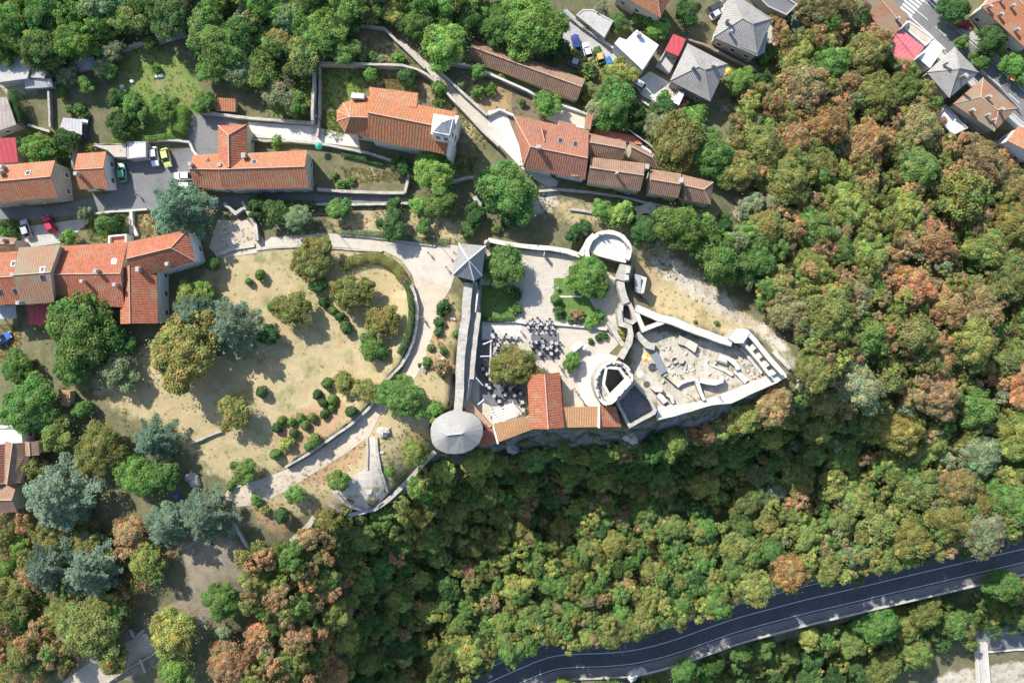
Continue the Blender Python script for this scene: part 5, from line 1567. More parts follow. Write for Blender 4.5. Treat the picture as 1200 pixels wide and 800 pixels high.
# ------------------------------------------------------------------ walls
def wall(label, pts, h, w, mat='stone', top='stone_top', base=None, name='wall', cat='wall', z_top=None, rough=.06, depth=1.0, pz=None, cap=None, group=None, step=1.6, merl=None):
    """a masonry wall along surveyed points; its top follows the ground or stays at z_top"""
    if z_top is not None: wp = [tuple(P(a, b, z_top)[:2]) for a, b in pts]
    else: wp = [tuple(G(a, b, h)[:2]) for a, b in pts]
    c = wp[len(wp) // 2]
    fine = [wp[0]]
    for a, b in zip(wp, wp[1:]):
        k = max(1, round(math.dist(a, b) / step))
        for i in range(1, k + 1): fine.append((a[0] + (b[0] - a[0]) * i / k, a[1] + (b[1] - a[1]) * i / k))
    closed = math.dist(fine[0], fine[-1]) < .05
    n = len(fine)
    def off(d):
        out = []
        for i in range(n):
            if closed: p0, p1, p2 = fine[(i - 1) % (n - 1)], fine[i], fine[(i + 1) % (n - 1)]
            else: p0, p1, p2 = fine[max(i - 1, 0)], fine[i], fine[min(i + 1, n - 1)]
            def nn(u, v):
                dx, dy = v[0] - u[0], v[1] - u[1]; l = math.hypot(dx, dy)
                return (-dy / l, dx / l) if l > 1e-6 else None
            a, b = nn(p0, p1), nn(p1, p2)
            a = a or b; b = b or a
            mx, my = a[0] + b[0], a[1] + b[1]; q = mx * mx + my * my
            s = min(2 / q, 1.8) if q > .1 else 1
            out.append((p1[0] + mx * d * s, p1[1] + my * d * s))
        return out
    r = random.Random(int(abs(c[0] * 13 + c[1] * 7)))
    L, R = off(w / 2), off(-w / 2)
    L = [(p[0] + r.uniform(-rough, rough), p[1] + r.uniform(-rough, rough)) for p in L]
    R = [(p[0] + r.uniform(-rough, rough), p[1] + r.uniform(-rough, rough)) for p in R]
    if closed: L[-1] = L[0]; R[-1] = R[0]
    gz = [min(ground(*a), ground(*b)) for a, b in zip(L, R)]
    zt = [(z_top if z_top is not None else max(ground(*a), ground(*b)) * 0 + ground(*f) + h) + r.uniform(-rough, rough) for a, b, f in zip(L, R, fine)]
    if closed: zt[-1] = zt[0]
    zb = [g - depth if base is None else base for g in gz]
    mb = MB()
    V = lambda p, z: Vector((p[0], p[1], z))
    for i in range(n - 1):
        j = i + 1
        mb.face([V(R[i], zb[i]), V(R[j], zb[j]), V(R[j], zt[j]), V(R[i], zt[i])], 0)
        mb.face([V(L[j], zb[j]), V(L[i], zb[i]), V(L[i], zt[i]), V(L[j], zt[j])], 0)
        mb.face([V(R[i], zt[i]), V(R[j], zt[j]), V(L[j], zt[j]), V(L[i], zt[i])], 1)
    if not closed:
        mb.face([V(L[0], zb[0]), V(R[0], zb[0]), V(R[0], zt[0]), V(L[0], zt[0])], 0)
        mb.face([V(R[-1], zb[-1]), V(L[-1], zb[-1]), V(L[-1], zt[-1]), V(R[-1], zt[-1])], 0)
    o = mb.build(name, [M[mat], M[top]])
    return tag(o, label, cat, group, 'thing')

wall('low stone retaining wall holding the park lawn above the lower path', [(334,547),(349,539),(365,529),(388,513),(410,498),(428,482),(440,470),(447,456)], 1.1, .55)
wall('curved stone wall round the ring lawn, dark on its path side', [(447,452),(455,444),(470,428),(478,414),(484,400),(488,382),(489,360),(486,345),(482,334)], 1.2, .6)
wall('long parapet wall along the park edge above the wooded slope', [(385,590),(398,598),(412,603),(424,600),(438,597),(452,588),(466,575),(480,561),(496,543),(510,529)], 1.0, .9)
wall('thin kerb wall on the east side of the terrace path', [(441,512),(442,530),(446,550),(451,566),(454,577)], .5, .45)
wall('short kerb wall on the west side of the terrace path', [(430,513),(431,530),(430,550)], .4, .4)
wall('stone wall of the round terrace edge below the park', [(394,578),(402,588),(412,594),(426,597)], .7, .7)
wall('short pale wall end at the wooded slope by the park corner', [(341,634),(352,624),(363,614),(368,605)], .9, 1.1)
wall('garden wall north of the church with bright coping', [(374,73.5),(400,74),(430,75),(472,76.5),(488,81),(500,87),(511,96),(528,113),(545,131),(565,153),(584,171)], 2.1, .5, top='stone_top')
wall('stepped wall on the north side of the pale lane', [(506,76),(522,90),(540,107),(557,122),(571,135)], 1.3, .5)
wall('bright coped wall above the vegetable bed', [(506,76),(514,73.5),(532,74),(550,77),(575,87),(600,98),(618,106),(628,112)], 1.6, .5, top='lime')
wall('white terrace wall between vegetable bed and courtyard', [(628,112),(645,120),(668,126),(690,134)], 1.0, .4, 'plaster_white', 'lime')
wall('hatched white parapet at the west end of the faded red house', [(572,134),(585,128),(602,135)], 1.1, .4, 'plaster_white', 'lime')
wall('wall on the west side of the stepped lane', [(367,78),(367.5,100),(366,120),(366,141)], 2.5, .55)
wall('slender wall on the east side of the stepped lane', [(374,76),(374.5,100),(374,130),(372,160)], 1.2, .4)
wall('coped wall round the walled garden above the white ramp', [(232,131),(250,133),(276,136.5),(310,140),(340,142),(366,144)], 1.1, .55, top='stone_top')
wall('short wall of the walled garden along the stepped lane', [(367,144),(367,130),(366.5,118)], 1.5, .6)
wall('parapet on the lower side of the white ramp', [(290,162),(310,165),(340,165),(365,167),(385,170),(405,174),(430,179),(460,188)], 1.2, .5, top='stone_top')
wall('wall on the north side of the shaded alley', [(372,222),(400,224),(440,225.5),(474,226)], 1.4, .6, top='stone_top')
wall('short wall closing the alley garden at its east end', [(474,226),(477,215),(479,204)], 1.6, .6)
wall('low wall on the south side of the shaded alley', [(300,236),(330,239),(372,239),(415,239.5),(450,239),(478,238)], .9, .5)
wall('plain wall of the entrance yard beside the cedar', [(262,238),(276,250),(287,242),(284,236)], 1.2, .7, top='concrete')
wall('wall of the entrance ramp turning round the cedar yard', [(287,242),(293,252),(299,264),(301,282)], 1.4, .8, top='stone_top')
wall('low rubble kerb along the upper side of the entrance yard', [(252,300),(266,294),(280,290),(298,287)], .4, .8, top='rubble')
wall('kerb wall on the promenade upper edge with lavender', [(398,275),(425,277),(450,280),(478,284),(510,288)], .5, .4)
wall('low kerb on the lower edge of the promenade', [(300,293),(320,290),(345,289),(370,290),(400,291.5),(448,294.5)], .3, .35)
wall('yard wall between street and car park garden', [(110,250),(130,248),(150,247),(172,245)], .8, .4, 'plaster_white', 'lime')
wall('white garden wall of the house lawn by the stair', [(153,248),(154,262),(160,276)], 1.0, .6, 'plaster_white', 'lime')
wall('yard wall at the top of the car park above the parked cars', [(150,164),(172,165),(200,164),(222,166)], .9, .5, top='concrete')
wall('short wall between the two car park yards', [(222,167),(226,176),(231,183)], .8, .5, 'plaster_white', 'lime')
wall('field wall across the orchard beside the slab sheds', [(56,106),(57,125),(58,148)], 1.1, .4)
wall('rubble wall along the lane to the carport', [(32,146),(45,150),(58,154)], .9, .5)
wall('garden wall beside the small tiled house', [(88,160),(86,175),(84,190),(85,198)], 1.2, .4)
wall('hidden stone wall through the top woods', [(105,75),(130,62),(160,52),(185,45),(216,38)], 1.0, .6)
wall('coping of the lane wall at the top woods', [(405,29),(430,30),(450,33),(464,47),(480,62),(498,80)], 1.1, .5)
wall('retaining wall beside the alley under the row of brown roofs', [(630,224),(655,222),(690,225),(725,230),(760,238),(800,246),(825,254)], .9, .5)
wall('ruined rubble wall on the slope below the brown roofs', [(745,247),(760,243),(770,250),(778,257)], .9, 2.0, 'stone', 'rubble', rough=.25)
wall('low field wall on the slope beside the two light bushes', [(668,245),(685,247),(698,250)], .5, .5)
wall('wall beside the big tree by the alley bend', [(515,216),(530,213),(548,208),(562,208)], 1.0, .6)
wall('stone pillar wall at the foot of the big grey green tree', [(556,230),(561,238),(563,250)], 1.3, 1.0)
wall('red brick garden wall behind the grey hipped houses', [(806,46),(825,52),(845,62),(870,75),(895,88)], 1.2, .5, 'brick', 'brick')
wall('yard wall along the garages of the upper town', [(662,14),(680,29),(700,43),(720,57),(742,74)], 1.0, .5, 'plaster_grey', 'concrete')
wall('dark fence wall behind the red terrace', [(735,150),(745,158),(755,165),(764,172)], 1.4, .25, 'dark_metal', 'steel')
wall('pale garden wall below the house yard', [(752,118),(765,126),(775,136)], 1.0, .4, 'plaster_white', 'lime')
wall('street wall in front of the patchy orange house', [(1065,18),(1085,36),(1108,58)], 1.1, .35, 'plaster_white', 'lime')
wall('fence wall beside the mottled tiled house along the street', [(1150,82),(1172,102),(1196,128)], 1.2, .3, 'plaster_grey', 'steel')
wall('garden terrace wall under the park trees beside the big cedar', [(222,520),(235,515),(250,508),(260,505)], .7, .4)
wall('low wall at the edge of the shaded gravel yard', [(272,612),(282,628),(294,648)], .9, .6, top='concrete')
wall('lower wall of the shaded gravel yard', [(152,738),(158,748),(168,738)], .8, .6)
wall('edge wall of the pale lower path', [(124,800),(150,783),(178,768),(190,755)], .7, .4)
wall('stair wall beside the green tree on the lower slope', [(164,772),(170,788)], .8, .5)
rp = [(ROAD_W[i][0], ROAD_W[i][1]) for i in range(len(ROAD_W))]
def xy_wall(label, wp, z0, z1, w, mat, name='wall', cat='wall'):
    mb = MB(); a, b = offset(wp, w / 2), offset(wp, -w / 2)
    for i in range(len(wp) - 1): mb.prism([a[i], a[i + 1], b[i + 1], b[i]], z0, z1)
    return tag(mb.build(name, M[mat]), label, cat, None, 'thing')
xy_wall('long low concrete parapet along the outer edge of the canyon road', offset(rw, -6.3)[10:], ROAD_Z - 10, ROAD_Z + .7, .45, 'concrete', 'road_parapet')

# stairs with real treads
def stair(label, p0, p1, w, n, mat='stone_top', z0=None, z1=None):
    a, b = G(*p0), G(*p1)
    if z0 is not None: a.z = z0
    if z1 is not None: b.z = z1
    d = (b - a); d.z = 0; L = d.length; d.normalize(); rz = math.atan2(d.y, d.x)
    mb = MB()
    for i in range(n):
        t = (i + .5) / n; c = a + d * (L * t); zt = a.z + (b.z - a.z) * (i + 1) / n; zb_ = min(a.z, b.z) - .6
        mb.box((c.x, c.y, (zt + zb_) / 2), (L / n - .004, w, zt - zb_), rz)
    return tag(mb.build('stair', M[mat]), label, 'stairs')
stair('white garden stair between the small lawns of the bent house', (155,250), (156,275), 1.6, 10, 'white_stone')
stair('pale steps leading down to the footpath in the lower wood', (236,722), (250,736), 2.6, 9, 'stone_top')

# ------------------------------------------------------------------ castle
def thing_mesh(mb, name, mats, label, cat, group=None):
    return tag(mb.build(name, mats), label, cat, group, 'thing')
def ring_pts(cx, cy, rx, ry, a0, a1, n): return [(cx + rx * math.cos(math.radians(a0 + (a1 - a0) * i / n)), cy - ry * math.sin(math.radians(a0 + (a1 - a0) * i / n))) for i in range(n + 1)]

# gate tower with pyramid roof
gt = thing('gate_tower', 'square gate tower with grey slate pyramid roof and white hips', 'tower', G(549, 305))
ze, zr = 6.6, 9.6
cs_ = [P(537.5, 285, ze), P(569, 288, ze), P(565, 323, ze), P(555.5, 329, ze), P(530, 322.5, ze)]
ap_ = P(549, 304.5, zr)
mb = MB(); mb.slab([[cs_[i], cs_[(i + 1) % 5], ap_] for i in range(5)], .15); gr = mb.build('roof', M['slate'], gt)
mb = MB()
for p in cs_: mb.tube([ap_ + Vector((0, 0, .05)), p + Vector((0, 0, .05))], .13, 6)
mb.build('hip_ridge', M['white_ridge'], gr)
mb = MB(); mb.tube([ap_, ap_ + Vector((0, 0, .9))], [.09, .03], 6); mb.build('finial', M['dark_metal'], gr)
wp = inset(cs_, .45)
mb = MB(); mb.prism([(p.x, p.y) for p in wp], -1, ze + .1); mb.build('wall', M['stone'], gt)
openings(gt, wp, 2.0, 6.4, maxn=6, pitch=3.0)
t_ = (wp[0] - wp[4]).normalized(); nr = Vector((-t_.y, t_.x, 0)); nr = nr if nr.x < 0 else -nr
add_door(gt, (wp[0] + wp[4]) / 2 * Vector((1, 1, 0)) if False else Vector(((wp[0].x + wp[4].x) / 2, (wp[0].y + wp[4].y) / 2, 0)), t_, nr, 2.2, 2.9)
mb = MB(); p = P(570.5, 284, 5); mb.lathe([(.55, -.5), (.5, 4.4), (.65, 4.6), (.6, 4.9), (.05, 5.6)], (p.x, p.y, 0), 8); thing_mesh(mb, 'turret', M['stone'], 'slim dark stone turret at the corner of the gate tower', 'turret')

# west curtain: outer wall, shaded walk, inner wall
wall('high outer curtain wall with broad pale top running from gate tower to domed tower', [(549,331),(547,350),(546,370),(543,390),(541,405),(539.5,425),(539,445),(538,465),(536,485)], 4.6, 1.75, z_top=4.6, base=-1.5, rough=.09, name='curtain_wall')
mb = MB(); mb.prism([tuple(P(a, b, 2.6)[:2]) for a, b in [(553,330),(559,330),(562,360),(558,390),(556,420),(553,450),(549,470),(543,480),(543,450),(544,420),(547,395),(551,365)]], -1, 2.6)
thing_mesh(mb, 'wall_walk', M['concrete'], 'shaded wall walk between the outer and inner curtain walls', 'walkway')
wall('lower inner curtain wall beside the shaded wall walk', [(561,366),(559,380),(557,395),(555.5,410),(553.5,430),(552.5,444)], 3.4, .95, z_top=3.6, base=-1, name='curtain_wall')
wall('narrow white parapet between gate tower and inner curtain wall', [(560,340),(558.5,352),(557,366)], 3.4, .3, 'plaster_white', 'lime', z_top=3.7, base=-1, name='parapet')
wall('thin white parapet at the south end of the wall walk', [(549.5,443),(548.5,455),(547,468)], 3.4, .25, 'plaster_white', 'lime', z_top=3.5, base=-1, name='parapet')
wall('north curtain wall between gate tower and white bastion', [(572,281),(585,284),(600,286.5),(620,289),(645,291),(665,294.5),(680,299)], 1.5, 1.0, z_top=1.5, base=-2.5, top='lime', name='curtain_wall')

# white bastion platform
bz = 3.0
outer = ring_pts(713, 294, 27, 25, 195, -28, 22)
inner = ring_pts(713, 295, 22.5, 20.5, 190, -22, 20)
mb = MB(); mb.prism([tuple(P(a, b, bz)[:2]) for a, b in ring_pts(713, 294.5, 25, 23, 192, -24, 20) + [(733,308),(726,306.5),(690,297)]], -3.5, bz, 0, 1)
bs = thing('bastion', 'round bastion with bright white floor and curved parapet', 'bastion', G(713, 294))
mb.build('platform', [M['stone'], M['lime']], bs)
pw = wall('', ring_pts(713, 294.5, 25, 22.7, 205, -26, 22), 1, .85, 'stone', 'lime', z_top=bz + 1.0, base=bz - .4, name='parapet', cat='')
for k_ in ('label', 'category', 'kind'):
    if k_ in pw: del pw[k_]
pw.parent = bs; pw.matrix_parent_inverse = Matrix.Translation(-bs.location)
wall('wing wall joining the white bastion to the north curtain wall', [(680,299),(686,290),(690,282),(697,275)], 2.2, 1.2, z_top=2.4, base=-2, top='lime', name='curtain_wall')

# stair block and wall south of the bastion
mb = MB(); mb.prism([tuple(P(a, b, 3.2)[:2]) for a, b in [(727,309),(737,311),(739.5,312),(737.5,330),(731,329),(722.5,327)]], -2, 3.2)
thing_mesh(mb, 'wall_block', M['stone_top'], 'paved wall block with tiled walk south of the white bastion', 'wall')
mb = MB()
for a, b, dz in (((735.5,317),1.2,1.1),((734.6,325),1.2,.9)): p = P(*a, 4); mb.box((p.x, p.y, 3.2 + dz / 2), (.7, 1.0, dz), .1)
thing_mesh(mb, 'merlon', M['lime'], 'pair of white merlons on the wall block south of the bastion', 'merlon')
wall('pale wall stepping south from the wall block to the small dark turret', [(727,329),(728,338),(731,347),(734,355)], 2.8, 1.5, z_top=2.9, base=-1.5, name='curtain_wall')
wall('walled ring of the small turret with a dark shaft', [(728,357),(733,355),(738,356),(742,365),(744.5,375),(741,378),(735,376),(729,374),(728,366),(728,357)], 2.5, .8, z_top=2.6, base=-1.5, name='turret')
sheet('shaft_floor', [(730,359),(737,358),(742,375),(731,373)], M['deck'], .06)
wall('curved wall round the yellow bush below the small turret', [(726,362),(726.5,372),(728,380),(733,381),(738,383),(739.5,392),(738,402),(733,411),(728,420)], 3.2, 1.0, z_top=3.3, base=-1, name='wall')
wall('straight dividing wall running from the lawn to the keep', [(713,377),(719,387),(726,398),(731,405)], 1.2, 1.0, z_top=1.3, base=-1, name='wall')

# garden hut east of the bastion
h = thing('hut', 'small grey roofed hut standing in the shade east of the bastion', 'hut', G(750, 333))
mono(h, [(744,321),(751,322.5),(751,344),(744,342)], 2.2, 1.3, 'concrete', 'plaster_grey', win=False)
mono(h, [(751.5,323),(758,325.5),(754.5,343),(751.5,344)], 1.2, 1.5, 'lime', 'plaster_white', win=False)

# north-east curtain walls and chamber
wall('north curtain wall of the ruined ward, bright on top, running to the prow', [(746,361),(758,366),(771,371.5),(790,376.5),(807,384),(828,391.5),(848,399),(858,402)], 2.9, 1.5, z_top=2.9, base=-5, top='lime', name='curtain_wall')
wall('chamber wall between small turret and ruined ward', [(746,366),(750,376),(754,386),(764,382),(778,377)], 2.6, .9, z_top=2.7, base=-1, top='lime', name='wall')
wall('thick ruined wall slanting inside the ward below the chamber', [(747,391),(752,397),(759,404),(768,406)], 1.5, 1.3, z_top=1.6, base=-1, rough=.15, name='ruin_wall')
# prow
mb = MB(); mb.prism([tuple(P(a, b, 3.4)[:2]) for a, b in [(853,396),(864,385),(873,385),(879,390),(871,402),(862,402)]], -7, 3.4, 0, 1)
thing_mesh(mb, 'prow_tower', [M['stone'], M['lime']], 'flat topped white corner tower where the ward narrows to its prow', 'tower')
wall('prow curtain wall with loopholes, outer side', [(874,387),(884,398),(896,413),(908,427),(918,438)], 3.2, 1.0, z_top=3.2, base=-9, top='lime', name='curtain_wall')
wall('prow curtain wall, inner side of the stepped walk', [(866,396),(878,409),(890,424),(903,440)], 2.6, .6, z_top=2.6, base=-1, top='lime', name='curtain_wall')
pst = thing('stepped_walk', 'stepped walk with dark recesses between the two prow walls', 'walkway', G(888, 412))
for i in range(9):
    t0, t1 = i / 9, (i + 1) / 9
    A0, A1 = lerp(P(875, 392, 2), P(914, 436, 2), t0), lerp(P(875, 392, 2), P(914, 436, 2), t1); B0, B1 = lerp(P(869, 398, 2), P(906, 440, 2), t0), lerp(P(869, 398, 2), P(906, 440, 2), t1)
    mb = MB(); mb.prism([(p.x, p.y) for p in (A0, A1, B1, B0)], -2, (1.9, 1.2, 2.0, 1.1)[i % 4] - .04 * i, 0); mb.build('tread', M['lime' if i % 2 == 0 else 'stone_top'], pst)
# south rampart terrace, bright
mb = MB()
up_ = [(771,476),(784,474),(797,474),(810,472),(822,469),(835,465),(847,461),(860,456),(872,451),(892,443),(910,435),(921,437)]
lo2 = [(922,442),(912,447),(900,452),(885,459),(870,467),(857,472),(846,474),(835,474),(822,478),(811,481),(790,487),(769,492)]
mb.prism([tuple(P(a, b, .9)[:2]) for a, b in up_ + lo2], -8, .9, 0, 1)
thing_mesh(mb, 'rampart', [M['stone'], M['lime']], 'broad bright rampart walk along the south edge of the ruined ward', 'rampart')
wall('low south parapet on the outer rim of the bright rampart', [(771,491),(790,486.5),(811,480.5),(835,473.5),(857,471.5),(885,458.5),(912,446.5)], 1.4, .35, z_top=1.4, base=-9, top='lime', name='parapet')
mb = MB(); mb.prism([tuple(P(a, b, -2.5)[:2]) for a, b in [(916,438),(926,436),(938,442),(943,447),(930,447),(920,452)]], -12, -2.5, 0, 1)
thing_mesh(mb, 'prow_ledge', [M['stone'], M['rubble']], 'rocky masonry ledge below the tip of the prow', 'ledge')
mb = MB(); p, q2 = P(922, 414, -3), P(946, 412.5, -3); mb.tube([p, q2], .28, 8); mb.tube([q2, q2 + Vector((0, 0, -5))], .2, 8)
thing_mesh(mb, 'drain_pipe', M['white_paint'], 'white pipe sticking out over the trees beside the prow', 'pipe')
wall('grey slab wall on the slope just outside the prow', [(907,412),(918,424),(926,432)], .8, .9, 'plaster_stone', 'stone_top', depth=2)
# ruins in the ward
R_ = dict(name='ruin_wall', rough=.14, top='white_stone')
wall('curved ruined wall casting a thin shadow in the middle of the ward', [(793,452),(798,448.5),(805,446),(815,444)], .95, .8, **R_)
wall('straight ruined cross wall from the curved wall to the rampart', [(816,443),(818,450),(821,459),(825,469)], 1.4, .75, **R_)
wall('ruined wall with a taller stub east of the cross wall', [(820,445),(830,447.5),(838,448.5),(845,446),(846,440)], 1.8, 1.0, **R_)
wall('little ruined wall piece near the prow end of the ward', [(851,419),(858,423),(863,428),(865,433)], 1.2, .9, **R_)
wall('low foundation wall beside the earth patch of the ward', [(833,428),(842,431),(851,434),(858,440)], .4, .6, **R_)
wall('slanting low wall from the earth patch to the bright rampart', [(862,434),(868,440),(875,447)], .7, 1.2, top='lime', name='ruin_wall')
wall('foundation course along the inner foot of the prow wall', [(868,407),(878,419),(890,433),(893,437)], .5, .5, **R_)
wall('broken ruin stub with dark recess beside the square tower', [(764,454),(769,457),(776,456)], 1.6, .9, **R_)
wall('crumbling ruin block between square tower and ward', [(771,463),(776,466),(780,471)], 1.7, 1.0, **R_)
wall('small ruin hook north of the crumbling block', [(782,462),(786,465),(789,472)], 1.3, .7, **R_)
wall('thin dark rail wall dropping from the metal ramp', [(779,441),(785,446),(793,454)], .6, .2, 'dark_metal', 'dark_metal', name='railing', cat='railing')
wall('rubble foot of the ward north wall', [(795,398),(806,402),(815,408)], .9, 1.6, 'stone', 'rubble', rough=.3, name='ruin_wall')
mb = MB(); p = G(846, 420); mb.box(p + Vector((0, 0, .35)), (2.5, 1.9, .9), -.35, 0); mb.box(p + Vector((0, 0, .9)), (1.9, 1.3, .2), -.35, 1)
thing_mesh(mb, 'stone_slab', [M['stone'], M['lime']], 'pale rectangular stone slab base inside the ward', 'slab')
for lab, a in (('round stone well ring in the grassy ward, open', (790,422)), ('round stone drum beside the well ring, filled', (797.5,422))):
    p = G(*a); mb = MB(); mb.lathe([(.75, -.2), (.75, .6), (.62, .65), (.4, .6 if 'drum' in lab else .1)], p, 14); thing_mesh(mb, 'well_ring', M['stone_top'], lab, 'well')
mb = MB(); a, b = P(766.5, 414, 1.2), P(778, 437, .6); t_ = (b - a).normalized(); s_ = Vector((-t_.y, t_.x, 0)).normalized() * .75
mb.slab([[a - s_, b - s_, b + s_, a + s_]], .12)
for p in (a - s_, b - s_, b + s_, a + s_): mb.tube([p - Vector((0, 0, .1)), Vector((p.x, p.y, -.1))], .06, 5)
thing_mesh(mb, 'metal_ramp', M['steel'], 'sloping grey metal ramp beside the yellow parasol', 'ramp')

# square walled tower next to the keep
M['shade_paving'] = block_mat('shade-toned stone paving', (0.16, 0.17, 0.19), (0.24, 0.25, 0.27), (0.1, 0.1, 0.11), 0.5, 0.5)  # the keep's shade over the square tower is put into this floor colour
sq = [(723,470),(744,448),(753,458),(761,467),(768,480),(767,484),(738,499)]
wq = [tuple(P(a, b, 2.6)[:2]) for a, b in sq]
sqt = thing('square_tower', 'roofless square tower with shade painted into its paved floor beside the keep', 'tower', G(746, 475))
mb = MB(); mb.prism(wq, -9, .2, 0, 1); mb.build('floor_block', [M['stone'], M['shade_paving']], sqt)
pw = wall('', sq + [sq[0]], 2, .6, z_top=2.6, base=.1, name='parapet', cat='')
for k_ in ('label', 'category', 'kind'):
    if k_ in pw: del pw[k_]
pw.parent = sqt; pw.matrix_parent_inverse = Matrix.Translation(-sqt.location)

# keep: round ring tower with a walk, merlons and an open shaft
kz = 7.0
kp = thing('keep', 'bright round keep with crenellated ring walk and open square shaft', 'tower', G(716, 450))
arc = ring_pts(716.5, 449, 21, 23.5, 352, 352 - 232, 26)   # placeholder orientation, replaced below
outl = [(742,446),(741,438),(737,430),(731,425),(723,422.5),(715,423),(707,427),(701,434),(697,443),(696.5,452),(699,462),(703,470),(707,474.5),(713,475.5),(719,472)]
outw = [P(a, b, kz) for a, b in outl]
hole = [(712,432),(725,433),(734,446),(727,455),(716,463),(709,450)]
holew = [P(a, b, kz) for a, b in hole]
def ringprism(mb, o, i, z0, z1, m0=0, m1=1):
    """block between two closed outlines, matched by angle"""
    c = sum(i, Vector((0, 0, 0))) / len(i); n = 36
    def ray(poly, a):
        d = Vector((math.cos(a), math.sin(a), 0)); best = None
        for k in range(len(poly)):
            p, q = poly[k] - c, poly[(k + 1) % len(poly)] - c; e = q - p
            den = d.x * e.y - d.y * e.x
            if abs(den) < 1e-9: continue
            t = (p.x * e.y - p.y * e.x) / den; u = (p.x * d.y - p.y * d.x) / den
            if t > 0 and -1e-6 <= u <= 1 + 1e-6: best = t if best is None else max(best, t)
        return c + d * (best or 1)
    O = [ray(o, 2 * math.pi * k / n) for k in range(n)]; I = [ray(i, 2 * math.pi * k / n) for k in range(n)]
    V = lambda p, z: Vector((p.x, p.y, z))
    for k in range(n):
        j = (k + 1) % n
        mb.face([V(O[k], z0), V(O[j], z0), V(O[j], z1), V(O[k], z1)], m0)
        mb.face([V(I[j], z0), V(I[k], z0), V(I[k], z1), V(I[j], z1)], m0)
        mb.face([V(O[k], z1), V(O[j], z1), V(I[j], z1), V(I[k], z1)], m1)
    return O, I
walk_in = inset(outw, .75)
mb = MB(); ringprism(mb, outw, holew, -6, kz - 1.3, 0, 1); mb.build('drum', [M['stone'], M['stone_top']], kp)
mb = MB(); O_, I_ = ringprism(mb, outw, walk_in, kz - 1.4, kz - .25, 0, 1); mb.build('outer_parapet', [M['stone_top'], M['lime']], kp)
hol_out = inset(holew, -.55)
mb = MB(); ringprism(mb, hol_out, holew, kz - 1.4, kz - .1, 0, 1); mb.build('inner_parapet', [M['stone_top'], M['lime']], kp)
for k in range(36):
    if k % 3 != 2:
        a, b = O_[k], O_[(k + 1) % 36]; c_, d_ = lerp(b, I_[(k + 1) % 36], .55), lerp(a, I_[k], .55)
        mb = MB(); mb.prism([(p.x, p.y) for p in (a, b, c_, d_)], kz - .252, kz + .35); mb.build('merlon', M['lime'], kp)
mb = MB(); mb.prism([(p.x, p.y) for p in inset(holew, -.1)], -1, .3); mb.build('shaft_floor', M['rubble'], kp)
# white parapet on the straight south-east side
a, b = P(742, 447, kz), P(715, 474, kz); t_ = (b - a).normalized(); s_ = Vector((-t_.y, t_.x, 0)) * 1.5; s_ = s_ if s_.x < 0 else -s_
mb = MB(); mb.prism([(p.x, p.y) for p in (a, b, b + s_, a + s_)], kz - 1.35, kz + .05); mb.build('broad_parapet', M['lime'], kp)
# round paved apron west of the keep
sheet('keep_apron', [(725,418),(712,414),(700,414),(688,419),(681,428),(677,440),(677,452),(680,463),(686,473),(692,478),(704,478),(700,460),(700,440),(708,428),(720,424)], M['lime'], .16)
sheet('courtyard', [(572,289),(645,296),(690,302),(724,328),(732,360),(728,400),(712,416),(690,420),(680,440),(684,476),(660,478),(658,440),(617,440),(616,492),(560,500),(548,480),(552,445),(560,372),(562,330)], M['pale_paving'], .06)
sheet('shaded_lawn', [(565,334),(604,334),(604,373),(563,374)], M['lawn'], .12)
sheet('lawn', [(649,326),(675,326),(686,345),(699,364),(700,374),(650,374)], M['lawn'], .12)
sheet('terrace_deck', [(622,392),(655,390),(656,421),(624,422)], M['deck'], .12)
sheet('shade_toned_deck', [(562,438),(592,434),(616,446),(616,478),(600,472),(578,476),(562,470)], M['deck'], .12)  # shade on the courtyard paving is put into this sheet's dark colour
sheet('stage_walk', [(565,375),(612,375),(612,394),(603,398),(576,398),(565,398)], M['white_stone'], .11)
wall('low bright border wall along the lawn and terrace', [(576,375),(605,376.5),(622,379),(650,380),(680,382),(706,385),(712,386)], .6, .5, top='lime')
wall('thin path edging across the castle lawn', [(650,347),(664,347.5),(682,347.5)], .25, .4, 'plaster_white', 'lime')
wall('edge wall between dark terrace strip and tables', [(575,384),(575,400),(574.5,420),(573,440)], .7, .3, 'plaster_white', 'lime')
sheet('red_doorway', [(790,112),(806,118),(803,130),(790,124)], M['red_paving'], .1)
sheet('wall_shadow_strip', [(562,372),(574,376),(574,440),(560,446),(557,430),(560,400)], M['deck'], .1)  # dark sheet painted in where the inner curtain wall casts its shadow

# restaurant wings, red and tan tiles
rs = thing('restaurant', 'red tiled castle restaurant with tan tiled wings along the cliff', 'building', G(640, 470))
gable(rs, [(656,436),(661,501),(621,502),(617.5,440)], 4.0, 5.4, 'tile_red', 'plaster_cream', cap='mortar', t=.47, zb=-3, maxn=6, door=1)
mono(rs, [(658,477),(701,476),(701.5,500),(656,501)], 3.6, 2.9, 'tile_tan', 'plaster_cream', zb=-5, maxn=4)
mono(rs, [(703,475),(722,476),(728,500),(703,500)], 3.7, 3.0, 'tile_red', 'plaster_cream', zb=-5, win=False)
mono(rs, [(579,496),(624,487),(626,502),(584,518)], 3.4, 2.8, 'tile_tan', 'plaster_cream', zb=-6, maxn=3)
mono(rs, [(565,504),(578,501),(583,519),(561,523)], 2.6, 2.2, 'tile_red', 'plaster_cream', zb=-6, win=False)
a, b = P(702, 475.5, 4.2), P(702, 501, 3.5); mb = MB(); mb.box(((a.x + b.x) / 2, (a.y + b.y) / 2, 2.6), (.4, (a - b).length, 2.4)); mb.build('party_wall', M['plaster_white'], rs)
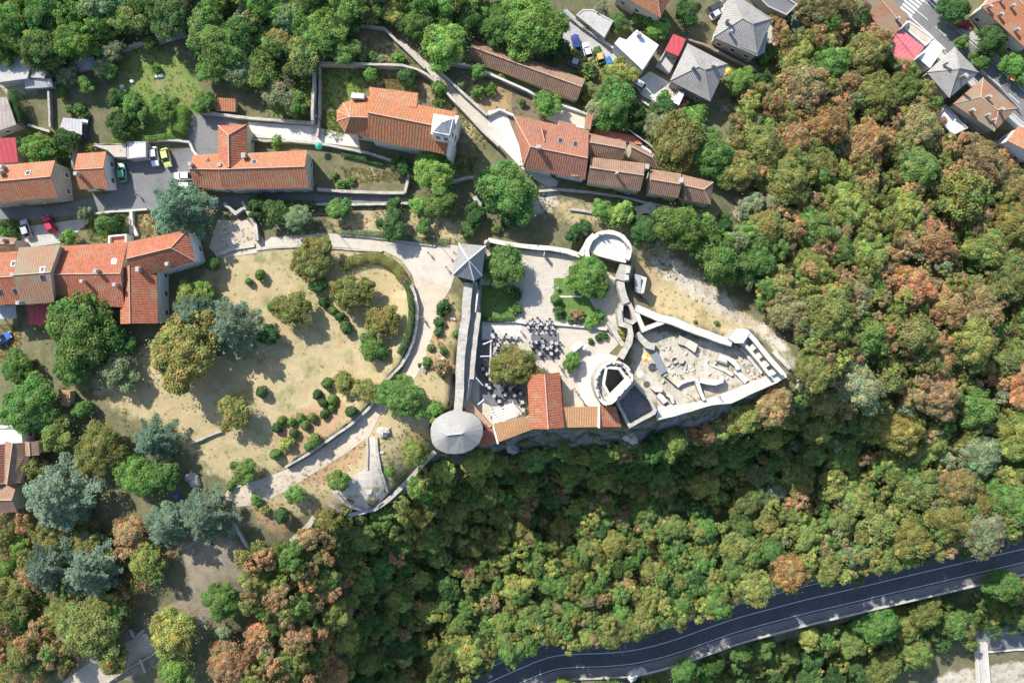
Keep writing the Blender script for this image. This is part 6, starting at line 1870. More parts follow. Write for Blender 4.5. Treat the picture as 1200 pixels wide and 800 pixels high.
a, b = P(578, 500, 3.4), P(583.5, 520, 3.0); t_ = b - a; mb = MB(); mb.box(((a.x + b.x) / 2, (a.y + b.y) / 2, 1.8), (t_.length, .35, 2.4), math.atan2(t_.y, t_.x)); mb.build('party_wall', M['plaster_white'], rs)
mb = MB(); mb.prism([tuple(P(a, b, 1.5)[:2]) for a, b in [(545,467),(552,470),(561,481),(577,499),(570,503),(560,490),(553,483),(545,483)]], -2, [2.4, 2.2, 1.8, 1.2, 1.2, 1.6, 2.0, 2.4], 0, 1)
thing_mesh(mb, 'ramp', [M['stone'], M['tan_paving']], 'tan ramp curling round the domed tower into the courtyard', 'ramp')
# pergola with white slats
pg = thing('pergola', 'white slatted pergola roof beside the tan tiled wing', 'pergola', G(590, 484))
c4 = [P(575, 481, 2.7), P(601, 471, 2.7), P(605, 489, 2.7), P(580, 496, 2.7)]
for i in range(5):
    a, b = lerp(c4[0], c4[3], (i + .5) / 5), lerp(c4[1], c4[2], (i + .5) / 5); t_ = b - a
    mb = MB(); mb.box((a + b) / 2, (t_.length, .27, .06), math.atan2(t_.y, t_.x)); mb.build('slat', M['white_paint'], pg)
for a, b in ((c4[0], c4[3]), (c4[1], c4[2]), (lerp(c4[0], c4[1], .85), lerp(c4[3], c4[2], .85))):
    t_ = b - a; mb = MB(); mb.box((a + b) / 2 - Vector((0, 0, .12)), (t_.length, .14, .14), math.atan2(t_.y, t_.x)); mb.build('beam', M['white_paint'], pg)
for p in c4: mb = MB(); mb.box((p.x, p.y, 1.25), (.12, .12, 2.6)); mb.build('post', M['white_paint'], pg)
# white sloping awning arms over the shaded strip
for lab, a, b in (('upper slanted white awning arm over the shaded strip', (566,403.5), (577,399)), ('level white awning arm over the middle of the shaded strip', (563,417.5), (576,417.3)), ('lower slanted white awning arm at the south end of the shaded strip', (558,442.5), (566,451.5)), ('short white awning arm beside the pergola tables', (560,474), (567,468))):
    A, B = P(*a, 3.4), P(*b, 2.6); mb = MB(); mb.tube([A, B], .13, 6); mb.tube([B, Vector((B.x, B.y, 0))], .06, 6); thing_mesh(mb, 'awning_arm', M['white_paint'], lab, 'awning arm', 'white awning arms')
# domed grey tower on the cliff
dt = thing('domed_tower', 'broad many sided tower with pale grey stone roof on the cliff corner', 'tower', G(535, 507))
ze, zr = 6.2, 8.6
oc = [(504.5,502.5),(506.5,495.5),(511,490),(518,485.5),(526,482),(535,481),(544,482),(553,485),(560,489.5),(564,495),(566,502),(565.5,510),(561.5,519.5),(553,526.5),(544,530.5),(534,531.8),(524,531),(517,528.5),(511,525),(506.5,519),(504.8,511)]
ow = [P(a, b, ze) for a, b in oc]; k0, k1 = P(524, 509.5, zr), P(542, 507.5, zr)
fc = []
n = len(ow)
for i in range(n):
    a, b = ow[i], ow[(i + 1) % n]
    ka = k0 if a.x < P(533, 500, ze).x else k1; kb = k0 if b.x < P(533, 500, ze).x else k1
    fc.append([a, b, ka] if ka == kb else [a, b, kb, ka])
mb = MB(); mb.slab(fc, .2); ro = mb.build('roof', M['lead'], dt)
mb = MB(); mb.tube([k0 + Vector((0, 0, .04)), k1 + Vector((0, 0, .04))], .14, 6)
for p in (ow[12], ow[0]): pass
mb.build('ridge_cap', M['lime'], ro)
wi = inset(ow, .4)
mb = MB()
lo3 = [Vector((p.x, p.y, -9)) for p in inset(ow, -.3)]; hi3 = [Vector((p.x, p.y, ze - .1)) for p in wi]
area = sum(wi[i].x * wi[(i + 1) % n].y - wi[(i + 1) % n].x * wi[i].y for i in range(n))
for i in range(n):
    j = (i + 1) % n; f_ = [lo3[i], lo3[j], hi3[j], hi3[i]]; mb.face(f_ if area > 0 else f_[::-1], 0, False)
mb.build('wall', M['stone'], dt)
for i in (2, 8, 12, 16):
    p, q_ = wi[i], wi[(i + 1) % n]; m_ = (p + q_) / 2; t_ = (q_ - p).normalized(); nr = Vector((t_.y, -t_.x, 0)); c_ = sum(wi, Vector((0, 0, 0))) / n
    if nr.dot(m_ - c_) < 0: nr = -nr
    add_window(dt, Vector((m_.x, m_.y, 3.6)) + nr * .2, t_, nr, .6, 1.0, 'stone_top')
# footbridge at the canyon floor
fb = thing('footbridge', 'narrow concrete footbridge with parapets over bright pale ground', 'bridge', G(1150, 785))
z = G(1150, 775).z + .9
a, b = P(1148, 752, z), P(1154, 825, z); t_ = (b - a).normalized(); s_ = Vector((t_.y, -t_.x, 0))
mb = MB(); mb.prism([(p.x, p.y) for p in (a - s_ * 1.3, b - s_ * 1.3, b + s_ * 1.3, a + s_ * 1.3)], z - .4, z, bottom=True); mb.build('deck', M['concrete'], fb)
for s in (-1, 1):
    mb = MB(); mb.prism([(p.x, p.y) for p in (a + s_ * s * 1.3, b + s_ * s * 1.3, b + s_ * s * 1.6, a + s_ * s * 1.6)], z - .4, z + .9); mb.build('parapet', M['lime'], fb)
for t in (.3, .75): p = lerp(a, b, t); mb = MB(); mb.box((p.x, p.y, z - 2.4), (2.2, .8, 4), math.atan2(t_.y, t_.x) + math.pi / 2); mb.build('pier', M['stone'], fb)
wall('low kerb wall beside the lower yard in the canyon', [(1156,764),(1180,762),(1210,760)], .6, .4, top='lime')
wall('curved retaining wall in the dark lower wood', [(1030,792),(1050,785),(1070,778),(1095,772)], .7, .5, top='concrete')
# ------------------------------------------------------------------ vehicles
def car_body(L, W, H, van=False):
    """lower hull and glasshouse lofted from cross sections; x forward"""
    hull = [(-.5, .30, .62, .78), (-.485, .24, .66, .90), (-.40, .20, .80 if not van else .95, .98), (-.20, .18, .86 if not van else 1.0, 1.0), (.12, .18, .84 if not van else .98, 1.0), (.30, .18, .78 if not van else .92, .99), (.42, .2, .68 if not van else .78, .94), (.485, .26, .56, .84), (.5, .32, .48, .72)]
    zs = .86 if not van else 1.0
    mb = MB(); prev = None
    for fx, z0, z1, wf in hull:
        x = fx * L; w = W / 2 * wf
        sec = [(-w * .92, z0), (-w, z0 + .14), (-w, z1 - .16), (-w * .86, z1), (0, z1 + .02), (w * .86, z1), (w, z1 - .16), (w, z0 + .14), (w * .92, z0)]
        ring = [Vector((x, y, z)) for y, z in sec]
        if prev:
            for i in range(len(ring)):
                j = (i + 1) % len(ring); mb.face([prev[i], ring[i], ring[j], prev[j]], 0, i not in (8,))
        else: mb.face(ring, 0)
        prev = ring
    mb.face(prev[::-1], 0)
    gl = MB()
    if van: cab = [(-.475, .0), (-.465, .93), (.20, 1.0), (.33, 0.0)]
    else: cab = [(-.43, 0.0), (-.30, .97), (.06, 1.0), (.23, 0.0)]
    zb_, zt = (.80 if not van else .92), H
    pts = []
    for fx, k in cab:
        w = W / 2 * (.86 - .14 * k); x = fx * L; z = zb_ + (zt - zb_) * k
        pts.append((Vector((x, -w, z)), Vector((x, w, z))))
    for (a, b), (c, d) in zip(pts, pts[1:]): gl.face([a, c, d, b])
    base = [(Vector((p[0].x, p[0].y, zb_ - .02)), Vector((p[1].x, p[1].y, zb_ - .02))) for p in pts]
    for s in (0, 1):
        q = [pts[0][s], pts[1][s], pts[2][s], pts[3][s]]
        gl.face(q if s else q[::-1])
    roof = MB()
    a, b = pts[1]; c, d = pts[2]; up = Vector((0, 0, .025))
    roof.slab([[a + up, c + up, d + up, b + up]], .06)
    for s in (0, 1):   # pillars
        for u, v in ((pts[0][s], pts[1][s]), (pts[3][s], pts[2][s])): roof.tube([u, v], .045, 5)
        m0 = (pts[0][s] + pts[3][s]) / 2; m1 = (pts[1][s] + pts[2][s]) / 2; roof.tube([m0, m1], .045, 5)
    return mb, gl, roof
def car(label, px, py, heading, colour, L=4.1, W=1.72, H=1.46, van=False, cat='car', group='parked cars'):
    """heading: direction of the bonnet in the photograph, degrees clockwise from up"""
    p = G(px, py, .8); z = ground(p.x, p.y) + .06
    for u in (-1, 1):
        for v in (-1, 1): z = max(z, ground(p.x + u * .8, p.y + v * 1.4) + .06)
    root = thing('parked_' + ('van' if van else 'car'), label, cat, (0, 0, 0), group)
    b, g, r = car_body(L, W, H, van)
    pm = paint('car paint %.2f %.2f %.2f' % colour, colour)
    b.build('body', pm, root); g.build('window', M['glass'], root); r.build('roof', pm, root)
    for fx in (-.31, .31):
        for s in (-1, 1):
            w = MB(); c = Vector((fx * L, s * (W / 2 - .09), .31))
            prof = [(.17, -.1), (.29, -.1), (.31, -.06), (.31, .06), (.29, .1), (.17, .1)]; n = 16
            rg = [[c + Vector((q * math.cos(2 * math.pi * k / n), t, q * math.sin(2 * math.pi * k / n))) for k in range(n)] for q, t in prof]
            for r0, r1 in zip(rg, rg[1:]):
                for k in range(n): w.face([r0[k], r0[(k + 1) % n], r1[(k + 1) % n], r1[k]], 0, True)
            wo = w.build('wheel', M['rubber'], root)
            rm = MB(); 
            for t in (-.08, .08): rm.face([c + Vector((.18 * math.cos(2 * math.pi * k / n), t, .18 * math.sin(2 * math.pi * k / n))) for k in range(n)])
            rm.build('rim', M['steel'], wo)
    for s in (-1, 1):
        m_ = MB(); m_.box((.478 * L, s * W * .33, .56), (.12, .32, .12)); m_.build('headlight', M['headlight'], root)
        m_ = MB(); m_.box((-.492 * L, s * W * .35, .64), (.07, .22, .16)); m_.build('tail_light', M['taillight'], root)
        m_ = MB(); m_.box((.16 * L, s * (W / 2 + .06), .92 if not van else 1.1), (.1, .2, .13)); m_.build('mirror', pm, root)
    root.location = (p.x, p.y, z); root.rotation_euler = (0, 0, math.radians(90 - heading))
    return root
WHT, SIL = (.72, .73, .74), (.42, .43, .45)
car('white parked car next to the yellow green one below the garage wall', 181, 183.5, 172, WHT)
car('yellow green parked car next to the white one below the yard wall', 195, 185, 166, (.50, .58, .16))
car('pale green parked car beside the small tiled house gable', 143, 202, 352, (.10, .33, .22))
car('white hatchback parked across the end of the T shaped house', 215, 206.5, 270, WHT)
car('white van parked beneath the white hatchback near the cedar', 212, 219, 270, (.75, .75, .75), 4.5, 1.8, 1.9, True, 'van')
car('silver grey car parked by the curved hedge on the shaded street', 30, 268, 342, SIL)
car('red car parked beside the silver grey one on the shaded street', 58, 263, 332, (.50, .015, .04))
car('dark blue car half under the grey corrugated carport', 98, 150, 10, (.03, .05, .12))
car('dark blue parked car, first in the row below the grey garage', 675, 51, 350, (.02, .045, .20))
car('white small parked car, second in the row below the grey garage', 688, 60, 345, WHT, 3.7)
car('orange yellow parked car, third in the row below the grey garage', 702, 66, 345, (.68, .40, .12), 3.7)
car('white car parked under the yellow green tree by the house yard', 747, 99, 300, WHT, 4.2)
car('white van parked at the door of the grey hipped house', 795, 115, 25, (.75, .75, .75), 4.3, 1.8, 1.9, True, 'van')
car('silver car parked at the top edge behind the grey hipped houses', 841, 16, 60, SIL)
car('dark car parked near the bright yard behind the grey hipped houses', 838, 9, 60, (.05, .05, .06))
car('silver car parked under the street tree at the top of the street', 1097, 4, 135, (.30, .30, .36))
car('red car parked under the street trees', 1129, 29, 100, (.40, .02, .03))
car('blue car at the photo edge below the red canopy', 2, 397, 60, (.04, .14, .42))
car('grey car parked in the yard by the brown barn gable', 676, 75, 110, (.30, .31, .32), 3.8)
car('white car in the hatched drive by the mottled chimneyed house', 1188, 183, 135, WHT)
# covered things
def cover(label, px, py, size, rz, mat, h=.9):
    g = G(px, py, h); mb = MB(); r = random.Random(int(px)); n = 7
    pr = [[Vector((g.x, g.y, 0)) + Matrix.Rotation(rz, 3, 'Z') @ Vector(((i / n - .5) * size[0], (j / n - .5) * size[1], 0)) for j in range(n + 1)] for i in range(n + 1)]
    for i in range(n + 1):
        for j in range(n + 1):
            e = min(i, j, n - i, n - j); pr[i][j].z = g.z + (0 if e == 0 else h * (1 - .12 * (e == 1)) + r.uniform(-.06, .06))
    for i in range(n):
        for j in range(n): mb.face([pr[i][j], pr[i + 1][j], pr[i + 1][j + 1], pr[i][j + 1]], 0, True)
    return tag(mb.build('tarpaulin', mat), label, 'cover')
cover('bright blue cover at the end of the row of parked cars', 713, 71, (1.8, 2.6), .3, M['blue_cover'], 1.1)
cover('blue cover on the ground behind the white van', 792, 137, (1.6, 3.2), -.6, M['blue_cover'], .5)
cover('small blue cover in the shade at the gravel yard', 206, 582, (1.2, 1.4), .2, M['blue_cover'], .7)
for lab, a, rz in (('white sheet lying in the upper orchard, nearest the wood', (186, 88.5), .1), ('white chair shaped bundle in the upper orchard', (154, 95), .4), ('small white bundle by the orchard path, upper of two', (142, 101), .2), ('small white bundle by the orchard path, lower of two', (145, 107), .9), ('white crate stack beside the red roofed house', (24, 172), .3)):
    cover(lab, *a, (1.9, .8) if 'sheet' in lab else (.9, .8), rz, M['white_cloth'], .4)

# ------------------------------------------------------------------ people
def skin_mesh(name, joints, bones, mats_fn):
    me = bpy.data.meshes.new(name)
    me.from_pydata([j[0] for j in joints], bones, [])
    o = bpy.data.objects.new(name, me); COL.objects.link(o)
    md = o.modifiers.new('skin', 'SKIN'); md.use_smooth_shade = True
    for i, j in enumerate(joints):
        sk = me.skin_vertices[0].data[i]; sk.radius = j[1] if isinstance(j[1], tuple) else (j[1], j[1]); sk.use_root = (i == 0)
    ss = o.modifiers.new('sub', 'SUBSURF'); ss.levels = ss.render_levels = 1
    dg = bpy.context.evaluated_depsgraph_get()
    out = bpy.data.meshes.new_from_object(o.evaluated_get(dg))
    bpy.data.objects.remove(o); bpy.data.meshes.remove(me)
    for f in out.polygons: f.material_index = mats_fn(f.center); f.use_smooth = True
    return out
def person_mesh(stride, arm):
    s = stride
    J = [((0, 0, .95), (.15, .11)), ((0, 0, 1.15), (.13, .10)), ((0, 0, 1.36), (.17, .11)), ((0, 0, 1.47), .065), ((0, .01, 1.55), .07), ((0, .02, 1.64), (.085, .10)), ((0, .015, 1.72), (.06, .07))]
    B = [(0, 1), (1, 2), (2, 3), (3, 4), (4, 5), (5, 6)]
    for sg in (-1, 1):
        b = len(J)
        J += [((sg * .19, 0, 1.38), .065), ((sg * .25, -.03 + arm * sg * .1, 1.13), .048), ((sg * .27, .06 + arm * sg * .22, .90), .038), ((sg * .27, .09 + arm * sg * .26, .80), (.03, .045))]
        B += [(2, b), (b, b + 1), (b + 1, b + 2), (b + 2, b + 3)]
        h = len(J)
        J += [((sg * .10, 0, .86), .09), ((sg * .10, sg * s * .18 + .02, .48), .06), ((sg * .10, sg * s * .34 - .03, .09), .045), ((sg * .10, sg * s * .34 + .12, .03), (.045, .03))]
        B += [(0, h), (h, h + 1), (h + 1, h + 2), (h + 2, h + 3)]
    def mt(c):
        if c.z > 1.44: return 0
        if abs(c.x) > .2 and c.z < 1.22: return 0
        if c.z > .93: return 1
        return 2 if c.z > .10 else 3
    return skin_mesh('person', J, B, mt)
PM = [person_mesh(0, 0), person_mesh(.8, 1.0), person_mesh(-.5, -.7)]
for m_ in PM:
    m_.materials.clear()
    for k in ('skin', 'white_cloth', 'deck', 'black_plastic'): m_.materials.append(M[k])
CLOTH = {k: plain_mat(k + ' clothing', c, .85) for k, c in dict(black=(.02, .02, .024), navy=(.03, .045, .10), white=(.74, .74, .73), red=(.50, .05, .05), pink=(.62, .28, .33), blue=(.08, .2, .45), grey=(.25, .25, .26), beige=(.5, .42, .3), denim=(.09, .13, .22), green=(.08, .2, .1)).items()}
hm = MB(); 
def hair_cap(mat):
    mb = MB(); n = 12; rows = []
    for i in range(6):
        ph = math.radians(-8 + i * 19); rows.append([Vector((math.cos(t) * math.cos(ph) * .10, -.005 + math.sin(t) * math.cos(ph) * .118, 1.655 + math.sin(ph) * .115)) for t in [2 * math.pi * k / n for k in range(n)]])
    for a, b in zip(rows, rows[1:]):
        for k in range(n): mb.face([a[k], a[(k + 1) % n], b[(k + 1) % n], b[k]], 0, True)
    mb.face(rows[-1])
    me = bpy.data.meshes.new('hair'); me.from_pydata([tuple(v) for v in mb.v], [], mb.f); me.materials.append(M[mat]); return me
HAIR = {k: hair_cap(k) for k in ('hair_dark', 'hair_fair')}
def person(label, px, py, face, top, legs, pose=0, hair='hair_dark', up=0.0, h=1.0):
    g = G(px, py, up + .1); z = g.z + up + (.08 if up == 0 else 0)
    o = bpy.data.objects.new('person', PM[pose]); COL.objects.link(o)
    for i, m_ in ((1, CLOTH[top]), (2, CLOTH[legs])):
        o.material_slots[i].link = 'OBJECT'; o.material_slots[i].material = m_
    hr = link('hair', HAIR[hair]); hr.parent = o
    o.location = (g.x, g.y, z); o.rotation_euler = (0, 0, math.radians(-face)); o.scale = (h,) * 3
    return tag(o, label, 'person', 'visitors')
person('person in dark clothes walking along the promenade, farthest from the gate tower', 502.5, 296.5, 140, 'black', 'navy', 1)
person('person in dark clothes on the promenade near the gate tower', 523, 313.5, 140, 'navy', 'black', 2)
person('person in beige top under the edge of the gate tower roof', 532.5, 296, 90, 'beige', 'denim', 1, 'hair_fair')
person('person in black walking down the garden path, ahead of a companion', 495, 372, 190, 'black', 'grey', 1)
person('person in grey beside the one in black on the garden path', 497.5, 376.5, 190, 'grey', 'black', 2)
person('person in blue leaning at the north curtain wall of the courtyard', 655.5, 295.5, 20, 'blue', 'denim', 0)
person('person in black at the bastion parapet, with a friend close by', 702, 276, 10, 'black', 'denim', 0, up=3.1)
person('person in navy at the bastion parapet beside the one in black', 707.5, 275.5, 350, 'navy', 'grey', 0, up=3.1)
person('person in red looking out from the east side of the bastion', 731.5, 285.5, 70, 'red', 'black', 0, up=3.1)
person('person in pale top next to the red one on the bastion', 734.5, 289, 80, 'white', 'denim', 2, 'hair_fair', up=3.1)
person('person in pink standing on the keep walk by the white apron', 722, 427.5, 150, 'pink', 'white', 0, 'hair_fair', up=5.75)
person('person in red on the keep walk, second from the pink one', 728, 430.5, 170, 'red', 'denim', 2, up=5.75)
person('person in navy on the keep walk toward the ward', 733, 436, 190, 'navy', 'white', 0, up=5.75)
person('person in white on the keep walk at its east side', 736.5, 441, 210, 'white', 'black', 2, up=5.75)
person('person in pink seated group walking on the bright rampart, first', 812, 466, 100, 'pink', 'white', 1, up=.05)
person('person in red walking on the bright rampart behind the pink one', 818, 464.5, 100, 'red', 'denim', 2, up=.05)
person('person in grey walking on the bright rampart near the cross wall', 842, 464, 260, 'grey', 'beige', 1, up=.95)
person('person in black standing in the ward beside the well rings', 796, 438.5, 200, 'black', 'denim', 0)
person('person in black standing on the slope below the end house', 807, 255, 160, 'black', 'black', 0)
person('person in denim standing by the big tree shade in the car park', 163, 229, 120, 'navy', 'denim', 1)
person('person in pink at the lawn end of the dividing wall', 711, 385.5, 140, 'pink', 'grey', 2)
person('person in dark clothes at the east foot of the restaurant', 672, 455, 200, 'black', 'denim', 1)
person('second visitor in blue at the east foot of the restaurant', 676, 461, 20, 'blue', 'white', 2, 'hair_fair')
person('person in white between the restaurant corner and the small round tree', 657, 433, 60, 'white', 'black', 0)
person('person in black waiting near the restaurant corner hedge', 655, 428, 120, 'black', 'black', 0)
person('person in dark clothes seated spot near the white stage, standing', 610, 388, 100, 'black', 'grey', 0)

# ------------------------------------------------------------------ terrace tables and chairs
M['table_grey'] = plain_mat('pale grey table top', (.38, .38, .38), .5)
def make_chair():
    root = thing('chair', 'proto', 'chair'); 
    mb = MB(); mb.box((0, 0, .45), (.44, .44, .05)); mb.build('seat', M['black_plastic'], root)
    mb = MB(); mb.box((0, -.21, .72), (.44, .04, .42)); mb.build('backrest', M['black_plastic'], root)
    for x in (-.19, .19):
        for y in (-.19, .19): mb = MB(); mb.box((x, y, .215), (.04, .04, .43)); mb.build('leg', M['dark_metal'], root)
    return root
def make_table(rnd_):
    root = thing('table', 'proto', 'table'); mb = MB()
    if rnd_: mb.lathe([(.34, .72), (.38, .735), (.38, .755), (.36, .76)], (0, 0, 0), 20)
    else: mb.box((0, 0, .74), (.7, .7, .05))
    mb.build('tabletop', M['table_grey'], root)
    mb = MB(); mb.lathe([(.26, 0), (.24, .04), (.05, .07), (.045, .7), (.12, .715)], (0, 0, 0), 12); mb.build('pedestal', M['dark_metal'], root)
    return root
CH, TR, TS = make_chair(), make_table(True), make_table(False)
proto_roots += [CH, TR, TS]
TAB = [(577,392.5,'s'),(587,394,'s'),(595.5,394.5,'s'),(603.5,395,'s'),(578,394.5,'r'),(581,408,'s'),(579.5,414,'s'),(583,404,'r'),(622,400.5,'r'),(622.5,405.5,'s'),(628,401,'r'),(635.5,400.5,'r'),(636.5,405.5,'s'),(646.5,401,'r'),(646,406.5,'s'),(641.5,408,'r'),(632.5,414.5,'r'),(646,414,'s'),(652,402,'s'),(652,410,'r'),
       (617,376.5,'r'),(623,377.5,'r'),(630,377,'r'),(637,377,'s'),(643,378,'r'),(618.5,383.5,'s'),(629.5,383,'s'),(640,384,'r'),(647,384,'s'),(570,438,'r'),(574.5,444,'r'),(583,441.5,'s'),(573.5,454,'r'),(570,451,'s'),(579,463.5,'r'),(592,462,'r'),(588,456,'s'),(598,455,'s'),(603,463,'r'),(610,461,'r'),(612,471,'s'),(613,480,'s'),(566,432,'s'),(585,470,'s'),(609,447,'s')]
tables, chairs = [], []
for i, (px, py, k) in enumerate(TAB):
    g = G(px, py, .7); rz = rnd.uniform(-.3, .3)
    o = copy_tree(TR if k == 'r' else TS, (g.x, g.y, g.z + .12), rz); o.name = 'table'; o['group'] = 'castle terrace tables'
    tables.append((o, (px, py), 'round white' if k == 'r' else 'square white', k))
    for j in range(rnd.choice((2, 2, 3, 3, 4))):
        a = rz + math.pi / 2 * (j if rnd.random() < .8 else j + .4) + rnd.uniform(-.2, .2); d_ = rnd.uniform(.62, .8)
        c = copy_tree(CH, (g.x + math.sin(a) * d_, g.y - math.cos(a) * d_, g.z + .12), a + rnd.uniform(-.3, .3)); c.name = 'chair'; c['group'] = 'chairs at the castle terrace tables'
        chairs.append((c, i, a))

# ------------------------------------------------------------------ lamps, signs, small things
def lamp(label, px, py, h=4.2, arm=0.0, up=True):
    g = G(px, py, h); root = thing('street_lamp', label, 'street lamp', g, 'street lamps')
    mb = MB(); mb.tube([g - Vector((0, 0, .3)), g + Vector((0, 0, .5)), g + Vector((0, 0, h))], [.09, .07, .045], 8); mb.build('pole', M['dark_metal'], root)
    t = g + Vector((arm, 0, h))
    if arm: mb = MB(); mb.tube([g + Vector((0, 0, h)), t + Vector((0, 0, .25))], .04, 6); mb.build('arm', M['dark_metal'], root)
    mb = MB(); mb.lathe([(.10, 0), (.2, .08), (.24, .34), (.12, .36)], t + Vector((0, 0, .0)), 10); mb.build('lantern', M['lamp_glass'], root)
    mb = MB(); mb.lathe([(.3, .37), (.28, .42), (.05, .56)], t, 10); mb.build('lamp_cap', M['dark_metal'], root)
lamp('slim dark lamp post at the west part of the promenade kerb', 392, 271.5)
lamp('slim dark lamp post on the promenade kerb nearest the gate tower', 509, 278.5)
lamp('dark lamp post among the shrubs beside the outer curtain wall', 531.5, 355, 3.4)
lamp('dark lamp post at the foot of the olive brown park tree', 350.5, 313, 3.2)
lamp('street lamp with long arm beside the street trees', 1137, 58, 6.5, 2.0)
lamp('lamp post beside the gravel path by the round park tree', 281, 571, 4.5)
lamp('lamp post at the corner of the car park garden stair', 166, 255, 4.0)
lamp('lamp post by the white ramp end beside the stepped lane', 371.5, 137, 3.5)
lamp('lamp post on the slope by the ruined rubble wall', 736, 226, 4.0)
def bench(label, px, py, rz):
    g = G(px, py, .45); root = thing('park_bench', label, 'bench', g); R = Matrix.Rotation(rz, 3, 'Z')
    mb = MB()
    for k in range(3): mb.box(g + R @ Vector((0, -.16 + k * .16, .46)), (1.7, .13, .05), rz)
    mb.build('seat', M['wood'], root)
    mb = MB()
    for k in range(2): mb.box(g + R @ Vector((0, .3 + .04 * k, .66 + .18 * k)), (1.7, .04, .13), rz)
    mb.build('backrest', M['wood'], root)
    for s in (-.7, .7): mb = MB(); mb.box(g + R @ Vector((s, 0, .2)), (.07, .45, .48), rz); mb.build('leg', M['dark_metal'], root)
bench('dark bench on the round terrace near its outer wall', 441, 588.5, .75)
bench('bench at the shaded side of the round terrace', 411, 587, -.5)
bench('bench by the alley garden under the shrub border', 378, 250, 0)
g = G(432, 575); mb = MB(); mb.lathe([(.75, -.1), (.75, .12), (.62, .14), (.6, .08)], g + Vector((0, 0, .05)), 18); tag(mb.build('planter_ring', [M['gravel']]), 'round planted ring set in the paving of the round terrace', 'planter')
def boulder(label, px, py, d, seed, mat='stone_top'):
    g = G(px, py); r = random.Random(seed); mb = MB(); n, m = 10, 6; rows = []
    ph = [r.uniform(0, 6.28) for _ in range(4)]
    for i in range(m + 1):
        f = math.radians(-60 + 150 * i / m); row = []
        for k in range(n):
            t = 2 * math.pi * k / n; q = 1 + .22 * math.sin(2 * t + ph[0]) + .15 * math.sin(3 * t + ph[1] + f * 2) + r.uniform(-.1, .1)
            row.append(g + Vector((math.cos(t) * math.cos(f) * d / 2 * q, math.sin(t) * math.cos(f) * d / 2 * q, math.sin(f) * d * .32 * q + d * .1)))
        rows.append(row)
    for a, b in zip(rows, rows[1:]):
        for k in range(n): mb.face([a[k], a[(k + 1) % n], b[(k + 1) % n], b[k]], 0)
    mb.face(rows[-1]); return tag(mb.build('boulder', M[mat]), label, 'rock')
boulder('big grey boulder where the garden path meets the terrace path', 451, 506, 2.4, 1)
boulder('smaller pale boulder touching the big grey boulder', 446, 504, 1.5, 2, 'lime')
boulder('pale stone lying on the dry lawn between the path and bushy tree', 448, 530, .8, 3, 'lime')
boulder('flat grey rock under the big green tree by the curtain wall', 482, 487, 1.6, 4)
boulder('grey rock in the shrub bed west of the curtain wall', 497, 432, 1.7, 5)
boulder('pale rock in the shrub bed nearest the curtain wall', 519, 423, 1.4, 6, 'lime')
boulder('pale rock at the north end of the shrub bed', 531, 374, 1.0, 7, 'lime')
boulder('white rock on the wooded slope under the park wall', 488, 602, 1.8, 8, 'lime')
boulder('grey rock face on the cliff under the domed tower', 556, 548, 2.8, 9)
boulder('grey rock on the cliff below the tan wing', 600, 524, 3.0, 10)
boulder('grey rock on the cliff below the square tower', 738, 512, 3.2, 11)
boulder('bluish rock low on the cliff below the square tower', 748, 528, 2.4, 12)
boulder('rock low in the shaded gully below the keep', 700, 540, 2.6, 13)
boulder('pale rock ledge beside the prow trees', 934, 452, 2.2, 14)
boulder('pale boulder at the roadside bend', 742, 789, 3.4, 15, 'lime')
boulder('flat pale boulder next to the roadside boulder', 752, 785, 2.4, 16, 'lime')
boulder('grey boulder at the end of the gravel yard by the park', 227, 562, 3.2, 17)
boulder('pale rock at the slope edge below the end house', 840, 272, 2.0, 18, 'lime')
boulder('pale rubble stone heap below the row of brown roofs', 770, 246, 1.6, 19, 'lime')
boulder('grey stone at the dead end of the ward', 777, 447, .9, 20)
r_ = random.Random(4)
for k in range(80):
    px, py = r_.uniform(765, 890), r_.uniform(404, 448)
    if r_.random() < .4: px, py = r_.uniform(780, 815), r_.uniform(425, 440)
    if py - 398 < (px - 760) * .18: continue
    o = boulder('', px, py, r_.uniform(.3, .75), 100 + k, 'lime' if k % 2 else 'stone_top'); o.name = 'fallen_stone'
    tag(o, 'loose pale fallen stone lying in the ruined ward', 'stone', 'fallen stones in the ruined ward')
# parasol stand and stalls
def parasol(label, px, py, mats, rad=1.1, h=2.2):
    g = G(px, py, h); root = thing('parasol', label, 'parasol', g)
    mb = MB(); mb.tube([g, g + Vector((0, 0, h + .3))], .03, 6); mb.build('pole', M['steel'], root)
    mb = MB(); n = 8; ap = g + Vector((0, 0, h + .35))
    for k in range(n):
        a, b = 2 * math.pi * k / n, 2 * math.pi * (k + 1) / n
        mb.slab([[ap, g + Vector((math.cos(a) * rad, math.sin(a) * rad, h)), g + Vector((math.cos(b) * rad, math.sin(b) * rad, h))]], .03, k % len(mats))
    mb.build('canopy', [M[m_] for m_ in mats], root)
    mb = MB(); mb.lathe([(.3, 0), (.28, .1), (.05, .14)], g + Vector((0, 0, .05)), 10); mb.build('base', M['concrete'], root)
parasol('yellow and orange parasol at the top of the grey metal ramp', 757.5, 419, ['yellow_cloth', 'orange_cloth', 'yellow_cloth', 'white_cloth'], 1.0)
parasol('orange and yellow parasol beside the street trees', 1189, 89, ['orange_cloth', 'yellow_cloth'], 1.3)
parasol('yellow parasol by the east wall of the grey hipped house', 853.5, 83, ['yellow_cloth'], .7)
parasol('orange parasol on the slope beside the woods', 881, 265, ['orange_cloth'], .8)
parasol('white parasol between the keep and the metal ramp', 750.5, 439, ['white_cloth'], .75)
parasol('small green parasol beside the alley garden steps', 373.5, 171, ['green_bin'], .8, 1.8)
parasol('white parasol on the castle path near the dividing wall', 685, 407, ['white_cloth'], .6, 1.4)
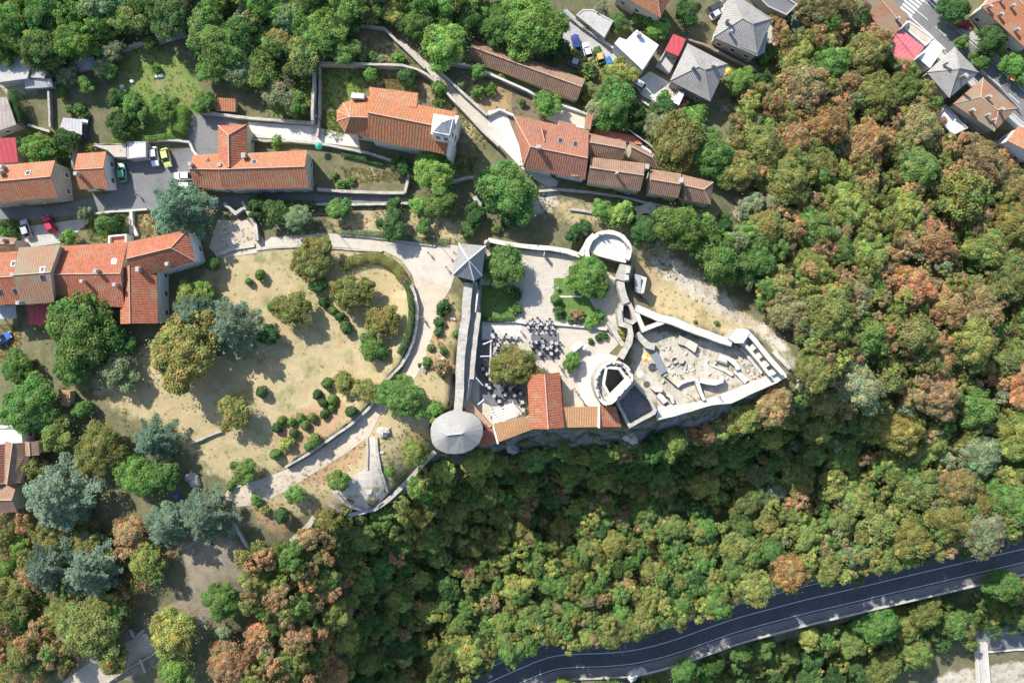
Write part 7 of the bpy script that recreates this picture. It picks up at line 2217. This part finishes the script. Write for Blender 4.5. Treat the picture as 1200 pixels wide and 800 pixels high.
# information board and banner stand
def board(label, px, py, rz, w=1.1, h=1.4, name='sign_board'):
    g = G(px, py, 1.2); root = thing(name, label, 'sign', g); R = Matrix.Rotation(rz, 3, 'Z')
    mb = MB(); mb.box(g + Vector((0, 0, .5 + h / 2)), (w, .07, h), rz); mb.build('panel', M['white_paint'], root)
    for s in (-1, 1): mb = MB(); mb.box(g + R @ Vector((s * w * .42, 0, .35)), (.06, .06, .9), rz); mb.build('post', M['steel'], root)
board('tall white board standing alone in the castle courtyard', 637.5, 298, 1.4, .9, 1.9)
board('small white board on the castle lawn', 653.5, 337, .5, .8, .7)
# lean-to kiosk on the castle path
k_ = thing('kiosk', 'small kiosk with sloping white roof on the castle path', 'kiosk', G(676, 406))
mono(k_, [(668,408),(679,398.5),(684,404),(673,412.5)], 2.2, 1.9, 'white_flat', 'wood', win=False)
# sundeck furniture of the upper town yards
k_ = thing('garden_table', 'white garden table in the yard by the orange villa', 'table', G(742, 27))
g = G(742, 27); mb = MB(); mb.box(g + Vector((0, 0, .74)), (1.6, .9, .06), .4); mb.build('tabletop', M['white_paint'], k_)
for sx in (-.6, .6): mb = MB(); mb.box(g + Vector((sx, sx * .3, .35)), (.08, .5, .72), .4); mb.build('leg', M['steel'], k_)

# ------------------------------------------------------------------ labels that single things out
LM = [('the gate tower',549,305),('the white bastion',713,290),('the keep',716,450),('the prow',925,440),('the domed tower',535,507),('the church',470,140),('the T shaped house',290,195),('the bent red house',150,320),('the pink sheet roof',1062,58),('the grey pyramid roof',1117,85),
      ('the zebra crossing',1053,6),('the road bend',665,768),('the footbridge',1150,780),('the round terrace',428,575),('the car park',180,225),('the long brown barn',620,80),('the white flat roof',748,58),('the longest brown roof',722,203),('the bleached dead tree',835,514),('the tan roofed wing',680,488),
      ('the old brown house',20,550),('the small hut',750,333),('the grey villa',870,30),('the chimneyed house',1155,122),('the sunlit road end',1195,645),('the blotchy garage',160,175),('the ring lawn',460,350),('the shaded gravel yard',240,665),('the pale lower path',130,780),
      ('the row end house',818,225),('the white pipe',946,413),('the yellow parasol',757,419),('the roadside boulders',745,788),('the slab roofed sheds',30,85),('the blue parked cover',713,71),('the park parapet corner',368,605),('the mid eastern wood',1195,330),('the upper eastern wood',1195,215),('the wood facing the prow',1060,430),('the lower eastern wood',1050,560),('the sunny roadside wood',900,640),('the rusty lower corner wood',340,700),('the shaded low wood',470,760)]
ORD = ['nearest', 'second nearest', 'third nearest', 'fourth nearest', 'fifth nearest', 'sixth nearest', 'seventh nearest', 'eighth nearest', 'ninth nearest', 'tenth nearest', 'eleventh nearest', 'twelfth nearest']
def autolabel(items, fmt, lms=LM):
    """items: (object, (px,py), words); the n-th nearest of its look to a landmark"""
    buck = {}
    for o, p, wd in items:
        k = min(range(len(lms)), key=lambda i: (lms[i][1] - p[0]) ** 2 + (lms[i][2] - p[1]) ** 2)
        buck.setdefault((k, wd), []).append((math.dist(p, lms[k][1:]), o))
    for (k, wd), l in buck.items():
        for i, (d, o) in enumerate(sorted(l, key=lambda q: q[0])):
            o['label'] = fmt(wd, ORD[min(i, 11)] if len(l) > 1 else 'near', lms[k][0])
def lab(noun):
    def f(wd, od, lm): return ('%s %s, %s its kind to %s' % (wd, noun, od, lm)) if od != 'near' else '%s %s growing near %s' % (wd, noun, lm)
    return f
wood = [(o, p, WORD[h]) for o, p, h, k in TREES if o.name.startswith('forest')]
autolabel(wood, lab('forest tree'))
autolabel([(o, p, WORD[h]) for o, p, h, k in TREES if k in ('round', 'airy') and not o.name.startswith('forest')], lab('leafy tree'))
autolabel([(o, p, WORD[h] + ' feathery') for o, p, h, k in TREES if k == 'cedar'], lab('cedar'))
autolabel([(o, p, WORD[h] + ' round') for o, p, h, k in TREES if k == 'ball'], lab('clipped bush'))
autolabel([(o, p, WORD[h] + ' loose') for o, p, h, k in TREES if k == 'shrub'], lab('shrub'))
for o, p, h, k in TREES:
    if k == 'ball': o['group'] = 'clipped bushes of the park'
CLM = [('the white stage',605,378),('the courtyard tree',602,430),('the pergola',590,484),('the awning arms',562,440),('the castle lawn',660,372),('the small round courtyard tree',670,424),('the restaurant roof',638,450)]
autolabel([(o, p, w_) for o, p, w_, k in tables], lambda wd, od, lm: ('%s terrace table, %s of its shape to %s' % (wd, od, lm)) if od != 'near' else '%s terrace table near %s' % (wd, lm), CLM)
cnt = {}
for c, i, a in chairs:
    v = Vector((math.sin(a), -math.cos(a))); side = 'wall' if v.x < -.7 else 'keep' if v.x > .7 else 'lawn' if v.y > 0 else 'cliff'
    tl = tables[i][0]['label'].replace(' terrace', '').replace('white ', '')
    c['label'] = 'black chair, %s side of %s' % (side, tl.replace(' of its shape', ''))
# remove the sources the copies were made from
for r0 in proto_roots:
    for ch in list(r0.children):
        for g_ in list(ch.children): bpy.data.objects.remove(g_)
        bpy.data.objects.remove(ch)
    bpy.data.objects.remove(r0)
